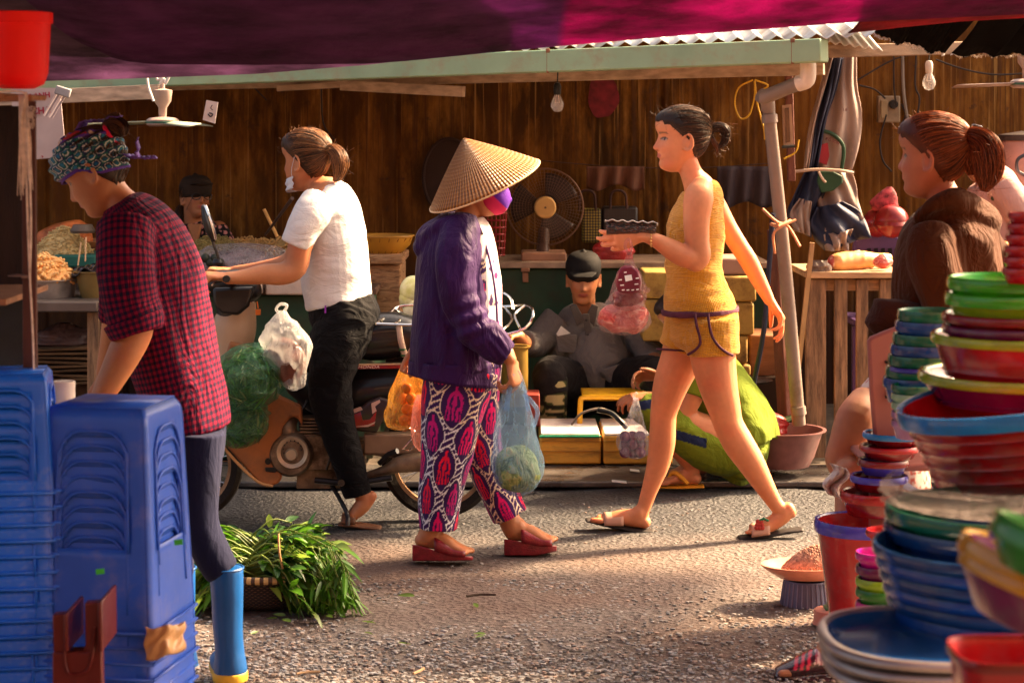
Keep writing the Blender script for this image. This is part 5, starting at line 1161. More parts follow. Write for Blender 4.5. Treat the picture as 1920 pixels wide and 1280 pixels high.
# ================================================================== person in white sleeveless top, mostly behind chair and tubs
def person_white():
    D = 6.7; r = thing('person', 'person in white sleeveless top and navy shorts crouched behind the pink chair', 'person', P(1640, 1100, D))
    b = Fig(D); b.head(b.p(1716, 690), math.pi - .2, .5, 0, .98)
    b.t([(1706, 715, 0, 24, 26), (1690, 745, 0, 30, 40)]); b.t([(1672, 750, 0, 50, 70), (1672, 820, 0, 62, 84), (1682, 900, 0, 62, 84), (1690, 960, 0, 56, 80)])
    b.t([(1618, 752, -.12, 27), (1604, 785, -.17, 36, 34), (1588, 830, -.18, 33), (1576, 862, -.18, 29), (1584, 872, -.18, 25), (1620, 862, -.2, 24), (1660, 850, -.22, 19)]); b.hand(b.p(1665, 848, -.22), (1, 0, .1), (0, 0, 1), 1, (.6,) * 4)
    b.t([(1690, 770, .16, 26), (1680, 840, .2, 24), (1660, 860, .1, 20)])
    b.t([(1690, 960, -.1, 50), (1640, 920, -.2, 44), (1598, 892, -.25, 36)], k=5); b.t([(1598, 898, -.25, 33), (1596, 960, -.3, 30), (1580, 1060, -.42, 24), (1572, 1150, -.5, 17), (1568, 1195, -.56, 14)])
    b.foot(b.p(1566, 1205, -.6), P(1568, 1262, 6.08), P(1462, 1262, 6.08), .042)
    b.t([(1690, 960, .1, 50), (1660, 930, .1, 42), (1640, 930, .0, 34)], k=5); b.t([(1640, 935, .0, 30), (1650, 1120, -.1, 18)])
    body = b.fuse('body', skin_mat(), r, .0055, 5, skincol(b, (.50, .21, .10))); hair(b, _mats['hair_black'], body, (-.1, 0, .10), n=400, fly=20, seed=61, grow=.012)
    t = Fig(D)
    t.t([(1690, 724, 0, 30, 38), (1668, 742, 0, 56, 66), (1664, 800, 0, 62, 84), (1672, 870, 0, 68, 90), (1676, 930, 0, 66, 90)], cap='flat', n=28)
    def dot(co, tuv): c = np.tile(np.array([.62, .50, .46]), (len(co), 1)); c[vnoise(co * 120) > .35] = (.45, .10, .08); return c
    t.fuse('top', cloth('dotted_white', (1, 1, 1), .85, .01, attr=True), body, .0055, 3, color=dot, disp=folds(.006, (9, 9, 5), 2))
    g = Fig(D); g.t([(1680, 920, 0, 76, 96), (1684, 980, 0, 76, 96)], cap='flat'); g.t([(1690, 965, -.1, 60), (1635, 925, -.2, 52), (1604, 905, -.24, 44)], k=4, cap='flat'); g.t([(1690, 965, .1, 60), (1650, 940, .1, 50)], k=4)
    g.fuse('shorts', cloth('navy_shorts', (.012, .012, .04), .85, .01), body, .006, 3, disp=folds(.006, (9, 9, 9), 4))
    m = MB(); c0 = P(1560, 935, 6.35)
    m.grid(lambda u, v: P(1556 + 8 * math.sin(v * 7) + 30 * u - 8 * v, 868 + 58 * v + 10 * u, 6.36 + .02 * math.sin(u * 9 + v * 5)), 10, 12); m.build('rag', M('rag_white', (.66, .58, .52), .9, var=.15, vs=50), body, solid=.004)
    # patterned shoe
    def shoe(co, tuv):
        x = co[:, 0]; c = np.tile(np.array([.045, .014, .018]), (len(co), 1)); px = x / co[:, 1] * F + CX; py = HY - (co[:, 2] - HC) / co[:, 1] * F
        for cx in (1493, 1505, 1517): c[(np.abs(px - cx - (py - 1240) * -.1) < 3.2) & (py < 1256)] = (.62, .03, .07)
        m = (px > 1528) & (np.sin(px * .75) > 0); c[m & (py < 1245)] = (.62, .42, .42); c[(px > 1528) & ~m & (py < 1245)] = (.30, .06, .10); return c
    q = Fig(6.08); q.w([(P(1575, 1238, 6.09), .036, .036), (P(1545, 1236, 6.08), .040, .04), (P(1515, 1243, 6.08), .032, .048), (P(1485, 1252, 6.08), .024, .047), (P(1462, 1258, 6.08), .016, .034)], ref=(0, 1, 0)); q.w([(P(1580, 1268, 6.08), .009, .042), (P(1510, 1268, 6.08), .009, .05), (P(1455, 1264, 6.08), .008, .036)], ref=(0, 1, 0))
    sm = NT('shoe'); sm.set(base=sm.attr('Col', 'Color'), rough=.25, coat=.6, spec=.6); sm.bump(sm.noise(sm.coord(), 90, 3), .002); q.fuse('shoe', sm.m, body, .0045, 2, color=shoe); return r
person_white()

# ================================================================== far right seller in pink shirt, seen past the ponytail
def seller_pink():
    D = 10.6; r = thing('person', 'seller in pale pink shirt standing at far right against the wall', 'person', P(1870, 800, D))
    b = Fig(D); b.head(b.p(1832, 298), math.pi - .3, .55, 0, 1.0); b.t([(1840, 318, 0, 20), (1856, 340, 0, 24)]); b.t([(1866, 345, 0, 34, 56), (1872, 400, 0, 46, 64), (1872, 470, 0, 46, 64), (1872, 560, 0, 48, 68)])
    b.t([(1880, 350, -.17, 22), (1905, 385, -.2, 19), (1920, 430, -.2, 17), (1900, 462, -.22, 13), (1886, 470, -.22, 11)]); b.hand(b.p(1884, 470, -.22), (-1, 0, -.3), (0, 0, -1), 1, (.5,) * 4); b.t([(1870, 350, .17, 22), (1880, 400, .2, 19), (1870, 450, .2, 14)])
    b.t([(1868, 560, -.1, 42), (1866, 680, -.1, 32), (1868, 800, -.1, 20), (1868, 850, -.1, 16)]); b.t([(1880, 560, .1, 42), (1880, 680, .1, 32), (1880, 800, .1, 20), (1880, 850, .1, 16)])
    body = b.fuse('body', skin_mat(), r, .0065, 4, skincol(b, SK['tan'])); hair(b, hair_mat('hair_brown', 0, 0), body, (-.1, 0, .08), n=500, fly=100, seed=71, grow=.018)
    t = Fig(D); t.t([(1852, 326, 0, 24, 34), (1862, 342, 0, 44, 66), (1868, 390, 0, 56, 74), (1870, 460, 0, 56, 74), (1872, 560, 0, 58, 76)], cap='flat', n=30); t.t([(1878, 350, -.15, 32), (1900, 378, -.19, 30), (1914, 405, -.2, 28)], cap='flat')
    t.fuse('shirt', cloth('pink_shirt', (.52, .31, .28), .85, .012, (7, 7, 5)), body, .006, 4, disp=folds(.008, (7, 7, 5), 3))
    m = MB(); m.ball(b.p(1862, 372, -.20), (.012, .006, .012), 10); m.ball(b.p(1868, 368, -.20), (.009, .006, .006), 8); m.build('badge', M('badge', (.04, .05, .02), .3), body)
    g = Fig(D); g.t([(1874, 550, 0, 58, 80), (1874, 620, 0, 56, 78), (1874, 700, 0, 46, 74), (1874, 840, 0, 30, 60)], cap='flat'); g.fuse('trousers', _mats['black_trousers'], body, .0065, 3); return r
seller_pink()
# ================================================================== plastic film
def film(name, base, alpha=.45, rough=.25, bs=(9, 9, 4), bump=.02, white=.0):
    if name in _mats: return _mats[name]
    t = NT(name); n = t.noise(t.coord(scale=bs), 1.8, 4, .6, 1.8)
    c = t.ramp(n, [(.3, base), (.62, tuple(min(1, k * 1.3 + white) for k in base)), (.70, tuple(min(1, k * .5 + .5) for k in base))] if white else [(.3, base), (.75, tuple(min(1, k * 1.3) for k in base))])  # palest stop paints highlight streaks of the wrinkles into the film colour
    t.set(base=c, rough=rough, spec=.8); t.bump(n, bump, 1)
    tr = t.n.new('ShaderNodeBsdfTransparent'); tr.inputs[0].default_value = (*[.72 + .28 * k for k in base], 1); tl = t.n.new('ShaderNodeBsdfTranslucent'); t.l.new(c, tl.inputs[0])
    m1 = t.n.new('ShaderNodeMixShader'); m1.inputs[0].default_value = .45; t.l.new(t.b.outputs[0], m1.inputs[1]); t.l.new(tl.outputs[0], m1.inputs[2])
    m2 = t.n.new('ShaderNodeMixShader'); fr = t.ramp(n, [(.3, (alpha * .7,) * 3), (.75, (min(1, alpha * 1.35),) * 3)]); t.l.new(fr, m2.inputs[0]); t.l.new(tr.outputs[0], m2.inputs[1]); t.l.new(m1.outputs[0], m2.inputs[2])
    t.l.new(m2.outputs[0], t.n['Material Output'].inputs[0]); _mats[name] = t.m; return t.m
def bag(name, label, cat, rows, D, mat, ry=.8, group=None, parent=None, knot=None, handle=None, wr=.012, seed=0, n=40):
    """thin film bag: rows of (px, py, half width px), with crumples"""
    A = cr(rows, 6); V = []; Fc = []; L = len(A)
    for i, (x, y, w) in enumerate(A):
        for j in range(n):
            a = 6.2832 * j / n; r = 1 + wr * 6 * vnoise(np.array([[math.cos(a) * 2.3 + seed, math.sin(a) * 2.3, i * .35]]))[0] + wr * 4 * vnoise(np.array([[math.cos(a) * 7 + seed, math.sin(a) * 7, i * .12 + 5]]))[0]
            V.append(P(x + w * r * math.cos(a), y, D) + Vector((0, w * D / F * ry * r * math.sin(a), 0)))
    Fc = [(i * n + j, i * n + (j + 1) % n, (i + 1) * n + (j + 1) % n, (i + 1) * n + j) for i in range(L - 1) for j in range(n)] + [tuple((L - 1) * n + j for j in range(n))]
    o = mesh_obj(name, V, Fc, mat, parent, angle=0)
    if parent is None: tag(o, label, cat, group)
    if handle:
        for h in handle: m = MB(); m.tube([P(x, y, D + dd) for x, y, dd in h[0]], h[1], 8, k=5); m.build('handle', mat, o, angle=0)
    return o
def pile(name, D, items, mat, parent=None, rr=1.0):   # lumps
    m = MB()
    for (x, y, dd, r) in items: m.ball(P(x, y, D + dd), (r * rng.uniform(.85, 1.1), r, r * rng.uniform(.85, 1.1)), 10, Matrix.Rotation(rng.uniform(0, 6), 3, 'Y'))
    return m.build(name, mat, parent, angle=0, wob=.002, wsc=40)

# ---- blue bag with cabbage in the straw-hat woman's hand
leafm = NT('cabbage'); _v = leafm.coord(scale=(1, 1, .4)); _n = leafm.noise(_v, 26, 5, .6, 2.5); leafm.set(base=leafm.ramp(_n, [(.3, (.02, .045, .008)), (.45, (.10, .17, .03)), (.58, (.35, .40, .14)), (.72, (.50, .22, .06))]), rough=.5); leafm.bump(_n, .02)
th = film('film_blue', (.30, .52, .85), .26, .15, (16, 16, 4), .03, .15)
bb = bag('plastic_bag', 'pale blue plastic bag with a leafy cabbage held by the straw-hat woman', 'plastic bag', [(968, 708, 6), (966, 730, 20), (966, 770, 31), (968, 820, 40), (970, 865, 46), (971, 900, 42), (972, 920, 26), (972, 930, 6)], 7.5, th, .75, seed=2, wr=.016,
    handle=[([(962, 720, -.01), (955, 705, -.03), (964, 694, -.02), (976, 706, 0), (986, 740, .0), (990, 770, .0)], .007), ([(950, 770, -.03), (955, 730, -.03), (962, 700, -.03)], .009), ([(1000, 800, -.03), (1008, 770, -.03), (990, 745, -.03)], .008)])
m = MB(); c = P(971, 880, 7.5); m.ball(c, (.078, .065, .088), 40); o = m.build('cabbage', leafm.m, angle=0, wob=.010, wsc=22); tag(o, 'green leafy cabbage with orange leaves inside the pale blue bag', 'cabbage')
# ---- orange bag of tangerines in her far hand, and a pink clear one
bag('plastic_bag', 'orange plastic bag of tangerines hanging behind the straw-hat woman', 'plastic bag', [(786, 652, 7), (783, 668, 18), (776, 700, 30), (770, 740, 40), (766, 780, 43), (766, 800, 40), (766, 806, 20)], 7.97, film('film_orange', (.95, .42, .04), .35, .25, (12, 12, 4), .02, .05), .6, seed=5, handle=[([(788, 640, 0), (790, 655, 0)], .006)])
mm = M('tangerine', (.75, .20, .015), .45, var=.2, vs=25, bump=.001, bs=120)
for k in range(13):
    m = MB(); x = 758 + (k % 4) * 13 + 5 * (k // 4 % 2); y = 795 - (k // 4) * 20 - rng.uniform(0, 4); m.ball(P(x, y - 5, 7.96 + .02 * (k % 3 - 1)), .0215, 16); o = m.build('tangerine', mm, angle=0); tag(o, 'small orange tangerine inside the orange plastic bag', 'tangerine', 'tangerines in the orange bag')
bag('plastic_bag', 'pinkish clear plastic bag just behind the patterned trousers', 'plastic bag', [(787, 740, 6), (785, 765, 11), (783, 800, 13), (786, 830, 12), (790, 845, 4)], 7.9, film('film_pink', (.85, .35, .28), .35, .3), .8, seed=9)
# ---- bags in the yellow woman's hand
pk = M('black_pack', (.018, .010, .010), .25, coat=.6, bump=.012, bs=60)
t_ = NT('dates'); vo = t_.n.new('ShaderNodeTexVoronoi'); vo.inputs['Scale'].default_value = 70; t_.l.new(t_.coord(scale=(1, 1, 1.6)), vo.inputs['Vector']); t_.set(base=t_.ramp(vo.outputs['Distance'], [(.2, (.14, .05, .035)), (.6, (.012, .006, .005))]), rough=.25, coat=.5); t_.bump(vo.outputs['Distance'], .02)
m = MB(); m.grid(lambda u, v: P(1137 + 93 * u, 415 + 5 * u + 24 * v * (1 - .3 * u), 7.90 + .02 * math.sin(math.pi * v) * -1 + .01), 20, 8)
m.grid(lambda u, v: P(1137 + 93 * u, 415 + 5 * u + 24 * v * (1 - .3 * u), 7.96 + .0 * v), 20, 8); o = m.build('fruit_pack', t_.m, angle=0, solid=.006); tag(o, 'clear pack of dark dried fruit in the yellow-clad woman\'s hand', 'food pack')
m = MB(); m.grid(lambda u, v: P(1134 + 99 * u + 1.5 * math.sin(v * 9), 412 + 5 * u + 1.6 * math.sin(u * 33) + 5 * v, 7.88 + .10 * v), 40, 4); m.build('foil_edge', M('film_edge', (.8, .8, .82), .2, coat=.5), o, solid=.002)
meat = NT('meat'); _n = meat.noise(meat.coord(scale=(1, 1, 1.3)), 26, 5, .65, 1.5); meat.set(base=meat.ramp(_n, [(.3, (.40, .02, .02)), (.48, (.62, .07, .05)), (.6, (.80, .26, .20)), (.75, (.82, .55, .45))]), rough=.3, sss=.1, coat=.3); meat.bump(_n, .012)
liver = M('liver', (.16, .015, .025), .25, coat=.5, var=.4, vs=20)
bg3 = film('film_clear', (.80, .72, .72), .18, .15, (14, 14, 8), .03, .1)
bag('plastic_bag', 'clear plastic bag of pink meat, lowest in the yellow-clad woman\'s hand', 'meat bag', [(1176, 520, 8), (1174, 545, 22), (1171, 565, 34), (1170, 590, 47), (1170, 608, 48), (1170, 622, 36), (1170, 628, 10)], 7.95, bg3, .7, seed=11)
m = MB(); m.ball(P(1170, 598, 7.95), (.092, .055, .052), 36); m.ball(P(1190, 590, 7.94), (.05, .05, .045), 24); m.ball(P(1150, 596, 7.94), (.05, .05, .045), 24); o = m.build('meat', meat.m, angle=0, wob=.010, wsc=24); tag(o, 'pink and white cut meat inside the lowest clear bag', 'meat')
bag('plastic_bag', 'clear bag of dark liver above the bag of pink meat', 'meat bag', [(1180, 470, 4), (1180, 495, 10), (1180, 515, 22), (1179, 540, 32), (1178, 562, 34), (1178, 578, 22), (1178, 583, 6)], 7.87, film('film_clear2', (.72, .45, .45), .18, .12, (14, 14, 8), .03, .1), .7, seed=13, handle=[([(1180, 478, 0), (1172, 462, 0), (1178, 448, 0), (1184, 462, 0), (1180, 478, 0)], .006), ([(1205, 540, -.03), (1216, 545, -.05)], .01)])
m = MB(); m.ball(P(1178, 558, 7.87), (.055, .04, .035), 24); m.ball(P(1165, 566, 7.86), (.03, .03, .022), 20); o = m.build('liver', liver, angle=0, wob=.008, wsc=26); tag(o, 'dark red liver inside the upper clear bag', 'meat')
wr = MB(); wr.prism([(1157, 512), (1166, 500), (1185, 497), (1198, 508), (1204, 528), (1201, 548), (1188, 553), (1160, 549), (1153, 530)], 7.79, 7.83); o = wr.build('wrapped_parcel', M('maroon_wrap', (.15, .012, .03), .3, coat=.4, bump=.008, bs=30), bevel=.008); tag(o, 'maroon wrapped parcel with a white square mark among the meat bags', 'parcel')
wm_ = M('mark_white', (.85, .8, .75), .5); m = MB(); m.prism([(1171, 517), (1184, 515), (1186, 525), (1173, 528)], 7.783, 7.788); m.build('printed_square', wm_, o)
for (x, y, w_) in ((1160, 524, 6), (1192, 521, 6), (1163, 534, 7), (1190, 532, 7), (1170, 510, 5), (1166, 543, 5), (1175, 543, 5), (1184, 543, 5), (1193, 542, 5)):
    m = MB(); m.prism([(x, y), (x + w_, y - .7), (x + w_, y + 1.5), (x, y + 2)], 7.783, 7.788); q_ = m.build('printed_dash', wm_, o)
# ---- onions in the squatter's hand
bag('plastic_bag', 'thin pale plastic bag of purple onions in the squatting person\'s hand', 'plastic bag', [(1192, 745, 4), (1192, 765, 9), (1190, 790, 18), (1187, 815, 28), (1186, 835, 30), (1190, 852, 24), (1192, 860, 8)], 8.98, film('film_thin', (.75, .68, .78), .22, .25, (20, 20, 5), .03, .1), .8, seed=15, handle=[([(1192, 750, 0), (1188, 742, -.01), (1194, 736, 0)], .006)])
om = M('onion', (.10, .02, .06), .4, var=.4, vs=18)
for k in range(9):
    m = MB(); m.ball(P(1172 + (k % 3) * 14, 848 - (k // 3) * 15, 8.98 + .02 * (k % 2)), .024, 14); o = m.build('onion', om, angle=0); tag(o, 'small purple onion inside the thin pale bag', 'onion', 'onions in the thin bag')

# ================================================================== scooter
def scooter():
    D = 8.43; r = thing('scooter', 'old black scooter with orange leg shield, chrome rack and red stripes', 'scooter', G(680, 985)); p = lambda x, y, dd=0: P(x, y, D + dd)
    blk = M('black_plastic', (.012, .010, .010), .35, coat=.2, var=.3); steel = M('dirty_steel', (.26, .19, .13), .5, metal=.6, var=.4, vs=14, dirt=(.06, .035, .02), dirt_amt=.6, ds=9); chrome = M('chrome', (.75, .72, .68), .15, metal=1, var=.1)
    org = M('leg_shield_paint', (.42, .15, .045), .5, var=.15, vs=5, dirt=(.20, .09, .04), dirt_amt=.2, ds=6, coat=.1); rubber = M('tyre_rubber', (.018, .013, .010), .85, bump=.003, bs=60)
    # wheels
    for cx, cy, R_, nm in ((825, 860, 110, 'wheel'), (352, 872, 104, 'wheel')):
        m = MB(); c = p(cx, cy); Rm_ = R_ * D / F; rot = Matrix.Rotation(R(90), 3, 'X')
        m.lathe([(Rm_ - .045, -.022), (Rm_ - .020, -.034), (Rm_ - .004, -.022), (Rm_, 0), (Rm_ - .004, .022), (Rm_ - .020, .034), (Rm_ - .045, .022), (Rm_ - .045, -.022)], c, 56, rot); wh = m.build('wheel', rubber, r)
        m = MB(); m.lathe([(Rm_ - .045, -.02), (Rm_ - .058, -.014), (Rm_ - .06, 0), (Rm_ - .058, .014), (Rm_ - .045, .02), (Rm_ - .045, -.02)], c, 48, rot); m.build('rim', M('rusty_rim', (.30, .17, .09), .5, metal=.5, var=.4, vs=20), wh)
        m = MB(); m.lathe([(.001, -.05), (.04, -.05), (.055, -.02), (.055, .02), (.04, .05), (.001, .05)], c, 24, rot); m.build('hub', steel, wh)
        for k in range(18): a = 6.2832 * k / 18; m = MB(); m.tube([c + Vector((.045 * math.cos(a), (-1) ** k * .02, .045 * math.sin(a))), c + Vector(((Rm_ - .05) * math.cos(a + .25 * (-1) ** k), 0, (Rm_ - .05) * math.sin(a + .25 * (-1) ** k)))], .0016, 5); m.build('spoke', chrome, wh)
    # leg shield
    m = MB(); m.prism([(395, 762), (412, 700), (430, 640), (470, 650), (520, 740), (565, 762), (567, 800), (556, 782), (545, 782), (530, 800), (523, 850), (527, 880), (528, 898), (520, 908), (502, 912), (485, 905), (462, 880), (420, 832), (400, 800)], D - .16, D - .12)
    m.prism([(395, 762), (412, 700), (430, 640), (470, 650), (520, 740), (556, 775), (530, 800), (523, 850), (524, 895), (502, 908), (462, 878), (420, 832)], D + .12, D + .16)
    m.build('leg_shield', org, r, bevel=.012)
    m = MB(); m.tube([p(414, 832, -.165), p(440, 862, -.168), p(470, 892, -.168), p(490, 906, -.165), p(512, 911, -.16)], .006, 8, k=4); m.build('shield_edge', M('shield_trim', (.55, .30, .12), .5), r)
    m = MB(); m.lathe([(.001, 0), (.012, 0), (.012, .012), (.001, .012)], p(503, 864, -.172), 14, Matrix.Rotation(R(90), 3, 'X')); m.build('bolt_hole', blk, r); m = MB(); m.prism([(497, 876), (518, 876), (520, 882), (515, 886), (498, 884)], D - .168, D - .15); m.build('bolt_hole', blk, r, bevel=.003)
    # front fork, mudguard, steering column and cowl
    m = MB(); m.tube([p(425, 560, 0), p(395, 720, 0), p(365, 800, 0)], [.03, .028, .03], 12); m.bar(p(372, 790, -.06), p(350, 872, -.06), .03, .035); m.bar(p(372, 790, .06), p(350, 872, .06), .03, .035); m.build('fork', blk, r)
    m = MB(); q = Fig(D); q.t([(452, 570, 0, 30, 22), (440, 610, 0, 42, 34), (432, 650, 0, 40, 36), (424, 690, 0, 34, 40)], cap='round'); q.fuse('front_cover', M('cream_cover', (.50, .34, .21), .4, var=.1, coat=.2), r, .007, 3)
    q = Fig(D); q.t([(385, 538, 0, 16, 30), (410, 530, 0, 24, 40), (440, 535, 0, 27, 44), (470, 545, 0, 22, 36)]); q.t([(440, 540, 0, 40, 36), (436, 570, 0, 34, 32), (432, 590, 0, 26, 28)]); q.fuse('handlebar_cover', blk, r, .007, 4)
    m = MB(); m.prism([(398, 540), (476, 538), (466, 575), (446, 592), (414, 588), (400, 570)], D - .14, D - .10); m.build('front_panel', blk, r, bevel=.012)
    m = MB(); m.tube([p(440, 535, .05), p(436, 528, -.10), p(428, 523, -.20), p(424, 523, -.36)], .014, 10, k=3); m.tube([p(440, 535, -.05), p(436, 525, .10), p(432, 515, .20), p(430, 512, .34)], .014, 10, k=3); m.build('handlebar', M('grip_rubber', (.02, .015, .012), .6), r)
    m = MB(); m.tube([p(418, 527, -.2), p(404, 530, -.26), p(398, 534, -.33)], .005, 6, k=3); m.build('brake_lever', chrome, r)
    m = MB(); m.tube([p(410, 500, -.18), p(410, 488, -.18), p(407, 475, -.18), p(402, 462, -.18), p(397, 445, -.18)], .006, 8, k=4); ms = m.build('mirror_stem', blk, r); m = MB(); m.lathe([(.001, -.01), (.020, -.01), (.024, 0), (.018, .014), (.001, .014)], p(409, 492, -.18), 16); m.build('mirror_clamp', blk, ms)
    q = Fig(D); q.t([(382, 388, -.18, 5, 12), (388, 410, -.18, 9, 22), (395, 432, -.18, 9, 22), (401, 448, -.18, 5, 12)]); mi_ = q.fuse('mirror', blk, r, .0045, 2); m = MB(); m.tube([p(385, 386, -.20), p(392, 405, -.215), p(400, 430, -.215), p(404, 448, -.20)], .006, 8, k=4); m.build('mirror_edge', chrome, mi_)
    # headset key ring
    m = MB(); m.tube([p(482, 565, -.1), p(484, 578, -.1)], .003, 6); m.box(p(484, 585, -.1), (.02, .012, .022)); m.build('key_fob', M('orange_fob', (.65, .16, .02), .4), r, bevel=.003)
    # engine
    m = MB(); rot = Matrix.Rotation(R(90), 3, 'X'); m.lathe([(.001, .07), (.075, .07), (.086, .055), (.088, 0), (.001, 0)], p(548, 848, -.10), 36, rot); en = m.build('engine_case', steel, r)
    m = MB(); m.lathe([(.045, .0), (.060, .006), (.064, .0), (.064, -.006), (.045, -.006)], p(548, 848, -.172), 32, rot); m.lathe([(.001, .010), (.020, .010), (.026, .0), (.001, 0)], p(546, 852, -.172), 24, rot)
    m.build('flywheel_cover', M('case_bright', (.45, .36, .26), .4, metal=.6, var=.3), en)
    for k in range(9): a = 3.5 * k / 8 + .0; m = MB(); m.ball(p(548 + 17 * math.cos(a), 843 - 17 * math.sin(a), -.176), .0035, 8); m.build('cover_bolt', blk, en)
    m = MB(); m.box(p(600, 845, -.09), (.10, .10, .13)); m.box(p(652, 850, -.05), (.14, .10, .12)); m.box(p(610, 885, -.06), (.22, .05, .12)); m.tube([p(580, 845, -.1), p(545, 820, -.12), p(540, 798, -.12), p(548, 780, -.08)], [.05, .04, .034, .03], 14, k=3); m.build('gearbox', steel, en, bevel=.014)
    for k in range(7): m = MB(); m.box(p(585, 782 + k * 6, -.07), (.085, .11, .006)); m.build('cooling_fin', steel, en)
    m = MB(); m.tube([p(560, 775, -.1), p(572, 760, -.08), p(578, 740, -.05)], .006, 6, k=4); m.tube([p(604, 822, -.14), p(616, 812, -.15), p(630, 806, -.13), p(640, 800, -.1)], .004, 6, k=4); m.tube([p(585, 812, -.12), p(612, 816, -.15), p(620, 850, -.15), p(612, 880, -.14)], .005, 6, k=4); m.build('cable', blk, en)
    m = MB(); m.tube([p(590, 900, -.15), p(660, 905, -.15), p(735, 895, -.16)], .012, 8, k=4); m.tube([p(640, 905, -.17), p(640, 905, -.30)], .014, 8); m.build('footrest', blk, r)
    m = MB(); m.tube([p(600, 905, .02), p(660, 900, -.09), p(720, 882, -.13), p(760, 868, -.14), p(850, 862, -.14), p(905, 858, -.14)], [.014, .016, .02, .036, .042, .036], 16, k=4); m.build('exhaust', M('exhaust_metal', (.28, .19, .12), .45, metal=.5, var=.4, vs=9, dirt=(.07, .04, .03), ds=5), r)
    m = MB(); m.box(p(720, 840, -.10), (.30, .05, .05)); m.bar(p(640, 836, -.08), p(840, 862, -.09), .04, .035); m.box(p(745, 830, -.1), (.26, .08, .08)); m.build('chain_case', M('case_brown', (.24, .15, .09), .55, metal=.3, var=.3, vs=8), r, bevel=.008)
    m = MB(); m.tube([p(755, 842, -.17), p(772, 822, -.17), p(782, 828, -.17), p(768, 845, -.17)], .004, 6, closed=True); m.build('kick_wire', chrome, r); m = MB(); m.tube([p(712, 868, -.16), p(730, 850, -.2), p(745, 845, -.22)], .011, 8); m.build('pedal', blk, r)
    # body panels and seat
    q = Fig(D); q.t([(560, 720, 0, 26, 30), (620, 745, 0, 44, 48), (690, 735, 0, 52, 56), (760, 722, 0, 46, 54), (840, 705, 0, 30, 44), (890, 695, 0, 14, 24)], ref=(0, 1, 0)); q.fuse('body_panel', blk, r, .007, 4)
    m = MB(); m.prism([(652, 684), (760, 681), (830, 683), (830, 690), (650, 692)], D - .125, D - .10); m.build('side_stripe', M('stripe_red', (.28, .012, .012), .3, coat=.4), r, bevel=.002); m = MB(); m.prism([(652, 683), (830, 680), (830, 682.5), (652, 685.5)], D - .13, D - .11); m.build('side_stripe', M('stripe_gold', (.55, .35, .2), .4), r)
    q = Fig(D); q.t([(600, 660, 0, 26, 44), (650, 640, 0, 32, 52), (700, 632, 0, 44, 54), (750, 628, 0, 42, 52), (800, 640, 0, 32, 44)], sq=2.5); q.fuse('seat', M('vinyl_black', (.012, .012, .014), .28, coat=.3, bump=.0008, bs=150), r, .007, 4)
    m = MB(); m.prism([(672, 768), (690, 752), (712, 744), (735, 752), (742, 770), (724, 782), (714, 796), (706, 812), (668, 808), (656, 790)], D - .15, D - .125); sp = m.build('side_cover', M('side_cover', (.035, .018, .014), .35, coat=.3), r, bevel=.008)
    rd = _mats['stripe_red']; m = MB(); m.prism([(655, 780), (676, 772), (680, 788), (694, 786), (706, 770), (702, 798), (668, 802), (657, 794)], D - .154, D - .15); m.build('decal', rd, sp); m = MB(); m.prism([(652, 771), (676, 762), (680, 768), (656, 778)], D - .155, D - .151); m.prism([(696, 756), (712, 749), (713, 754), (703, 762), (706, 770), (698, 776)], D - .155, D - .151); m.prism([(664, 800), (690, 796), (704, 790), (702, 794), (690, 800)], D - .155, D - .151); m.build('decal', M('decal_white', (.55, .35, .28), .4), sp)
    tx = bpy.data.curves.new('t', 'FONT'); tx.body = 'HONDA'; tx.size = .017; tx.extrude = .0008; tx.space_character = 1.1; tx.shear = .2; to = bpy.data.objects.new('t', tx); col.objects.link(to); me = bpy.data.meshes.new_from_object(to.evaluated_get(bpy.context.evaluated_depsgraph_get())); bpy.data.objects.remove(to)
    lo = bpy.data.objects.new('maker_lettering', me); col.objects.link(lo); me.materials.append(M('letter_cream', (.75, .6, .5), .5)); me.transform(Matrix.Translation(p(671, 690.5, -.132)) @ Matrix.Rotation(R(90), 4, 'X') @ Matrix.Diagonal((1.25, 1, 1, 1))); adopt(lo, r)
    # rack
    for pts in ([(706, 607, -.14), (760, 609, -.14), (830, 612, -.14), (930, 628, -.14), (985, 615, -.13), (1000, 585, -.1), (985, 572, .05), (940, 575, .14), (780, 572, .14), (738, 580, .12), (706, 607, -.14)], [(716, 600, -.1), (738, 579, .1)], [(740, 607, -.14), (758, 592, .0), (740, 580, .11)], [(735, 590, 0), (758, 592, 0)], [(930, 628, -.14), (960, 600, 0), (945, 575, .14)], [(975, 615, -.12), (965, 590, 0), (985, 572, .05)], [(945, 550, .0), (958, 560, -.05), (962, 580, -.08)]):
        m = MB(); m.tube([p(*q_) for q_ in pts], .0055, 8, k=3); m.build('rack_bar', chrome, r)
    m = MB(); m.tube([p(748, 612, -.13), p(752, 640, -.14), p(760, 668, -.14)], .012, 10, k=3); m.build('strap_wrap', M('strap_cream', (.5, .36, .26), .7), r)
    for y in (655, 666): m = MB(); m.lathe([(.0135, -.004), (.0145, 0), (.0135, .004)], p(755 + (y - 655) * .3, y, -.14), 14); m.build('strap_band', M('strap_green', (.03, .12, .03), .6), r)
    m = MB(); m.tube([p(620, 905, -.1), p(650, 960, -.2), p(652, 985, -.22)], .009, 8, k=3); m.build('side_stand', blk, r)
    return r
scooter()

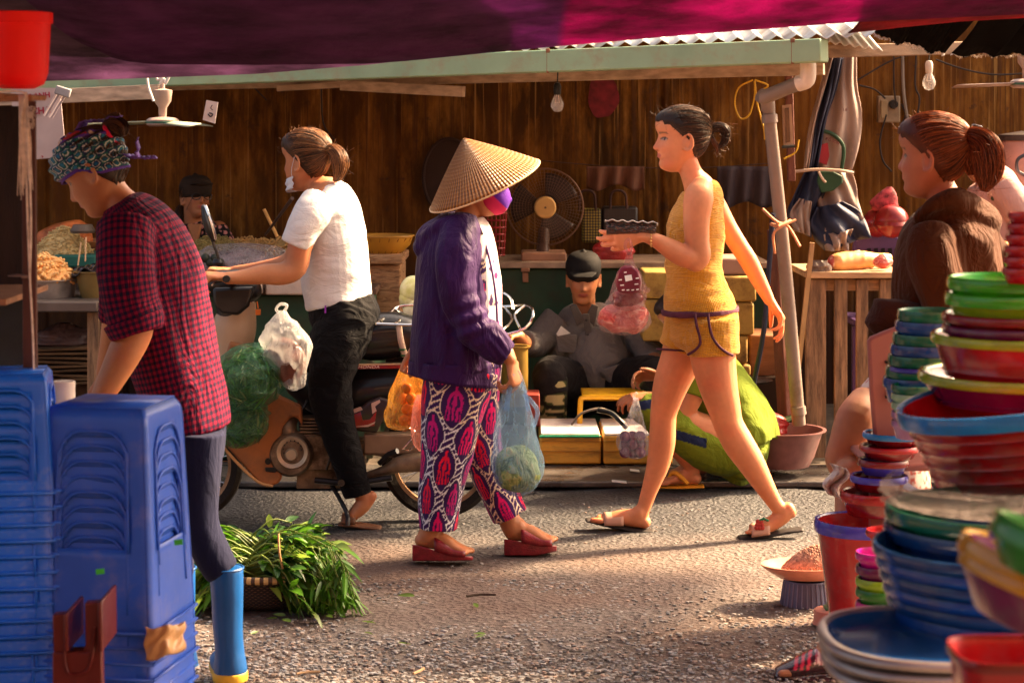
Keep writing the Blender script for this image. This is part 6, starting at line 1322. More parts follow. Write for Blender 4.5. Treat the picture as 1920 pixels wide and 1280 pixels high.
# ================================================================== bags hung on the scooter
herbs_ = []
def vegbag(cx, cy, rx, ry_, D, label, seed, col_=(.05, .34, .16)):
    rows = [(cx + rx * .45, cy - ry_ * 1.02, rx * .2)] + [(cx + rx * .1 * math.cos(a), cy - ry_ * math.cos(a), rx * math.sin(a)) for a in np.linspace(.35, 2.9, 9)] + [(cx, cy + ry_, 3)]
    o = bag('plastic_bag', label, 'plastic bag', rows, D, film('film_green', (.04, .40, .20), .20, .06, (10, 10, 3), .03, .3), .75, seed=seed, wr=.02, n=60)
    t = _mats.get('herbs')
    if t is None:
        n_ = NT('herbs'); nn = n_.noise(n_.coord(scale=(1, 1, .6)), 45, 5, .7, 3); n_.set(base=n_.ramp(nn, [(.35, (.02, .04, .006)), (.5, (.14, .22, .02)), (.62, (.34, .42, .07)), (.75, (.5, .42, .14))]), rough=.6); n_.bump(nn, .03); t = _mats['herbs'] = n_.m
    m = MB(); m.ball(P(cx, cy, D), (rx * D / F * .70, rx * D / F * .5, ry_ * D / F * .70), 24); q = m.build('herb_bundle', t, angle=0, wob=.014, wsc=22); herbs_.append((q, cx, cy, rx, ry_, D)); tag(q, 'bundle of dark green herbs inside the ' + ('upper' if cy < 730 else 'lower') + ' green bag', 'vegetables')
vegbag(468, 706, 70, 64, 8.14, 'shiny green plastic bag of herbs, upper one hanging on the scooter', 21)
vegbag(452, 790, 52, 50, 8.20, 'green plastic bag of herbs, lower one beside the orange leg shield', 23)
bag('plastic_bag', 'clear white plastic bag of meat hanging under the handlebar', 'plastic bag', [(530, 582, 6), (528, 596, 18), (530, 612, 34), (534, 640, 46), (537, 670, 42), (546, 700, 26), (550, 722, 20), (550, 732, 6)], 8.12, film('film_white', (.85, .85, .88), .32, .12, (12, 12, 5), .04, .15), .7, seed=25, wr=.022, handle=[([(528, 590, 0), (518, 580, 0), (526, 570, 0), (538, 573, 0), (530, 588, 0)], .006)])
m = MB(); m.ball(P(544, 680, 8.12), (.058, .045, .075), 30); m.ball(P(530, 652, 8.12), (.06, .05, .04), 30); o = m.build('meat', M('dark_meat', (.13, .045, .03), .35, coat=.4, var=.6, vs=18), angle=0, wob=.012, wsc=20); tag(o, 'dark red meat inside the clear white bag on the scooter', 'meat')
# melons behind the scooter in a net
for (x, y, r_) in ((775, 545, 26), (782, 578, 27), (770, 560, 22)):
    m = MB(); m.ball(P(x, y, 8.85), (r_ * 8.85 / F, r_ * 8.85 / F, r_ * 8.85 / F * 1.1), 24); tag(m.build('melon', M('melon_pale', (.42, .45, .16), .35, var=.3, vs=10, dirt=(.75, .75, .6), dirt_amt=.5, ds=6), angle=0), 'pale yellow green melon wrapped in film behind the scooter rack', 'melon', 'melons behind the scooter')
# ================================================================== stall furniture and goods
def bx(px0, px1, py0, py1, d0, d1, mb=None):      # a box given by its front face in pixels at depth d0, reaching back to d1
    a = P(px0, py0, d0); b = P(px1, py1, d0); mb = mb or MB()
    return mb.box(((a.x + b.x) / 2, (d0 + d1) / 2, (a.z + b.z) / 2), (abs(b.x - a.x), d1 - d0, abs(a.z - b.z)))
def single(m, name, mat, label, cat, group=None, **k): return tag(m.build(name, mat, **k), label, cat, group)
wood = M('plank_wood', (.30, .17, .09), .75, var=.4, vs=3.5, stretch=(9, 9, 1), bump=.003, bs=40, dirt=(.08, .045, .03), dirt_amt=.3, ds=6)
wood2 = M('raw_wood', (.50, .30, .16), .7, var=.25, vs=4, stretch=(1.5, 8, 8), bump=.002, dirt=(.16, .08, .04), dirt_amt=.1)
steel2 = M('pan_steel', (.40, .34, .30), .4, metal=.5, var=.3, vs=12, bump=.001, bs=60, dirt=(.2, .12, .08), dirt_amt=.1)
def basin(name, px, py, r_px, h_px, d, mat, label, cat='basin', foot_=.72, rim=4, parent=None, sq=2, group=None):
    c = P(px, py, d); k = d / F; R_, H_ = r_px * k, h_px * k; m = MB(); t = .004
    m.lathe([(.001, -H_), (R_ * foot_, -H_), (R_ * (foot_ + .12), -H_ * .75), (R_ * .96, -.012), (R_, 0), (R_ + rim * k, .001), (R_ + rim * k, .006), (R_ - t, .005), (R_ * .94 - t, -.012), (R_ * foot_, -H_ + .006), (.001, -H_ + .006)], c, 44, sq=sq)
    o = m.build(name, mat, parent, angle=50)
    return tag(o, label, cat, group) if parent is None else o
def heap(name, c, rx, ry_, h, fn_, n, mat, label, cat, group=None):     # many small pieces heaped on a mound
    m = MB(); m.lathe([(1, -.01), (.9, h * .25), (.6, h * .62), (.3, h * .88), (.001, h * .95)], c, 24, sx=rx, sy=ry_)
    for i in range(n):
        a = rng.uniform(0, 6.283); q = rng.random() ** .5; z = h * (1 - q ** 1.6) ; fn_(m, Vector(c) + Vector((rx * q * math.cos(a), ry_ * q * math.sin(a), z)))
    return tag(m.build(name, mat, angle=0), label, cat, group)
def strip_(L_, r_, bend=.5, up=.4):
    def f(m, q):
        d = Vector((rng.normal(), rng.normal() * .8, rng.normal() * up)); d.normalize(); e = Vector((rng.normal(), rng.normal(), rng.normal() * .5)) * L_ * bend
        m.tube([q - d * L_ / 2, q + e * .3 + Vector((0, 0, L_ * .12)), q + d * L_ / 2], r_, 6, k=3)
    return f
# left counter
t = thing('counter', 'low noodle counter with grey steel edge at the back left', 'counter', (-2.1, 9.9, 0))
bx(-90, 182, 566, 585, 9.55, 10.75).build('table_top', M('steel_dark', (.13, .10, .085), .45, metal=.4, var=.3), t, bevel=.006)
for px, d in ((-80, 9.65), (176, 9.65), (-80, 10.6), (176, 10.6)): m = MB(); a = P(px, 585, d); m.box((a.x, d, a.z / 2), (.05, .05, a.z)); m.build('leg', wood, t)
single(bx(60, 180, 720, 858, 9.9, 10.6), 'crate', M('dark_card', (.07, .035, .02), .9, var=.5, bump=.01, bs=12), 'dark crate on the floor under the noodle counter', 'crate', bevel=.01)
cm_ = M('old_card', (.14, .075, .035), .9, var=.5, vs=4, stretch=(2, 2, 20), bump=.004)
for k in range(9):
    m = MB(); a = P(128 + rng.uniform(-6, 6), 712 - k * 8, 10.0); m.box(a, (.34 + rng.uniform(-.03, .03), .35, .012), Matrix.Rotation(rng.uniform(-.06, .06), 3, 'Y')); single(m, 'cardboard_sheet', cm_, 'flattened brown cardboard stacked under the noodle counter', 'cardboard', 'cardboard sheets under the counter', bevel=.004)
bag('plastic_bag', 'crumpled dark plastic sack under the noodle counter', 'plastic sack', [(120, 605, 12), (124, 620, 42), (122, 636, 56), (120, 646, 50), (120, 650, 10)], 10.0, M('sack_dark', (.09, .05, .045), .4, var=.6, bump=.02, bs=14), .7, seed=44, wr=.03)
basin('steel_basin', 84, 524, 60, 44, 9.85, steel2, 'dented steel basin heaped with thick cut noodles', foot_=.80)
noodle = M('pale_noodle', (.85, .46, .16), .45, var=.2, vs=20, sss=.05); thin_n = M('thin_noodle', (.55, .40, .17), .6, var=.3, vs=30)
heap('thick_noodles', P(84, 524, 9.85), .135, .12, .11, strip_(.06, .0075), 170, noodle, 'heap of thick glossy orange strips in the steel basin', 'food')
single(bx(98, 180, 478, 502, 10.15, 10.5), 'green_tray', M('tray_green', (.02, .12, .09), .5), 'green plastic tray under the thin noodles', 'tray', bevel=.01)
heap('thin_noodles', P(118, 480, 10.3), .14, .12, .135, strip_(.035, .0025, 1), 700, thin_n, 'heap of thin yellowish shredded noodles on the green tray', 'food')
basin('clay_pot', 172, 510, 31, 50, 9.8, M('pot_olive', (.20, .13, .04), .4, coat=.2), 'olive brown pot with black plastic over its rim', 'pot', foot_=.6)
m = MB(); m.grid(lambda u, v: P(134 + 70 * u, 512 - 14 * u * 1.0 + 6 * math.sin(u * 13 + v * 6) + 4 * math.sin(v * 19), 9.72 + .24 * v), 26, 14); single(m, 'black_plastic', M('bin_film', (.015, .012, .016), .18, coat=.7), 'crinkled shiny black plastic over the olive pot', 'plastic sheet', angle=0, solid=.003)
for (a, b) in (((146, 498), (152, 455)), ((160, 490), (161, 445))): m = MB(); m.tube([P(*a, 9.9), P(*b, 9.95)], .004, 6); single(m, 'chopstick', M('bamboo_stick', (.62, .38, .2), .6), 'long wooden stick standing up in the bowls on the counter', 'chopstick', 'sticks in the counter bowls')
bag('noodle_bag', 'orange bag of goods standing behind the noodle heaps', 'food bag', [(145, 412, 5), (132, 420, 30), (122, 436, 50), (118, 455, 54), (118, 478, 52)], 10.55, M('bag_orange', (.50, .13, .03), .35, var=.6, vs=9, bump=.008), .5, seed=50)
m = MB(); m.lathe([(.001, .03), (.045, .028), (.06, 0), (.055, -.012), (.001, -.012)], P(155, 432, 10.2), 20); single(m, 'pan_lid', M('lid_dark', (.12, .09, .07), .4), 'small dark lid lying on the orange bag', 'lid')
basin('bamboo_tray', 135, 452, 66, 14, 10.6, M('straw_tray', (.35, .14, .05), .8, bump=.003), 'reddish brown basket tray at the back of the noodle counter', 'basket')
# middle counter with clear bags of dried goods, green front
t = thing('counter', 'green fronted counter behind the scooter, heaped with bagged goods', 'counter', (-1.15, 10, 0))
green = M('chest_green', (.018, .055, .028), .5, var=.3, dirt=(.05, .03, .015), ds=4, dirt_amt=.1)
bx(380, 700, 552, 860, 9.75, 10.7).build('front', green, t, bevel=.01); bx(372, 706, 540, 553, 9.7, 10.75).build('table_top', M('top_dark', (.10, .05, .03), .6), t, bevel=.005)
single(bx(498, 585, 516, 553, 9.66, 9.95), 'foam_slab', M('foam_old', (.55, .42, .34), .8, bump=.004, dirt=(.3, .16, .08), dirt_amt=.1), 'white foam block on the green counter behind the rider', 'foam block', bevel=.008)
single(bx(455, 490, 530, 552, 9.62, 9.8), 'foam_slab', _mats['foam_old'], 'small white foam block beside the black scooter cover', 'foam block', bevel=.006)
fc = film('film_mauve', (.62, .52, .56), .3, .15, (14, 14, 14), .04, .1)
m = MB(); m.ball(P(450, 496, 9.9), (.20, .14, .07), 30); single(m, 'fish_heap', M('wet_goods', (.30, .22, .22), .25, var=.6, vs=16, coat=.6, bump=.02, bs=26), 'mauve wet goods under clear film on the green counter', 'food', angle=0, wob=.014, wsc=16)
bag('plastic_bag', 'clear crinkled film over the mauve goods beside the mirror', 'plastic film', [(450, 456, 20), (452, 462, 62), (455, 478, 88), (455, 500, 96), (455, 520, 88)], 9.9, film('film_crinkle', (.70, .64, .70), .28, .08, (22, 22, 22), .06, .15), .6, seed=61, wr=.02)
dry = M('dried_stuff', (.50, .28, .09), .7, var=.45, vs=16)
heap('dried_shoots', P(545, 482, 10.2), .15, .14, .10, strip_(.05, .005, .8, .7), 160, dry, 'heap of dried golden shoots behind the white T-shirt sleeve', 'food')
heap('dried_shreds', P(400, 470, 10.3), .12, .12, .06, strip_(.05, .0025, .9, .8), 420, M('dry_olive', (.30, .22, .07), .8, var=.4), 'heap of olive dried shreds in front of the back seller', 'food')
heap('dried_shreds', P(470, 470, 10.45), .22, .1, .05, strip_(.05, .003, .9, .9), 300, dry, 'long heap of golden dried shreds at the back of the counter', 'food')
m = MB(); m.tube([P(495, 392, 10.1), P(520, 444, 10.1)], .008, 8); single(m, 'bamboo_stick', M('bamboo_pale', (.65, .34, .1), .6), 'pale bamboo stick leaning in the dried goods', 'stick')
m = MB(); m.tube([P(548, 372, 9.6), P(498, 440, 10.1)], [.009, .006], 8); single(m, 'umbrella_handle', M('dark_stick', (.06, .03, .02), .5), 'dark slanting rod behind the rider\'s face mask', 'rod')
for k in range(4): m = MB(); m.ball(P(385 + k * 9, 484 + (k % 2) * 8, 9.75), .022, 12); single(m, 'dark_fruit', M('fruit_dark', (.025, .03, .02), .4), 'small dark round fruit by the scooter mirror', 'fruit', 'dark fruits by the mirror', angle=0)
m = MB(); m.tube([P(388, 380, 9.3), P(396, 440, 9.3)], .001, 4)
# carton under a yellow colander
br = NT('carton'); bn = br.noise(br.coord(scale=(2, 2, 9)), 7, 5, .7, 1); br.set(base=br.ramp(bn, [(.3, (.16, .07, .03)), (.5, (.48, .25, .11)), (.7, (.62, .36, .18))]), rough=.85); br.bump(bn, .03)
single(bx(640, 752, 497, 640, 10.0, 10.45), 'foam_box', br.m, 'battered tan box standing behind the scooter seat', 'box', bevel=.012, wob=.0)
single(bx(650, 756, 480, 495, 9.95, 10.5), 'box_lid', br.m, 'tan lid resting on the battered box', 'lid', bevel=.008)
t = thing('colander', 'yellow plastic colander basket on the tan box lid', 'colander', P(718, 478, 10.2)); c = P(718, 443, 10.2); ym = M('colander_yellow', (.42, .20, .02), .45)
m = MB(); m.lathe([(.088, -.083), (.13, -.04), (.145, 0), (.152, .002), (.150, .008), (.142, .004), (.126, -.04), (.085, -.079), (.001, -.079)], c, 40); m.build('bowl', ym, t)
for k in range(40):
    a = 6.283 * k / 40; m = MB(); m.tube([c + Vector((.094 * math.cos(a), .094 * math.sin(a), -.078)), c + Vector((.146 * math.cos(a + .12), .146 * math.sin(a + .12), -.006))], .0025, 4)
    if k % 2: m.build('rib', M('rib_brown', (.20, .08, .01), .5), t)
# green chest with fan
t = thing('chest', 'long dark green chest with pale rim behind the seated man', 'chest', (.6, 10.9, 0)); ch = bx(930, 1440, 503, 850, 10.98, 11.55); ch.build('body', green, t, bevel=.01)
bx(925, 1445, 492, 503, 10.93, 11.6).build('rim', M('chest_rim', (.36, .24, .16), .5, var=.3, vs=12), t, bevel=.004); m = MB(); m.box(P(985, 520, 10.96), (.03, .03, .05)); m.box(P(985, 506, 10.92), (.045, .02, .02)); m.build('latch', M('latch_rust', (.28, .13, .07), .6), t, bevel=.004)
t = thing('fan', 'round brown desk fan with cream hub on the green chest', 'fan', P(1022, 490, 11.2)); c = P(1022, 388, 11.2); k = 11.2 / F; rot = Matrix.Rotation(R(90), 3, 'X'); fb = M('fan_brown', (.10, .05, .03), .5)
m = MB()
for rr in np.linspace(.075, .196, 9): m.tube([c + Vector((rr * math.cos(a), -.07 * (1 - (rr / .2) ** 3), rr * math.sin(a))) for a in np.linspace(0, 6.2832, 40)[:-1]], .0012, 4, closed=True)
for a in np.linspace(0, 6.2832, 60)[:-1]: m.tube([c + Vector((r_ * math.cos(a), -.07 * (1 - (r_ / .2) ** 3), r_ * math.sin(a))) for r_ in (.06, .11, .16, .197)], .0009, 3)
m.tube([c + Vector((.2 * math.cos(a), 0, .2 * math.sin(a))) for a in np.linspace(0, 6.2832, 50)[:-1]], .005, 8, closed=True); m.build('cage', M('cage_wire', (.16, .085, .05), .4, metal=.4), t, angle=0)
for q in range(3): m = MB(); m.grid(lambda u, v: c + Vector((math.cos(2.094 * q + .3 + 1.25 * v) * (.05 + .13 * u), .03 + .03 * v - .0 * u, math.sin(2.094 * q + .3 + 1.25 * v) * (.05 + .13 * u))), 8, 8); m.build('blade', M('fan_blade', (.035, .018, .012), .4), t, solid=.003)
m = MB(); m.lathe([(.001, .014), (.05, .012), (.058, 0), (.001, 0)], c + Vector((0, -.07, 0)), 32, rot); m.build('hub_cap', M('hub_cream', (.62, .36, .12), .6), t)
m = MB(); m.lathe([(.001, 0), (.006, .0), (.006, .006), (.001, .006)], c + Vector((0, -.088, 0)), 6, rot); m.build('hub_mark', fb, t); m = MB(); m.lathe([(.05, -.1), (.06, 0), (.05, .08), (.001, .085)], c + Vector((0, .05, 0)), 20, rot); m.build('motor', fb, t)
m = MB(); m.tube([P(1020, 430, 11.25), P(1018, 475, 11.2)], [.028, .036], 14); m.build('stand', fb, t); bx(978, 1062, 474, 490, 11.05, 11.35).build('base', M('fan_base', (.38, .19, .11), .5, var=.3), t, bevel=.008)
# things on the wall
m = MB(); pts = [(842 + 48 * math.cos(a), 332 + 72 * math.sin(a)) for a in np.linspace(0, 6.2832, 41)[:-1]]; m.prism(pts, 11.70, 11.715); m.tube([P(x, y, 11.69) for x, y in pts], .009, 8, closed=True); single(m, 'round_sieve', M('sieve_black', (.035, .015, .010), .7, bump=.002, bs=120), 'round dark sieve hanging on the wall behind the conical hat', 'sieve')
rb_ = thing('basket', 'red plastic mesh basket hanging behind the straw-hat woman', 'basket', P(928, 485, 10.9)); rdm = M('basket_red', (.22, .015, .015), .4)
m = MB(); a0, a1 = (905, 948)
for q in range(7): y = 400 + q * 13; w_ = 24 - q * .8; m.tube([P(926 + w_ * math.cos(a), y, 10.9) + Vector((0, .05 * math.sin(a), 0)) for a in np.linspace(0, 6.283, 20)[:-1]], .004, 5, closed=True)
for q in range(18): a = 6.283 * q / 18; m.tube([P(926 + 24 * math.cos(a), 398, 10.9) + Vector((0, .05 * math.sin(a), 0)), P(926 + 19 * math.cos(a), 480, 10.9) + Vector((0, .04 * math.sin(a), 0))], .003, 5)
m.build('mesh', rdm, rb_); m = MB(); m.tube([P(906, 400, 10.9), P(912, 378, 10.9), P(938, 374, 10.9), P(948, 398, 10.9)], .006, 8, k=5); m.build('handle', rdm, rb_)
for (x0, x1, y0, y1, lab, cc, hx) in ((1092, 1128, 392, 455, 'woven bag with green and yellow checks hanging beside the fan', (.30, .24, .03), 1100), (1130, 1196, 388, 458, 'black handled shopping bag hanging behind the dark fruit pack', (.02, .018, .02), 1158)):
    t = thing('shopping_bag', lab, 'bag', P(x0, y1, 11.5)); mt = NT('woven' + str(x0)); s_ = mt.sep(mt.coord(scale=(1, 1, 1))); ck = mt.math('GREATER_THAN', mt.math('MULTIPLY', mt.math('SINE', mt.math('MULTIPLY', mt.math('ADD', s_[0], s_[2]), 210)), mt.math('SINE', mt.math('MULTIPLY', mt.math('SUBTRACT', s_[0], s_[2]), 210))), .1); mt.set(base=mt.mix(ck, (.02, .012, .01), cc), rough=.5)
    bx(x0, x1, y0, y1, 11.45, 11.6).build('pouch', mt.m, t, bevel=.012)
    m = MB(); m.tube([P(hx - 14, y0 + 4, 11.43), P(hx - 12, 364, 11.43), P(hx, 357, 11.43), P(hx + 14, 364, 11.43), P(hx + 17, y0 + 4, 11.43)], .007, 8, k=4); m.build('handle', M('handle_dark', (.05, .02, .015), .6), t)
bag('red_bag', 'crumpled red plastic bag below the shopping bags', 'plastic bag', [(1150, 448, 16), (1150, 458, 34), (1150, 472, 38), (1150, 486, 34)], 11.2, M('red_plastic', (.45, .03, .03), .3, coat=.4, bump=.012, bs=30, var=.4), .6, seed=66)
m = MB(); m.tube([P(1000, 300, 11.6), P(1150, 312, 11.6), P(1300, 315, 11.6), P(1450, 306, 11.6)], .003, 5, k=5); single(m, 'clothes_line', M('line_dark', (.06, .03, .02), .7), 'thin dark line strung across the brown wall', 'line')
for (x0, x1, y1, nm, cc, lab) in ((1345, 1448, 384, 'cloth', (.05, .035, .04), 'dark grey cloth hung on the line behind the yellow-clad woman'), (1100, 1208, 352, 'rag', (.14, .06, .035), 'brown tattered rag hung on the line above the shopping bags')):
    m = MB(); m.grid(lambda u, v: P(x0 + (x1 - x0) * u, 312 + (y1 - 312 + 6 * math.sin(u * 9)) * v, 11.58) + Vector((0, .018 * math.sin(u * 21 + v) * (.3 + v), 0)), 30, 8); single(m, nm, M(nm + '_mat', cc, .9, var=.3, vs=6, stretch=(6, 1, 1)), lab, 'cloth', angle=0, solid=.003)
# bulbs
gl = NT('bulb_glass'); tr_ = gl.n.new('ShaderNodeBsdfTransparent'); mx_ = gl.n.new('ShaderNodeMixShader'); mx_.inputs[0].default_value = .3; gl.set(base=(.8, .75, .7), rough=.05, spec=1); gl.l.new(tr_.outputs[0], mx_.inputs[1]); gl.l.new(gl.b.outputs[0], mx_.inputs[2]); gl.l.new(mx_.outputs[0], gl.n['Material Output'].inputs[0])
for (x, y, d, lab, sm_) in ((1045, 193, 9.6, 'unlit clear bulb in black holder hanging above the desk fan', (.01, .01, .01)), (1742, 152, 9.6, 'unlit clear bulb in white holder hanging above the hoodie woman', (.6, .5, .42))):
    t = thing('light_bulb', lab, 'light bulb', P(x, y, d)); c = P(x, y, d); k_ = d / F * 1.0; m = MB(); m.lathe([(.001, -.043), (.018, -.038), (.029, -.02), (.030, -.004), (.022, .018), (.014, .034), (.013, .042)], c, 24); m.build('glass', gl.m, t)
    m = MB(); m.lathe([(.014, .036), (.016, .04), (.018, .075), (.012, .09), (.001, .092)], c, 16); m.build('holder', M('holder%d' % x, sm_, .4), t); m = MB(); m.tube([c + Vector((0, 0, .09)), c + Vector((.004, 0, .2)), c + Vector((0, 0, .33))], .003, 6, k=3); m.build('cord', M('cord_black', (.01, .01, .01), .5), t)
    m = MB(); m.tube([c + Vector((-.004, 0, .035)), c + Vector((-.01, 0, .0)), c + Vector((.01, 0, .0)), c + Vector((.004, 0, .035))], .0012, 5); m.build('filament', M('filament_pale', (.8, .6, .45), .4), t)
# ceiling fans
for (x, y, d, lab, ang) in ((305, 230, 9.9, 'pale green ceiling fan with white hub at the left', 0.05), (1925, 158, 9.8, 'ceiling fan with pale blade cut by the right edge', .25)):
    t = thing('ceiling_fan', lab, 'ceiling fan', P(x, y, d)); c = P(x, y, d); wf = M('fan_white', (.36, .26, .22), .4); gf = M('fan_green', (.34, .38, .28), .5)
    m = MB(); m.lathe([(.001, -.018), (.06, -.018), (.075, -.010), (.075, .012), (.06, .022), (.02, .026), (.001, .026)], c, 28); m.build('hub', wf, t); m = MB(); m.lathe([(.075, -.004), (.078, -.002), (.078, .004), (.075, .006)], c, 28); m.build('band', M('band_green', (.04, .12, .08), .4), t)
    m = MB(); m.lathe([(.018, .02), (.02, .07), (.04, .10), (.045, .15), (.001, .16)], c, 20); m.build('motor', wf, t); m = MB(); m.tube([c + Vector((0, 0, .15)), c + Vector((0, 0, .33))], .01, 8); m.build('rod', wf, t)
    for q in range(3):
        a = ang + math.pi + q * 2.094; dv = Vector((math.cos(a), math.sin(a), 0)); sv = Vector((-math.sin(a), math.cos(a), 0)); m = MB()
        m.grid(lambda u, v: c + dv * (.07 + .29 * u) + sv * (v - .5) * (.05 + .035 * u) * (1 - .3 * (u > .97)) + Vector((0, 0, .012 * (v - .5) - .012 * u)), 12, 3); m.build('blade', gf if x < 900 else wf, t, solid=.004)
# lettered sign, spirit level strip bundle, hanging tag cards
t = thing('sign', 'white plastic sign with red capital letters hanging at the far left', 'sign', P(60, 300, 9.9)); m = MB(); m.prism([(20, 165), (112, 165), (124, 294), (30, 302)], 9.9, 9.906); m.build('board', M('sign_white', (.42, .33, .32), .6, var=.1), t)
def letters(txt, size, loc, roll, mat, parent, name='lettering', bold=.012):
    cu = bpy.data.curves.new('t', 'FONT'); cu.body = txt; cu.size = size; cu.extrude = .001; cu.offset = size * bold; o = bpy.data.objects.new('t', cu); col.objects.link(o); me = bpy.data.meshes.new_from_object(o.evaluated_get(bpy.context.evaluated_depsgraph_get())); bpy.data.objects.remove(o)
    me.materials.append(mat); me.transform(Matrix.Translation(loc) @ Matrix.Rotation(roll, 4, 'Y') @ Matrix.Rotation(R(90), 4, 'X')); q = bpy.data.objects.new(name, me); col.objects.link(q); adopt(q, parent)
lr = M('letter_red', (.30, .02, .04), .6); letters('G LẠNH', .036, P(41, 188, 9.89), -.10, lr, t, bold=.03); letters('CH Y', .043, P(59, 215, 9.89), -.08, lr, t, bold=.03); letters('1', .03, P(57, 244, 9.89), 0, lr, t)
for k in range(3): m = MB(); m.prism([(57 + 22 * k + 20, 292 - 1.6 * k), (61 + 22 * k + 20, 293 - 1.6 * k), (60 + 22 * k + 20, 296 - 1.6 * k)], 9.89, 9.897); m.build('nail_mark', lr, t)
for k in range(4): m = MB(); m.bar(P(82 + k * 5, 217 + k * 1.5, 9.5), P(108 + k * 5, 172 + k * 2, 9.5), .008, .006, (0, 1, 0)); single(m, 'plastic_tube', M('tube_white%d' % (k % 2), ((.62, .52, .5), (.30, .24, .25))[k % 2], .35), 'thin plastic strip in the bundle tied under the gutter', 'plastic strip', 'strip bundle under the gutter')
m = MB(); m.box(P(118, 172, 9.48), (.07, .02, .04), Matrix.Rotation(.3, 3, 'Y')); single(m, 'binder_clip', M('clip_grey', (.30, .29, .30), .4), 'grey tape wrapped round the strip bundle at the left eave', 'tape', bevel=.006)
m = MB(); m.prism([(387, 188), (409, 192), (403, 232), (380, 225)], 9.6, 9.604); t = m.build('paper_tag', M('tag_paper', (.50, .40, .36), .7)); tag(t, 'small pale card with dark marks hung beside the left ceiling fan', 'tag')
m = MB(); m.tube([P(398, 197, 9.592), P(395, 203, 9.592), P(399, 207, 9.592)], .002, 5, k=3); m.tube([P(392, 212, 9.592), P(399, 214, 9.592), P(395, 219, 9.592), P(390, 214, 9.592)], .003, 5, k=3); m.build('ink_mark', M('ink', (.03, .02, .03), .8), t)
for pts, lab in (([(276, 145), (279, 165), (288, 190)], 'frayed white cord end hanging below the gutter'), ([(293, 143), (296, 150), (304, 146), (300, 158), (307, 148), (310, 157), (318, 142)], 'knotted white cord on the gutter above the ceiling fan')):
    m = MB(); m.tube([P(x, y, 9.0) for x, y in pts], .006, 6, k=4); single(m, 'cord', M('cord_white', (.75, .7, .65), .8), lab, 'cord')
# drain pipe, post, ties, cables
pv = M('pvc_grey', (.25, .19, .16), .45, var=.25, vs=3, dirt=(.14, .09, .06), dirt_amt=.1); pw = M('pvc_white', (.78, .68, .60), .4); t = thing('drain_pipe', 'grey plastic drain pipe with white elbow under the gutter end', 'pipe', P(1495, 800, 9.35))
m = MB(); m.tube([P(1515, 118, 8.85), P(1515, 142, 8.85), P(1511, 152, 8.86), P(1496, 157, 8.88)], .034, 18, k=3); m.build('elbow', pw, t); m = MB(); m.tube([P(1498, 156, 8.88), P(1430, 184, 9.0)], .030, 18); m.tube([P(1425, 178, 9.0), P(1438, 188, 9.02), P(1440, 205, 9.05)], .031, 18, k=3); m.tube([P(1440, 195, 9.05), P(1470, 480, 9.2), P(1498, 795, 9.35)], [.027, .029, .030], 18, k=3)
m.build('pipe', pv, t)
for y, x in ((215, 1442), (762, 1496)): m = MB(); a = P(x, y, 9.05 + (y - 215) * .0005); m.tube([a, a + Vector((.004, 0, -.035))], .034, 18); m.build('joint', pv, t)
m = MB(); m.bar(P(1478, 120, 9.6), P(1484, 340, 9.6), .035, .035); m.bar(P(1452, 430, 9.5), P(1472, 778, 9.55), .055, .045); single(m, 'wooden_post', M('post_red', (.13, .045, .03), .8, var=.4, vs=4, stretch=(8, 8, 1), bump=.004), 'rough reddish wooden post behind the drain pipe', 'post', bevel=.006)
m = MB(); m.bar(P(1523, 455, 9.5), P(1492, 735, 9.5), .025, .02); single(m, 'bamboo_pole', M('pole_tan', (.42, .24, .11), .7, var=.3), 'thin tan pole leaning between pipe and wooden stand', 'pole')
m = MB(); m.tube([P(1430, 392, 9.0), P(1455, 415, 8.97), P(1478, 425, 9.05), P(1500, 462, 9.0)], .0065, 6, k=4); m.tube([P(1492, 412, 9.0), P(1465, 425, 8.97), P(1450, 440, 8.97), P(1453, 475, 9.0)], .006, 6, k=4); m.tube([P(1446, 420, 9.05), P(1460, 424, 8.97), P(1482, 414, 9.05)], .008, 6, k=3); single(m, 'cord_tie', M('tie_orange', (.62, .25, .12), .7), 'orange cord tied round the drain pipe', 'cord')
m = MB(); m.tube([P(x, y, 9.5) for x, y in ((1412, 150), (1385, 165), (1378, 195), (1388, 222), (1405, 215), (1415, 180), (1415, 152), (1420, 195), (1432, 240), (1434, 262))], .004, 6, k=5); m.tube([P(1415, 150, 9.5), P(1440, 160, 9.5), P(1430, 168, 9.5)], .004, 6, k=4); m.tube([P(1498, 262, 9.5), P(1492, 285, 9.5), P(1470, 298, 9.5)], .004, 6, k=4); single(m, 'yellow_cable', M('cable_yellow', (.55, .32, .02), .5), 'looped yellow cable hanging by the drain pipe', 'cable')
m = MB(); m.tube([P(1449, 400, 9.1), P(1442, 500, 9.15), P(1432, 620, 9.2), P(1415, 710, 9.3), P(1410, 742, 9.3)], .011, 8, k=4); single(m, 'blue_hose', M('hose_navy', (.012, .016, .04), .5), 'dark blue hose hanging left of the drain pipe', 'hose')
t = thing('mirror', 'small wood framed mirror hanging behind the drain pipe', 'mirror', P(1478, 240, 9.4)); m = MB(); m.prism([(1467, 198), (1484, 196), (1488, 272), (1470, 274)], 9.4, 9.42); m.build('frame', M('mirror_wood', (.45, .27, .17), .5), t); m = MB(); m.prism([(1472, 203), (1479, 202), (1482, 266), (1474, 268)], 9.39, 9.399); m.build('glass', M('mirror_glass', (.12, .08, .06), .1, metal=.6), t); m = MB(); m.tube([P(1466, 276, 9.38), P(1490, 274, 9.38)], .007, 6); m.build('ledge', M('ledge_black', (.02, .02, .02), .5), t)
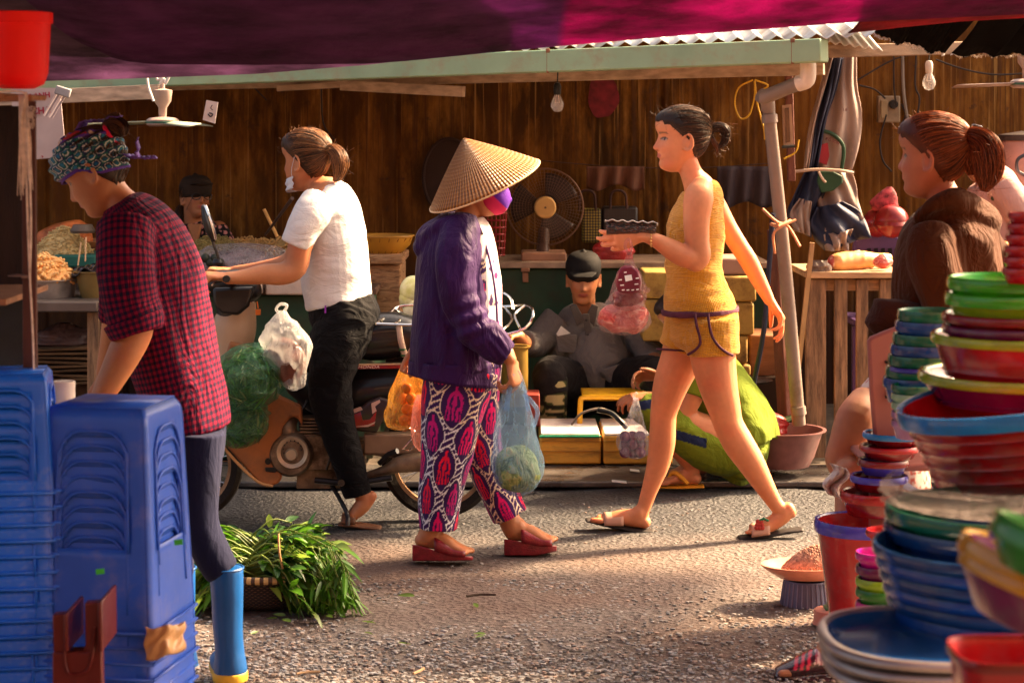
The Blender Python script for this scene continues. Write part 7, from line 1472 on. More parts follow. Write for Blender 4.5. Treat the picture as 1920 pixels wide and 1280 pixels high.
t = thing('socket_box', 'grubby cream socket board on the wall right of the apron', 'socket', P(1667, 204, 11.7)); bx(1647, 1688, 180, 230, 11.68, 11.74).build('board', M('socket_cream', (.32, .22, .13), .6, var=.3, vs=14), t, bevel=.006); bx(1652, 1664, 188, 222, 11.655, 11.68).build('switch', M('switch_cream', (.40, .28, .14), .5), t, bevel=.003); m = MB(); m.lathe([(.001, .03), (.022, .03), (.026, 0)], P(1675, 196, 11.68), 16, rot); m.build('plug', M('plug_black', (.012, .01, .01), .4), t)
wv = M('wire_dark', (.03, .02, .015), .6)
for pts, lab in (([(1676, 90), (1676, 160), (1680, 195)], 'black cable running down to the socket board'), ([(1610, 160), (1640, 168), (1660, 185)], 'thin dark wire sloping to the socket board'), ([(1662, 215), (1650, 262), (1655, 300), (1672, 322)], 'loose dark wire hanging under the socket board'), ([(1690, 195), (1698, 215), (1690, 235)], 'curled black wire beside the socket board'), ([(1718, 95), (1716, 160), (1724, 185), (1718, 230)], 'wavy dark wire left of the right bulb'), ([(1600, 155), (1680, 110), (1740, 100)], 'dark wire slanting up behind the apron'), ([(1755, 112), (1800, 128), (1860, 140), (1925, 138)], 'dark wire sagging towards the right ceiling fan'), ([(602, 150), (606, 230), (628, 262)], 'dark wire along the wall seam above the rider'), ([(470, 158), (500, 188)], 'short dark wire under the left eave')):
    m = MB(); m.tube([P(x, y, 11.6) for x, y in pts], .005, 6, k=4); single(m, 'electric_wire', wv, lab, 'wire')
m = MB(); m.tube([P(1692, 95, 11.6), P(1694, 170, 11.6), P(1702, 230, 11.6)], .009, 8, k=4); single(m, 'conduit', M('conduit_grey', (.22, .17, .13), .6), 'grey conduit running down the wall beside the socket board', 'conduit')
m = MB(); m.prism([(1690, 85), (1720, 85), (1730, 228), (1716, 232)], 11.70, 11.72)
# apron bundle
t = thing('apron', 'grey and navy vinyl apron hanging with a tied belt beside the pipe', 'apron', P(1545, 470, 9.9)); D_ = 9.9
ag = M('apron_grey', (.30, .215, .18), .7, var=.15, vs=4, bump=.006, bs=12); an_ = M('apron_navy', (.018, .022, .05), .6, bump=.006, bs=12)
def drape(name, pts_l, pts_r, d, mat, amp=.02, par=t, th=.005):
    A = cr(pts_l, 5); B_ = cr(pts_r, 5); n = len(A); m = MB()
    m.grid(lambda u, v: P(*(A[min(n - 1, int(round(u * (n - 1))))] * (1 - v) + B_[min(n - 1, int(round(u * (n - 1))))] * v), d) + Vector((0, amp * math.sin(v * 7 + u * 3) + amp * .6 * math.sin(v * 17 - u * 5), 0)), n - 1, 18); return m.build(name, mat, par, angle=0, solid=th)
drape('front', [(1575, 100), (1560, 150), (1545, 200), (1530, 270), (1528, 318)], [(1606, 100), (1608, 160), (1618, 215), (1612, 270), (1596, 322)], D_, ag); drape('stripe', [(1562, 100), (1545, 165), (1528, 235), (1512, 318)], [(1582, 100), (1570, 165), (1548, 235), (1532, 318)], D_ - .05, an_); drape('edge', [(1556, 100), (1536, 170), (1518, 240), (1508, 318)], [(1564, 100), (1546, 170), (1528, 240), (1515, 318)], D_ - .07, ag)
drape('skirt', [(1510, 320), (1490, 365), (1478, 400), (1492, 430)], [(1560, 322), (1545, 370), (1525, 410), (1520, 445)], D_ - .06, an_, .03); drape('skirt', [(1520, 322), (1530, 360), (1535, 400), (1530, 440)], [(1598, 322), (1608, 350), (1612, 380), (1618, 410)], D_ - .04, ag, .03); drape('skirt', [(1532, 390), (1520, 420), (1530, 450), (1548, 470)], [(1580, 378), (1612, 395), (1625, 415), (1632, 445)], D_ - .09, an_, .03); drape('skirt', [(1500, 372), (1482, 400), (1490, 432)], [(1522, 378), (1520, 410), (1518, 442)], D_ - .10, ag, .02); drape('skirt', [(1545, 440), (1550, 470)], [(1600, 430), (1590, 470)], D_ - .12, ag, .03)
gg = M('apron_green', (.015, .05, .022), .6); m = MB(); m.prism([(1536, 322), (1560, 320), (1580, 330), (1580, 344), (1562, 358), (1540, 362), (1532, 340)], D_ - .12, D_ - .10); m.build('patch', gg, t, bevel=.006); m = MB(); m.tube([P(1488, 322, D_ - .12), P(1530, 318, D_ - .13), P(1575, 320, D_ - .13), P(1600, 324, D_ - .1)], .007, 8, k=4); m.tube([P(1535, 322, D_ - .14), P(1542, 335, D_ - .15), P(1548, 342, D_ - .15)], .006, 8, k=3); m.build('belt', M('belt_cream', (.40, .29, .22), .7), t)
m = MB(); m.tube([P(x, y, D_ - .035) for x, y in ((1545, 246), (1562, 252), (1578, 268), (1582, 285), (1578, 318))], .009, 8, k=4); m.build('badge_ring', gg, t); rdp = M('print_red', (.28, .02, .03), .7); m = MB(); m.prism([(1536, 272), (1552, 268), (1555, 292), (1550, 310), (1532, 302)], D_ - .045, D_ - .035); m.build('print', rdp, t)
letters('ĐỒ SƠN', .018, P(1547, 262, D_ - .05), .35, M('print_dark', (.16, .05, .05), .7), t, bold=.02); letters('1.8', .017, P(1580, 208, D_ - .045), .0, M('print_dark', 0, 0), t)
# helmets, purple chair, wooden stand, pork leg
rh = M('helmet_red', (.20, .010, .012), .3, coat=.4, var=.2)
for (x, y, r_, lab) in ((1672, 415, 32, 'dark red helmet hanging behind the hoodie woman, larger front one'), (1645, 418, 28, 'dark red helmet at the back left of the larger one')):
    m = MB(); c = P(x, y, 10.2 + (1672 - x) * .005); m.ball(c, (r_ * 10.2 / F, r_ * 10.2 / F, r_ * 10.2 / F * .98), 28); m.lathe([(r_ * 10.2 / F * 1.02, -.012), (r_ * 10.2 / F * 1.12, -.018), (r_ * 10.2 / F * 1.02, .0)], c, 28); single(m, 'helmet', rh, lab, 'helmet', angle=50)
bag('cloth_bundle', 'red patterned cloth bundle above the helmets', 'cloth', [(1668, 350, 4), (1664, 362, 16), (1658, 380, 26), (1662, 395, 24)], 10.3, M('floral_red', (.25, .03, .04), .8, var=.8, vs=40), .6, seed=71)
t = thing('plastic_chair', 'purple plastic chair back with slots behind the wooden stand', 'chair', P(1645, 830, 10.4)); pc = M('chair_purple', (.085, .04, .13), .5)
m = MB(); m.prism([(1600, 462), (1604, 450), (1625, 442), (1650, 439), (1680, 443), (1700, 455), (1702, 480), (1600, 480)], 10.38, 10.42); m.build('backrest', pc, t, bevel=.008)
for k in range(5): m = MB(); m.prism([(1626 + k * 13, 466), (1633 + k * 13, 465), (1634 + k * 13, 480), (1627 + k * 13, 480)], 10.372, 10.379); m.build('slot', M('slot_dark', (.01, .006, .01), .8), t)
bx(1600, 1702, 600, 612, 10.0, 10.42).build('seat', pc, t, bevel=.008)
for px, d in ((1606, 10.05), (1696, 10.05), (1606, 10.38), (1696, 10.38)): m = MB(); a = P(px, 612, d); m.box((a.x, d, a.z / 2), (.04, .04, a.z)); m.build('leg', pc, t)
t = thing('wooden_stand', 'rough wooden slatted stand carrying the pork leg', 'stand', P(1600, 860, 9.8)); bx(1512, 1700, 510, 522, 9.72, 10.3).build('table_top', wood2, t, bevel=.004); bx(1514, 1698, 524, 545, 9.80, 9.83).build('rail', wood2, t, bevel=.003)
for (x0, x1, y1) in ((1512, 1549, 858), (1565, 1589, 800), (1606, 1628, 800), (1650, 1672, 800), (1680, 1700, 800)): bx(x0, x1, 524, y1, 9.755, 9.785).build('slat', wood, t, bevel=.003)
for px, d in ((1520, 10.25), (1692, 10.25), (1692, 9.85)): m = MB(); a = P(px, 524, d); m.box((a.x, d, a.z / 2), (.05, .04, a.z)); m.build('leg', wood, t)
q = Fig(9.9); q.t([(1568, 493, -.06, 18, 18), (1590, 490, -.03, 19, 19), (1620, 488, .0, 17, 17), (1650, 486, .04, 12, 12), (1664, 484, .06, 9, 9)]); 
def pork(co, tuv): c = np.tile(np.array([.62, .33, .12]), (len(co), 1)); m = co[:, 0] < P(1562, 0, 9.84).x; c[m] = (.55, .10, .09); n = vnoise(co * 60); c[m & (n > .15)] = (.75, .50, .38); e = (co[:, 0] < P(1557, 0, 9.84).x); return c
q.fuse('pork_joint', skin_mat('pork_skin', .4), None, .005, 3, color=pork, disp=folds(.006, (20, 9, 9), 3)); tag(bpy.data.objects['pork_joint'], 'raw pork leg with pink cut face on the wooden stand', 'meat')
m = MB(); m.ball(P(1655, 492, 9.8), (.05, .04, .035), 20); single(m, 'pork_piece', meat.m, 'pink meat chunk at the right end of the pork leg', 'meat', angle=0, wob=.008, wsc=30); m = MB(); m.ball(P(1600, 477, 9.95), (.05, .04, .014), 16); single(m, 'cloth_scrap', M('scrap_cream', (.55, .42, .28), .8), 'cream scrap of cloth on top of the pork leg', 'cloth', angle=0, wob=.012, wsc=40)
bag('plastic_bag', 'crumpled clear bag at the left end of the wooden stand', 'plastic bag', [(1535, 488, 14), (1535, 498, 22), (1535, 509, 22)], 9.8, M('bag_dusty', (.20, .14, .11), .4, bump=.012, bs=40), .7, seed=77, wr=.03)
# foam boxes, crates
fy = M('foam_taped', (.80, .42, .06), .45, var=.12, vs=4, stretch=(1, 1, 5), bump=.001, dirt=(.30, .15, .04), dirt_amt=0, coat=.1); fw = M('foam_white', (.80, .74, .68), .8, bump=.002, bs=80); gt = M('tape_green', (.01, .25, .12), .4)
for (x0, x1, lab, tape) in ((1012, 1127, 'yellow taped foam box with green tape line, left of the two', True), (1131, 1262, 'yellow taped foam box under the onion bag, right of the two', False)):
    t = thing('foam_box', lab, 'foam box', P((x0 + x1) / 2, 882, 9.62), 'foam boxes at the kerb'); W_ = (x1 - x0) * 9.62 / F; a = P(x0, 882, 9.62); zt = .13; z0 = .03
    m = MB(); m.box((a.x + W_ / 2, 9.62 + .25, z0 + zt / 2), (W_, .50, zt)); m.build('box', fy, t, bevel=.01); m = MB(); m.box((a.x + W_ / 2, 9.62 + .25, z0 + zt + .003), (W_ - .012, .49, .012)); m.build('lid', fw, t, bevel=.004)
    if tape: m = MB(); m.box((a.x + W_ / 2, 9.615, z0 + zt - .004), (W_ + .004, .012, .008)); m.build('tape', gt, t)
    for zz in (.06, .105): m = MB(); m.box((a.x + W_ / 2, 9.617, z0 + zz), (W_ + .001, .008, .0025)); m.build('groove', M('foam_groove', (.42, .21, .04), .5), t)
fo = M('foam_yellow_dirty', (.48, .30, .07), .7, var=.3, vs=7, dirt=(.16, .08, .02), dirt_amt=.3, ds=7, bump=.003)
for (x0, x1, y0, y1, d, lab) in ((1206, 1300, 510, 560, 10.3, 'dirty yellow foam crate behind the yellow-clad woman, upper left'), (1205, 1300, 562, 640, 10.3, 'cream foam crate behind the grey-shirted man\'s shoulder'), (1300, 1418, 518, 566, 10.2, 'dirty yellow foam crate behind her back, top of the right stack'), (1310, 1414, 568, 628, 10.2, 'cream mottled foam crate, second in the right stack'), (1320, 1402, 630, 682, 10.2, 'pale yellow foam crate, third in the right stack'), (1325, 1408, 684, 706, 10.2, 'flat yellow crate at the foot of the right stack'), (1405, 1472, 628, 738, 10.3, 'brown wooden crate at the foot of the wooden post'), (1320, 1412, 484, 516, 10.25, 'pinkish grey carton on top of the right crate stack')):
    single(bx(x0, x1, y0, y1, d, d + .35), 'foam_crate', {'b': M('crate_brown', (.30, .13, .06), .7, var=.3, stretch=(1, 1, 5), bump=.003), 'p': M('carton_pink', (.34, .20, .15), .8), 'f': fo}['b' if 'brown' in lab else 'p' if 'pink' in lab else 'f'], lab, 'crate', bevel=.012)
single(bx(1325, 1500, 706, 850, 10.25, 10.6), 'plinth', M('dark_block', (.04, .02, .012), .9), 'dark low block carrying the stacked crates', 'plinth', bevel=.01)
t = thing('stool', 'low yellow frame stool in front of the seated man', 'stool', P(1148, 850, 9.95)); ys = M('stool_yellow', (.75, .38, .01), .35, coat=.3)
m = MB(); m.tube([P(1086, 850, 9.95), P(1088, 760, 9.95), P(1092, 746, 9.95), P(1110, 744, 9.95), P(1195, 744, 9.95), P(1212, 748, 9.95), P(1216, 850, 9.95)], .013, 10, k=3); m.build('frame', ys, t); m = MB(); m.tube([P(1086, 850, 10.25), P(1090, 748, 10.25), P(1210, 748, 10.25), P(1216, 850, 10.25)], .012, 10); m.build('frame', ys, t); bx(1092, 1212, 740, 746, 9.97, 10.24).build('seat', ys, t, bevel=.004)
m = MB(); m.tube([P(1072, 795, 9.55), P(1090, 775, 9.5), P(1125, 766, 9.5), P(1150, 775, 9.5), P(1170, 792, 9.45)], .0055, 8, k=4); single(m, 'hose', M('hose_grey', (.35, .28, .22), .4), 'thin grey hose curving over the foam boxes', 'hose'); m = MB(); m.tube([P(1120, 768, 9.48), P(1145, 774, 9.48), P(1162, 788, 9.45), P(1175, 802, 9.45)], .012, 8, k=4); single(m, 'hose_end', M('hose_black', (.02, .02, .02), .4), 'black nozzle end of the grey hose on the right foam box', 'hose')
single(bx(985, 1012, 740, 800, 9.9, 10.1), 'red_block', M('block_red', (.20, .02, .012), .6), 'small red box between the camouflage boot and blue bag', 'box', bevel=.005)
basin('yellow_pail', 965, 650, 26, 110, 10.1, M('pail_olive', (.24, .14, .02), .5), 'olive yellow pail behind the straw-hat woman\'s hand', 'pail', foot_=.85)
# big basin with red bag
bsn = basin('metal_basin', 1462, 806, 82, 66, 9.35, M('basin_pink', (.20, .085, .08), .45, metal=.2, var=.25, vs=14, bump=.001), 'wide pinkish metal basin at the foot of the drain pipe', foot_=.66, rim=5)
bag('plastic_bag', 'shiny red plastic bag lying in the metal basin', 'plastic bag', [(1432, 768, 10), (1440, 780, 26), (1446, 795, 30), (1448, 812, 28)], 9.35, _mats['red_plastic'], .8, seed=81, wr=.025)
for k in range(7): m = MB(); m.tube([P(1400 + k * 14, 800 - k % 3 * 5, 9.75), P(1480 + k * 4, 772 + k % 2 * 6, 9.8)], .012, 7); single(m, 'banana_stem', M('stem_green', (.07, .10, .03), .7, var=.4), 'green stalk lying behind the metal basin', 'stalk', 'green stalks behind the basin')
m = MB(); m.lathe([(.001, .01), (.09, .008), (.11, 0), (.09, -.012), (.001, -.012)], P(1405, 712, 9.9), 24); single(m, 'scale_pan', M('pan_dark', (.06, .04, .035), .4, metal=.4), 'dark round pan between the crates and the drain pipe', 'pan')
# far right pale drum and hook
t = thing('drum', 'tall pale pink drum with dark lid at the far right', 'drum', P(1905, 450, 11.0)); m = MB(); c = P(1916, 340, 11.0); m.lathe([(.001, .21), (.11, .21), (.115, .2), (.11, -.2), (.10, -.9), (.001, -.9)], c, 32); m.build('body', M('drum_pink', (.42, .22, .18), .4), t); m = MB(); m.lathe([(.12, .0), (.12, .03), (.001, .05)], c + Vector((0, 0, .21)), 28); m.build('lid', M('drum_lid', (.05, .035, .03), .5), t); m = MB(); m.tube([P(1922, 290, 10.7), P(1908, 300, 10.7), P(1908, 320, 10.7), P(1924, 330, 10.7)], .009, 8, k=4); m.build('hook', M('hook_dark', (.06, .06, .07), .3, metal=.6), t)
basin('fruit_bowl', 1905, 485, 32, 20, 9.9, M('bowl_yellow', (.5, .28, .02), .4), 'yellow bowl of small orange fruit at the far right', 'bowl')
for k in range(10): m = MB(); m.ball(P(1885 + (k % 4) * 13, 478 - (k // 4) * 9, 9.9 + .03 * (k % 2)), .02, 10); single(m, 'kumquat', mm, 'small orange fruit in the far right yellow bowl', 'fruit', 'fruit in the yellow bowl', angle=0)
# paper scraps, litter, twigs, leaves
for (x, y, w_, lab) in ((1161, 917, 14, 'white paper scrap on the wet kerb'), (1190, 896, 9, 'pale torn scrap on the kerb near the flip-flop')): a = G(x, y); m = MB(); m.box((a.x, a.y, .034), (w_ * .0045, .05, .003), Matrix.Rotation(.1, 3, 'Y')); single(m, 'paper_scrap', M('paper', 0, 0), lab, 'litter')
# ================================================================== water spinach in a woven basket
D_ = 6.98; c = P(500, 1068, D_ + .0); c.z = .0
t = thing('basket', 'brown woven bamboo basket with striped rim on the ground', 'basket', (c.x, c.y, 0))
wk = NT('wicker'); s_ = wk.sep(wk.coord()); ang_ = wk.math('ARCTAN2', wk.math('SUBTRACT', s_[1], c.y), wk.math('SUBTRACT', s_[0], c.x)); w1 = wk.math('SINE', wk.math('ADD', wk.math('MULTIPLY', ang_, 60), wk.math('MULTIPLY', wk.math('ROUND', wk.math('MULTIPLY', s_[2], 160)), 3.14159))); w2 = wk.math('SINE', wk.math('MULTIPLY', s_[2], 1005)); ww = wk.math('ADD', wk.math('MULTIPLY', w1, .5), wk.math('MULTIPLY', w2, .5))
wk.set(base=wk.ramp(ww, [(.1, (.02, .008, .004)), (.6, (.13, .055, .025)), (.9, (.24, .11, .045))]), rough=.6); wk.bump(ww, .006)
m = MB(); m.lathe([(.001, .004), (.13, .004), (.17, .03), (.188, .07), (.192, .105), (.186, .105), (.165, .035), (.001, .01)], c, 72); m.build('weave', wk.m, t)
rm_ = NT('basket_rim'); s_ = rm_.sep(rm_.coord()); a_ = rm_.math('ARCTAN2', rm_.math('SUBTRACT', s_[1], c.y), rm_.math('SUBTRACT', s_[0], c.x)); rm_.set(base=rm_.mix(rm_.math('GREATER_THAN', rm_.math('SINE', rm_.math('MULTIPLY', a_, 46)), -.1), (.05, .02, .008), (.55, .34, .12)), rough=.5)
m = MB(); m.tube([c + Vector((.192 * math.cos(a), .192 * math.sin(a), .112)) for a in np.linspace(0, 6.2832, 80)[:-1]], .0125, 10, closed=True); m.build('rim', rm_.m, t)
def leafmat():
    n = NT('spinach_leaf'); a = n.attr('Col', 'Color'); tr = n.n.new('ShaderNodeBsdfTranslucent'); n.l.new(a, tr.inputs[0]); mx = n.n.new('ShaderNodeMixShader'); mx.inputs[0].default_value = .35; n.set(base=a, rough=.38, spec=.5); n.l.new(n.b.outputs[0], mx.inputs[1]); n.l.new(tr.outputs[0], mx.inputs[2]); n.l.new(mx.outputs[0], n.n['Material Output'].inputs[0]); return n.m
LM = leafmat(); rg = np.random.default_rng(12)
def leaf(V, Fc, C, base, d, L_, w_, cc, droop=.5, fold=.25):
    d = Vector(d).normalized(); S = d.cross(Vector((rg.normal() * .5, rg.normal() * .5, 1))).normalized(); N = S.cross(d); b = len(V); n = 6
    for i in range(n + 1):
        u = i / n; ww_ = w_ * math.sin(math.pi * min(1, u * .9 + .08)) ** .8 * (1 - .35 * u); q = Vector(base) + d * (L_ * u) + Vector((0, 0, -droop * L_ * u * u)) 
        for e in (-1, 0, 1): V.append(q + S * (e * ww_) + N * (abs(e) * ww_ * fold)); k = 1.0 if e else 1.35; C.append((cc[0] * k, cc[1] * k, cc[2] * k, 1))
    for i in range(n):
        for e in (0, 1): Fc.append((b + i * 3 + e, b + i * 3 + e + 1, b + i * 3 + e + 4, b + i * 3 + e + 3))
def tubeC(V, Fc, C, pts, r_, cc):
    m = MB(); m.tube(pts, r_, 5, k=3); b = len(V); V += [Vector(v) for v in m.V]; Fc += [tuple(b + i for i in f) for f in m.F]; C += [(*cc, 1)] * len(m.V)
for bi, (bx_, by_, lab) in enumerate(((-.09, -.02, 'bundle of water spinach filling the basket, darker leafy left one'), (.07, .0, 'bundle of water spinach spilling over the right side of the basket'))):
    V = []; Fc = []; C = []
    for k in range(250):
        a = rg.uniform(-2.9, -.2) if rg.random() < .5 else rg.uniform(-3.1, 3.1); y0 = rg.uniform(-.13, .13); z0 = .10 + rg.uniform(0, .09) * (1 - abs(y0) * 4)
        if bi: dx = 1 if rg.random() < .85 else -.6; st = Vector((bx_ - .12 + rg.uniform(-.03, .06), y0, z0)); L_ = rg.uniform(.15, .27); dz = rg.uniform(-.30, .25)
        else: dx = -1 if rg.random() < .6 else .8; st = Vector((bx_ + .05 + rg.uniform(-.05, .05), y0, z0)); L_ = rg.uniform(.12, .22); dz = rg.uniform(-.1, .55)
        st = st + c; d = Vector((dx, rg.normal() * .28 - .10, dz)).normalized(); mid = st + d * L_ * .55 + Vector((0, 0, .03)); en = st + d * L_ + Vector((0, 0, -.05 * (dz < .1) - .03)); en.z = max(en.z, .03)
        g = rg.uniform(.6, 1.25); sc__ = (.24 * g, .32 * g, .06 * g) if rg.random() < .6 else (.14 * g, .22 * g, .03 * g); tubeC(V, Fc, C, [st, mid, en], [.0035, .003, .0022], sc__)
        for q in range(rg.integers(3, 7)):
            u = rg.uniform(.35, 1.0); pt = st * (1 - u) ** 2 + mid * 2 * u * (1 - u) + en * u * u; g = rg.uniform(.45, 1.4); cc = (.075 * g, .20 * g, .012 * g) if rg.random() < .72 else (.20 * g, .30 * g, .04 * g)
            if bi == 0 and rg.random() < .5: cc = (.02 * g, .075 * g, .01 * g)
            leaf(V, Fc, C, pt, d + Vector((rg.normal() * .35, rg.normal() * .5, rg.normal() * .5)), rg.uniform(.045, .10), rg.uniform(.008, .019), cc, rg.uniform(.1, .7))
    o = mesh_obj('water_spinach', V, Fc, LM, angle=0); a = o.data.color_attributes.new('Col', 'FLOAT_COLOR', 'POINT'); a.data.foreach_set('color', np.array(C).ravel()); tag(o, lab, 'vegetables')
m = MB(); m.tube([P(522, 1000, D_ - .2), P(524, 1035, D_ - .22), P(530, 1065, D_ - .2)], .004, 6, k=4); single(m, 'twine', M('twine_tan', (.42, .24, .10), .8), 'tan twine tied round the water spinach bundle', 'twine')
# hanging sprays over the right rim, fallen leaves
V = []; Fc = []; C = []
for k in range(60):
    st = P(rg.uniform(580, 640), rg.uniform(1020, 1075), D_ - rg.uniform(.0, .2)); d = Vector((rg.uniform(-.1, .5), -.2, -1)); L_ = rg.uniform(.06, .14); en = st + d.normalized() * L_; en.z = max(.012, en.z); tubeC(V, Fc, C, [st, (st + en) / 2 + Vector((.01, 0, 0)), en], .0022, (.16, .24, .04))
    for q in range(4): g = rg.uniform(.5, 1.4); leaf(V, Fc, C, st + (en - st) * rg.uniform(.2, 1), Vector((rg.normal() * .6 + .2, rg.normal() * .4, -.6 + rg.normal() * .2)), rg.uniform(.05, .09), rg.uniform(.006, .011), (.07 * g, .19 * g, .012 * g), .2)
V = [Vector((v[0], v[1], max(v[2], .004))) for v in V]
o = mesh_obj('water_spinach', V, Fc, LM, angle=0); a = o.data.color_attributes.new('Col', 'FLOAT_COLOR', 'POINT'); a.data.foreach_set('color', np.array(C).ravel()); tag(o, 'spray of water spinach drooping from basket to ground at right', 'vegetables')
for i, (x, y) in enumerate(((520, 1165), (535, 1160), (545, 1172), (590, 1155), (600, 1150), (680, 1135), (672, 1128), (700, 1196), (705, 1175), (908, 1198), (910, 1196), (748, 1212), (777, 1123), (700, 1170), (895, 1145), (1480, 900), (640, 1140), (560, 1150), (470, 1195), (612, 1160))):
    V = []; Fc = []; C = []; a = G(x, y); g = rg.uniform(.7, 1.5); an = rg.uniform(0, 6.28)
    leaf(V, Fc, C, (a.x, a.y, .012), (math.cos(an), math.sin(an) * .6, .05), rg.uniform(.03, .06), rg.uniform(.006, .012), (.12 * g, .20 * g, .03 * g), .05, .3); V = [Vector((v[0], v[1], max(v[2], .010))) for v in V]
    o = mesh_obj('fallen_leaf', V, Fc, LM, angle=0); at = o.data.color_attributes.new('Col', 'FLOAT_COLOR', 'POINT'); at.data.foreach_set('color', np.array(C).ravel()); tag(o, 'small fallen green leaf lying on the lane', 'leaf', 'fallen leaves on the lane')
for pts, lab in (([(875, 1120), (900, 1117), (930, 1118)], 'dark twig lying on the lane below the straw-hat woman'), ([(556, 1266), (575, 1263), (600, 1262)], 'tan twig near the blue boot'), ([(775, 1266), (785, 1262), (795, 1256)], 'thin pale straw at the bottom of the lane')):
    m = MB(); m.tube([G(x, y) + Vector((0, 0, .006)) for x, y in pts], .004, 5, k=3); single(m, 'twig', M('twig_' + lab[:4], (.05, .03, .02) if 'dark' in lab else (.4, .26, .15), .8), lab, 'twig')

# ================================================================== left rack
rw = M('rack_wood', (.018, .008, .006), .75, var=.4, vs=4, stretch=(8, 8, 1), bump=.003); rl = M('rack_shelf', (.30, .15, .08), .7, var=.3, vs=4, stretch=(2, 8, 8), bump=.002)
t = thing('rack', 'dark wooden shop rack at the left edge with grey lower panel', 'rack', P(40, 1800, 4.7))
m = MB(); a = P(54, 190, 4.62); b_ = P(62, 800, 4.62); m.bar(a, Vector((b_.x, 4.62, 0)), .014, .03); m.build('post', M('post_maroon', (.07, .022, .016), .6, var=.3, stretch=(8, 8, 1)), t, bevel=.002)
m = MB(); m.bar(P(-200, 190, 4.66), P(62, 184, 4.66), .03, .014); m.build('rail', rl, t, bevel=.002)
m = MB(); m.box(P(-75, 182, 4.85), (.30, .42, .012)); m.build('shelf', rl, t, bevel=.002); m = MB(); m.box(P(-75, 552, 4.86), (.31, .42, .014)); m.build('shelf', rl, t, bevel=.002)
m = MB(); m.box(P(-72, 375, 5.12), (.32, .02, .45)); m.build('back_panel', rw, t); m = MB(); m.box(P(-66, 640, 4.98), (.29, .02, .20)); m.build('lower_panel', M('panel_grey', (.03, .035, .036), .7, var=.3, vs=10), t)
m = MB(); m.box(P(-75, 1000, 5.0), (.30, .3, .6)); m.build('lower_panel', rw, t)
m = MB(); m.lathe([(.001, 0), (.02, .001), (.022, .003), (.001, .006)], P(33, 519, 4.6), 20, sx=1.0, sy=.4); m.tube([P(40, 519, 4.6), P(56, 519, 4.6)], .003, 6); single(m, 'spoon', M('spoon_steel', (.35, .25, .22), .3, metal=.6), 'small metal spoon hooked on the rack post', 'spoon')
m = MB(); wt = M('twine_white', (.62, .52, .44), .8, var=.25, vs=60)
for k in range(26):
    x = 40 + rg.uniform(-5, 12); sway = rg.uniform(-3, 12); e = rg.uniform(300, 375); m.tube([P(x, 178, 4.58), P(x + sway * .3, 225, 4.57), P(x + sway * .8, 270, 4.575), P(x + sway + rg.uniform(-4, 4), e, 4.58)], .0011, 4, k=4)
for k in range(30): x, y = rg.uniform(52, 66), rg.uniform(200, 235); m.tube([P(50, y, 4.57), P(x, y + rg.uniform(-6, 10), 4.56), P(x + rg.uniform(-4, 4), y + rg.uniform(5, 18), 4.56)], .0008, 4, k=3)
m.tube([P(50, 172, 4.57), P(43, 200, 4.57), P(40, 240, 4.57), P(48, 300, 4.58), P(52, 420, 4.58), P(56, 520, 4.58), P(62, 640, 4.59), P(64, 735, 4.59)], .0026, 6, k=4); m.tube([P(46, 180, 4.58), P(52, 260, 4.57), P(58, 400, 4.575), P(56, 515, 4.58)], .0026, 6, k=4); m.tube([P(-30, 173, 4.56), P(20, 171, 4.56), P(44, 174, 4.56), P(48, 186, 4.56)], .002, 6, k=4)
single(m, 'twine_bundle', wt, 'frayed white twine tied to and hanging down the rack post', 'twine', angle=0)
m = MB(); cc_ = P(30, 92, 4.58); k_ = 4.58 / F; m.lathe([(.001, -.086), (.035, -.085), (.055, -.075), (.064, -.05), (.068, .03), (.069, .055), (.074, .056), (.074, .078), (.071, .080), (.068, .077), (.062, -.04), (.05, -.07), (.001, -.078)], cc_ + Vector((0, .02, 0)), 48)
single(m, 'red_bucket', M('bucket_red', (.85, .004, .003), .5, var=.05, spec=.25), 'bright red plastic bucket on top of the rack', 'bucket', angle=50)

# ================================================================== stools
def stool_mb(W, H, D2, arch, flare=.083, th=.0028, band=None):
    """hollow square stool: rounded-square shell, each side cut by an arched opening; returns bmesh lists"""
    m = MB(); n = 18; half = W / 2
    def side(u, z):                    # u -1..1 along a side, z height -> half width
        return half * (1 - flare * 2) + half * flare * 2 * (1 - z / H)
    zs = np.linspace(0, H, 25); us = np.linspace(-1, 1, 25)
    for s in range(4):
        rot = Matrix.Rotation(s * math.pi / 2, 3, 'Z'); idx = {}
        for i, z in enumerate(zs):
            for j, u in enumerate(us):
                hw = side(u, z) * (1 - .10 * max(0, (z / H - .95) / .05)); cut = .10 * (max(0, abs(u) - .86) / .14) ** 2
                v = rot @ Vector((u * hw, -(hw) * (1 - cut * .5), z)); v.x *= 1; v.y *= D2; idx[i, j] = len(m.V); m.V.append(tuple(v))
        for i in range(24):
            for j in range(24):
                zc, uc = (zs[i] + zs[i + 1]) / 2 / H, (us[j] + us[j + 1]) / 2
                hole = False
                for (z0, z1, w_) in arch:
                    top = z1 - .10 * (abs(uc) / w_) ** 4
                    if z0 < zc < top and abs(uc) < w_ * (1 - .12 * (zc - z0) / (z1 - z0)): hole = True
                if not hole: m.F.append((idx[i, j], idx[i, j + 1], idx[i + 1, j + 1], idx[i + 1, j])); m.m.append(0)
    hw = half * (1 - flare * 2) * .90; b = len(m.V)
    for x, y in ((-1, -1), (1, -1), (1, 1), (-1, 1)): m.V.append((x * hw * .985, y * hw * .985 * D2, H + .002))
    m.F.append((b, b + 1, b + 2, b + 3)); m.m.append(0); return m
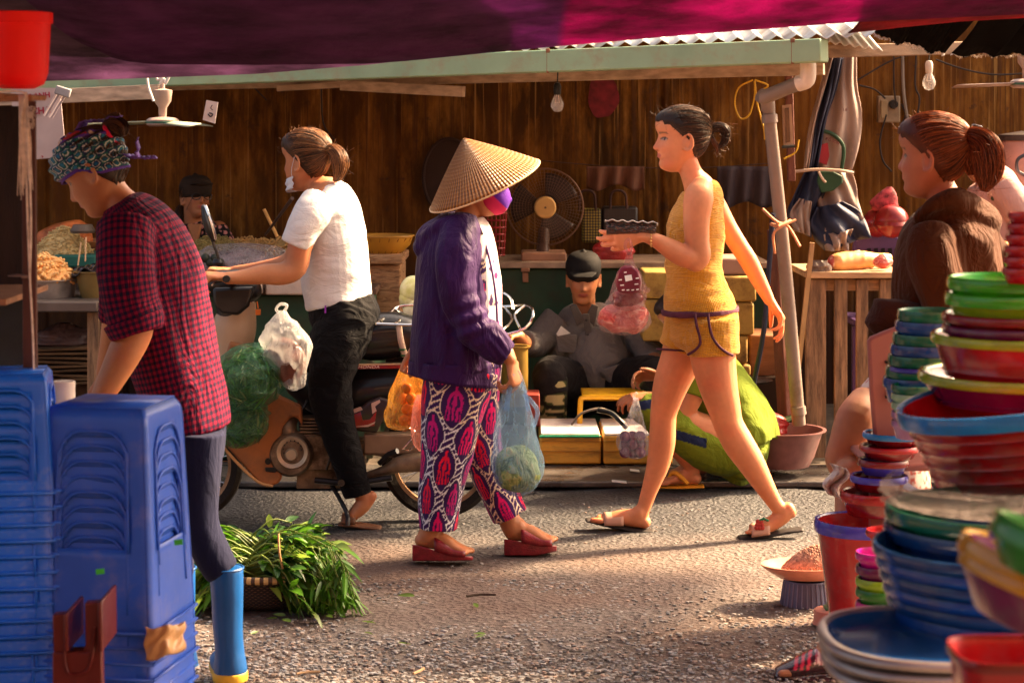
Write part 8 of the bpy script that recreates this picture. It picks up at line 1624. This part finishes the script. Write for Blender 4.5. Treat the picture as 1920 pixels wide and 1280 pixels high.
def lip_mb(W, H, D2, arch, flare, z0_, z1_, w_):
    m = MB(); half = W / 2
    for s in range(4):
        rot = Matrix.Rotation(s * math.pi / 2, 3, 'Z'); pts = []
        for q in np.linspace(0, 1, 21):
            if q < .25: u, z = -w_, z0_ + (z1_ - z0_ - .10) * q / .25
            elif q > .75: u, z = w_, z0_ + (z1_ - z0_ - .10) * (1 - q) / .25
            else: u = -w_ + 2 * w_ * (q - .25) / .5; z = z1_ - .10 * abs((q - .5) / .25) ** 4
            hw = half * (1 - flare * 2) + half * flare * 2 * (1 - z); v = rot @ Vector((u * hw * .97, -(hw + .002), z * H)); v.y *= D2; pts.append(v)
        m.tube(pts, .0032, 6)
    return m
sb = M('stool_blue', (.022, .10, .56), .35, var=.10, vs=5, coat=.05, dirt=(.12, .16, .50), dirt_amt=-.1, ds=9); sb2 = M('stool_blue_bright', (.012, .14, .74), .32, var=.12, vs=6, coat=.1, dirt=(.2, .3, .7), dirt_amt=-.2, ds=12)
def stack(name, label_top, label_rest, W, H, D2, arch, lip, n, pitch, loc, rz, mat, group, jit=.003, tabs=False, rz_j=.01):
    proto = thing(name, label_top, 'stool', loc, group); proto.rotation_euler.z = 0
    bpy.context.view_layer.update()
    o = stool_mb(W, H, D2, arch).build('shell', mat, None, angle=30); s_ = o.modifiers.new('s', 'SOLIDIFY'); s_.thickness = .003; s_.offset = -1; o.parent = proto
    l_ = lip_mb(W, H, D2, arch, .083, *lip).build('raised_edge', mat, None, angle=0); l_.parent = proto
    m = MB(); e_ = W / 2 * 1.01
    for s in range(4): r4 = Matrix.Rotation(s * math.pi / 2, 3, 'Z'); a, b = r4 @ Vector((-e_, -e_, .003)), r4 @ Vector((e_, -e_, .003)); a.y *= D2; b.y *= D2; m.tube([a, b], .0042, 6)
    if tabs:
        for sx in (-1, 1): m.ball((sx * (e_ + .006), -e_ * D2 + .012, .006), (.012, .012, .0045), 10)
    f_ = m.build('foot_rim', mat, None, angle=0); f_.parent = proto
    proto.rotation_euler.z = rz
    for k in range(1, n):
        c = copy_tree(proto); c.location = (loc[0] + rng.uniform(-jit, jit), loc[1] + rng.uniform(-jit, jit), loc[2] - pitch * k); c.rotation_euler.z = rz + rng.uniform(-rz_j, rz_j); c['label'] = label_rest
    return proto
top = P(192, 768, 4.62); H1 = .468
stack('plastic_stool', 'topmost tall blue stool of the big stack in front of the plaid shirt', 'tall blue stool nested in the stack below the topmost one', .274, H1, 1.05, ((.36, .89, .66), (-.1, .02, .70)), (.36, .90, .66), 9, .032, (-.862, 4.62, top.z - H1 + .018), R(-10), sb, 'tall blue stools nested in the left stack')
low = top.z - H1 - .032 * 9 - .012
stack('plastic_stool', 'upper tall blue stool of the lower group below the taped gap', 'tall blue stool nested in the lower group under the taped gap', .286, H1, 1.05, ((.36, .89, .66), (-.1, .02, .70)), (.36, .90, .66), 6, .032, (-.855, 4.63, low - H1 + .268), R(-11), sb, 'tall blue stools nested in the lower group')
top2 = P(38, 708, 4.45); stack('plastic_stool', 'topmost low bright blue stool at the left edge', 'low bright blue stool nested in the left edge stack', .205, .25, 1.0, ((.12, .86, .66),), (.12, .87, .66), 20, .0335, (top2.x - .055, 4.58, top2.z - .25), R(8), sb2, 'low blue stools nested at the left edge', tabs=True)
# packing tape between the groups, price tags
tp = M('brown_tape', (.55, .32, .14), .35, var=.25, vs=16, bump=.004, bs=30, coat=.2); m = MB(); a = P(318, 1200, 4.54)
m.grid(lambda u, v: P(272 + 74 * u + 3 * math.sin(v * 9), 1174 - 14 * (u > .7) * (u - .7) / .3 + (62 - 10 * u) * v + 4 * math.sin(u * 8), 4.43 + (.0 if u < .55 else (u - .55) * .12) + .004 * math.sin(u * 17 + v * 11)), 22, 12); single(m, 'packing_tape', tp, 'crumpled brown packing tape on the corner of the blue stools', 'tape', angle=0, solid=.002)
gp = M('tag_green', (.05, .50, .05), .5)
for (x, y, d, lab) in ((187, 1071, 4.455, 'small green price tag on the front of the blue stools'), (334, 1016, 4.52, 'small green price tag on the lit side of the blue stools')): m = MB(); m.prism([(x - 8, y - 4), (x + 8, y - 6), (x + 9, y + 4), (x - 7, y + 6)], d - .012, d - .010); single(m, 'price_tag', gp, lab, 'tag')
mr_ = M('stool_maroon', (.11, .012, .010), .4, var=.15, coat=.1)
t = thing('plastic_stool', 'maroon plastic stool turned upside down between the blue stacks', 'stool', P(140, 1500, 4.3)); o = MB()
for (x0, x1, yt) in ((98, 124, 1150), (158, 188, 1128)): o = MB(); o.prism([(x0, yt + 2), (x1, yt), (x1 + 1, 1222), (x0 + 2, 1222)], 4.28, 4.31); o.prism([(x1 - 5, yt), (x1 + 3, yt - 1), (x1 + 4, 1222), (x1 - 4, 1222)], 4.26, 4.42); o.build('leg', mr_, t, bevel=.003)
o = MB(); o.prism([(98, 1222), (124, 1222), (136, 1222), (158, 1222), (190, 1214), (192, 1330), (98, 1330)], 4.28, 4.31); o.prism([(124, 1212), (136, 1224), (152, 1224), (160, 1208), (162, 1222), (124, 1224)], 4.282, 4.312); o.build('front', mr_, t, bevel=.003)
bx(100, 188, 1330, 1345, 4.28, 4.55).build('seat', mr_, t, bevel=.004); o = MB(); o.tube([P(122, 1150, 4.275), P(122, 1240, 4.275), P(136, 1264, 4.275), P(168, 1250, 4.275), P(178, 1175, 4.275)], .003, 6, k=4); o.build('raised_edge', mr_, t)
for (x, y, r_, cc, lab) in ((119, 738, 22, (.75, .68, .62), 'pale cup rim visible behind the tall blue stools'), (77, 775, 8, (.28, .45, .02), 'lime cap of a small bottle between the stool stacks')):
    m = MB(); m.lathe([(.001, .03), (1.0 * r_ * 5 / F, .03), (r_ * 5 / F, -.05), (.001, -.05)], P(x, y, 5.0), 20); single(m, 'cup', M('cup%d' % x, cc, .4), lab, 'cup' if x > 100 else 'bottle cap', bevel=.002)

# ================================================================== pink chair at right
t = thing('plastic_chair', 'pinkish brown plastic chair back between the two seated women', 'chair', P(1660, 1150, 6.15)); pk_ = M('chair_pink', (.34, .13, .11), .45, var=.1, coat=.1)
m = MB(); m.prism([(1627, 640), (1632, 632), (1660, 620), (1700, 606), (1780, 600), (1784, 830), (1640, 832), (1632, 740)], 6.10, 6.125); m.build('backrest', pk_, t, bevel=.01)
for y in (677, 713, 742): m = MB(); m.prism([(1660, y), (1740, y - 1), (1740, y + 4), (1661, y + 5)], 6.09, 6.1); m.build('slot', M('slot_black', (.012, .006, .006), .8), t)
bx(1632, 1790, 870, 884, 6.1, 6.5).build('seat', pk_, t, bevel=.01)
for px, d in ((1642, 6.12), (1780, 6.12), (1642, 6.46), (1780, 6.46)): m = MB(); a = P(px, 884, d); m.box((a.x, d, a.z / 2), (.035, .035, a.z)); m.build('leg', pk_, t)
# sunflower-seed plate on stand, green scale
t = thing('meat_plate', 'oval peach plastic plate on a slatted grey stand', 'plate', G(1510, 1135)); Dp = 7.0; pe = M('plate_peach', (.80, .33, .22), .4, coat=.1); c = P(1512, 1062, Dp)
m = MB(); m.lathe([(.001, -.035), (.09, -.034), (.13, -.01), (.148, .004), (.150, .010), (.145, .010), (.125, -.002), (.08, -.02), (.001, -.022)], c, 48, sx=1.0, sy=.75); m.build('plate', pe, t); m = MB(); m.lathe([(.070, -.04), (.075, -.06), (.088, -.155), (.096, -.16), (.096, -.168), (.085, -.165), (.068, -.05)], c, 40); m.build('stand', M('stand_grey', (.12, .12, .20), .5), t)
for k in range(30): a = 6.283 * k / 30; m = MB(); m.tube([c + Vector((.074 * math.cos(a), .074 * math.sin(a), -.045)), c + Vector((.091 * math.cos(a), .091 * math.sin(a), -.158))], .0022, 4); m.build('rib', M('stand_rib', (.20, .20, .30), .5), t)
heap('minced_meat', c + Vector((.035, 0, -.005)), .115, .08, .075, lambda m, q: m.ball(q, (.0045, .0055, .0035), 6, Matrix.Rotation(rng.uniform(0, 3), 3, 'Y')), 900, M('mince_brown', (.42, .20, .13), .6, var=.5, vs=90), 'mound of pinkish brown crumbs on the peach plate', 'food')
t = thing('kitchen_scale', 'green and pink metal scale beside the peach plate', 'scale', G(1556, 1175)); gs = M('scale_green', (.03, .13, .04), .4, coat=.2); sp_ = M('scale_pink', (.55, .20, .13), .45, dirt=(.12, .02, .01), dirt_amt=-.1, ds=14)
a = G(1560, 1170); m = MB(); m.lathe([(.001, .045), (.052, .045), (.056, .042), (.058, .008), (.062, .0), (.001, .0)], (a.x, a.y, .004), 36); m.build('base', sp_, t); m = MB(); m.box((a.x + .008, a.y, .098), (.045, .045, .10), taper=.95); m.box((a.x + .008, a.y, .052), (.065, .06, .008)); m.box((a.x + .004, a.y, .152), (.03, .03, .008)); m.build('column', gs, t, bevel=.003); m = MB(); m.box((a.x + .008, a.y - .024, .10), (.022, .004, .075)); m.build('dial', M('dial_dark', (.02, .06, .02), .3), t)

# ================================================================== stacked tubs at the right
def plast(name, c, rough=.18, tr=.15): return M(name, c, .3, metal=.75, var=.2, vs=9) if 'silver' in name else M(name, c, rough, var=.25, vs=9, coat=.15, spec=.4, dirt=tuple(.5 * k + .05 for k in c), dirt_amt=-.1, ds=12)
TC = dict(red=(.30, .008, .012), dred=(.15, .004, .008), blue=(.005, .05, .24), lblue=(.015, .20, .55), dgreen=(.004, .11, .06), green=(.04, .42, .012), lime=(.22, .42, .015), purple=(.10, .006, .06), magenta=(.45, .008, .24), violet=(.045, .04, .38), teal=(.004, .14, .18), yellow=(.40, .20, .004), mint=(.20, .38, .24), olive=(.10, .18, .02), navy=(.004, .04, .15), silver=(.36, .33, .32), moss=(.02, .16, .02), lav=(.30, .16, .34))
def tub(px, py, r_px, h_px, d, key, label, rimkey=None, tilt=0, foot_=.8, rim=5, group='tubs stacked at the right', ribs=2, sq=2.0, cat='tub', rimh=.10, nm='plastic_tub', thin=False, ink=None):
    """tub whose rim centre is at the pixel, r_px rim radius, h_px height"""
    c = P(px, py, d); k = d / F; R_, H_ = r_px * k, h_px * k; e = rim * k; rh_ = H_ * rimh if not thin else H_ * .3; rot = Matrix.Rotation(tilt, 3, 'Y')
    prof = [(.001, -H_), (R_ * foot_ * .96, -H_), (R_ * foot_, -H_ * .97)]
    for q in range(ribs): z = -H_ * (.85 - .7 * q / max(1, ribs)); r0 = R_ * (foot_ + (1 - foot_) * (1 + z / H_)); prof += [(r0 - .002, z), (r0 + e * .3, z + H_ * .02), (r0, z + H_ * .05)]
    prof += [(R_ * .985, -rh_), ]
    inner = [(R_ * .97, -.001), (R_ * .955, -rh_), (R_ * foot_ * .95, -H_ * .95), (.001, -H_ * .95)]
    rimp = [(R_ * .985, -rh_), (R_ + e * .7, -rh_ * 1.05), (R_ + e, -rh_ * .7), (R_ + e, -.2 * rh_), (R_ + e * .6, .004), (R_ * .985, .004), (R_ * .97, -.001)]
    t = thing(nm, label, cat, c, group); m = MB(); m.lathe(prof, c, 56, rot, sq=sq); m.build('bowl', plast('pl_' + key, TC[key]), t, angle=60); m = MB(); m.lathe(inner, c, 56, rot, sq=sq); m.build('inside', plast('pl_' + (ink or key), TC[ink or key]), t, angle=60)
    m = MB(); m.lathe(rimp, c, 56, rot, sq=sq); m.build('rim', plast('pl_' + (rimkey or key), TC[rimkey or key]), t, angle=60); return t
# bucket stack near the plate
tub(1618, 975, 86, 272, 6.15, 'red', 'tall red bucket with blue rim standing beside the green scale', 'violet', rim=5, foot_=.60, ribs=0, rimh=.07, cat='bucket', nm='bucket')
for (x, y, r_, h, key, rk, lab) in ((1640, 922, 60, 42, 'dred', 'red', 'dark red tub lying on the blue rim of the tall red bucket'), (1648, 892, 50, 26, 'dred', 'violet', 'small violet rimmed tub third from the top of the bucket stack'), (1656, 862, 44, 26, 'violet', 'dred', 'small red rimmed tub second from the top of the bucket stack'), (1668, 836, 52, 22, 'dred', 'red', 'red tub just below the sky blue rim'), (1674, 812, 52, 22, 'dred', 'lblue', 'sky blue rimmed tub topping the bucket stack')):
    tub(x, y, r_, h, 6.1, key, lab, rk, foot_=.84, ribs=0, rim=5, rimh=.35)
for k, (y, key, lab) in enumerate(((1036, 'magenta', 'small magenta tub at the top of the short stack'), (1062, 'purple', 'small purple tub second in the short stack'), (1085, 'lime', 'small lime tub third in the short stack'), (1105, 'moss', 'small green tub fourth in the short stack'), (1130, 'magenta', 'small magenta tub at the foot of the short stack'))): tub(1650, y, 42, 34, 5.2, key, lab, foot_=.8, ribs=0, rimh=.3, rim=4)
tub(1662, 995, 34, 22, 5.3, 'red', 'small red tub leaning behind the deep blue stack', foot_=.8, ribs=0, rimh=.4)
# middle stack: green and blue deep tubs
ys = [584, 604, 628, 648, 668, 690, 710]; ks = ['dgreen', 'blue', 'dgreen', 'blue', 'dgreen', 'dgreen', 'blue']
for k, (y, key) in enumerate(zip(ys, ks)): tub(1752 - k * 5, y, 66 - k * .5, 44, 5.0, key, ('%s nested tub number %s from the top of the green and blue stack' % ({'dgreen': 'dark green', 'blue': 'deep blue'}[key], ('one', 'two', 'three', 'four', 'five', 'six', 'seven')[k])), foot_=.9, ribs=0, rimh=.32, rim=3)
tub(1722, 690, 50, 10, 4.98, 'violet', 'square violet tub at the foot of the green and blue stack', foot_=.95, ribs=0, rimh=.5)
for k, (y, key, lab) in enumerate(((724, 'dgreen', 'dark green cup tub topping the ribbed pale stack'), (740, 'mint', 'mint ribbed tub second in the pale stack'), (757, 'mint', 'mint ribbed tub third in the pale stack'), (774, 'lav', 'lavender ribbed tub fourth in the pale stack'), (791, 'lav', 'lavender ribbed tub at the foot of the pale stack'))): tub(1716, y, 42, 30, 4.9, key, lab, foot_=.85, ribs=0, rimh=.25, rim=3)
# right stack: green on red
for (x, y, r_, h, key, rk, lab, hh) in ((1905, 522, 122, 60, 'green', 'green', 'bright green basin on the very top of the right tub stack', .30), (1905, 552, 126, 50, 'lime', 'green', 'second bright green basin just below the top one', .35), (1908, 590, 134, 40, 'dred', 'dred', 'dark red basin under the bright green basins', .3), (1910, 612, 136, 40, 'dred', 'purple', 'plum rimmed basin in the middle of the right stack', .3), (1925, 628, 172, 78, 'red', 'lime', 'red basin with lime rim in the right stack', .16), (1930, 700, 200, 55, 'purple', 'lime', 'purple basin with lime rim above the tilted red tub', .25)):
    tub(x, y, r_, h, 4.1, key, lab, rk, foot_=.88, ribs=1, rimh=hh, rim=6)
for k in range(6): tub(1925 - k * 1.0, 402 + k * 21, 32 + k * 1.2, 24, 3.95, 'red', ('red cup of the small nested stack at the right edge, number %s down' % ('one', 'two', 'three', 'four', 'five', 'six')[k]), foot_=.85, ribs=0, rimh=.3, rim=3, cat='cup', nm='plastic_cup', group='red cups nested at the right edge')
# big tilted red tub with blue rim
tub(1935, 735, 250, 150, 3.9, 'red', 'large tilted red tub with blue rim', 'lblue', tilt=-.17, foot_=.82, ribs=4, rimh=.16, rim=6)
# deep stack with plastic film
for k, (y, key, lab) in enumerate(((952, 'dgreen', 'dark green basin wrapped in film atop the deep stack'), (985, 'navy', 'navy basin under the film wrapped green one'))): tub(1880 - k * 4, y, 214 - k * 2, 80, 3.62, key, lab, foot_=.86, ribs=2, rimh=.25, rim=5)
for k in range(9): tub(1868 + k * 2, 1022 + k * 24, 226 - k * 4.5, 55, 3.5, 'blue' if k % 2 else 'navy', 'deep blue basin number %s in the big stack at right' % ('one', 'two', 'three', 'four', 'five', 'six', 'seven', 'eight', 'nine')[k], foot_=.9, ribs=0, rimh=.26, rim=4)
bag('plastic_wrap', 'clear crinkled plastic film wrapped round the green basin', 'plastic film', [(1878, 897, 200), (1878, 908, 217), (1878, 925, 218), (1880, 940, 217)], 3.58, film('film_wrap', (.30, .22, .20), .24, .1, (26, 26, 10), .05, .2), .95, seed=91, wr=.012)
# silver trays at the bottom
for k in range(3): tub(1775, 1190 + k * 24, 225 - k * 3, 24, 3.3, 'silver', ink='navy', label=('silver grey oval tray, %s of three at the bottom' % ('topmost', 'middle', 'lowest')[k]), foot_=.9, ribs=0, rimh=.5, rim=12, sq=2.6, cat='tray', nm='plastic_tray', group='silver trays at the bottom right')
tub(1900, 1222, 112, 150, 2.7, 'red', 'glossy dark red square tub in the bottom right corner', 'dred', foot_=.86, ribs=0, sq=4, rimh=.08, rim=5)
# nearest yellow, purple and green basins, tilted
tub(1990, 1068, 190, 90, 2.45, 'purple', 'blurred yellow rimmed basin tilted at the right edge, upper one', 'yellow', tilt=.33, foot_=.75, ribs=0, rimh=.3, rim=5); tub(1992, 1100, 192, 90, 2.45, 'purple', 'blurred yellow rimmed basin tilted at the right edge, lower one', 'yellow', tilt=.33, foot_=.75, ribs=0, rimh=.22, rim=5); tub(2010, 1045, 155, 70, 2.40, 'violet', 'blurred violet basin inside the tilted yellow one', tilt=.36, foot_=.75, ribs=0, rimh=.25, rim=4); tub(2012, 1022, 150, 80, 2.38, 'moss', 'blurred moss green basin on top of the tilted yellow ones', tilt=.38, foot_=.8, ribs=0, rimh=.4, rim=6)

t = thing('bench', 'low plank bench under the silver trays', 'bench', P(1790, 1700, 3.3)); a = P(1620, 1284, 3.3); m = MB(); m.box((a.x + .28, 3.3, a.z), (.56, .40, .03)); m.build('seat', wood, t, bevel=.004)
for x, y in ((.03, 3.14), (.53, 3.14), (.03, 3.46), (.53, 3.46)): m = MB(); m.box((a.x + x, y, (a.z - .015) / 2), (.05, .05, a.z - .015)); m.build('leg', wood, t)

for (q_, cx, cy, rx, ry_, D) in herbs_:
    V = []; Fc = []; C = []; k = D / F
    for i in range(260):
        u = Vector((rg.normal(), rg.normal() - .5, rg.normal())).normalized(); s_ = rg.uniform(.68, .88); pt = P(cx, cy, D) + Vector((u.x * rx * k * s_, u.y * rx * k * .7 * s_, u.z * ry_ * k * s_)); g = rg.uniform(.4, 1.5)
        d = u.cross(Vector((rg.normal() * .4, 1 if rg.random() < .5 else -1, rg.normal() * .6))); leaf(V, Fc, C, pt, d, rg.uniform(.03, .07), rg.uniform(.003, .008), (.10 * g, .19 * g, .02 * g) if rg.random() < .8 else (.35 * g, .28 * g, .10 * g), .1)
    o = mesh_obj('leaves', V, Fc, LM, q_, angle=0); a = o.data.color_attributes.new('Col', 'FLOAT_COLOR', 'POINT'); a.data.foreach_set('color', np.array(C).ravel())
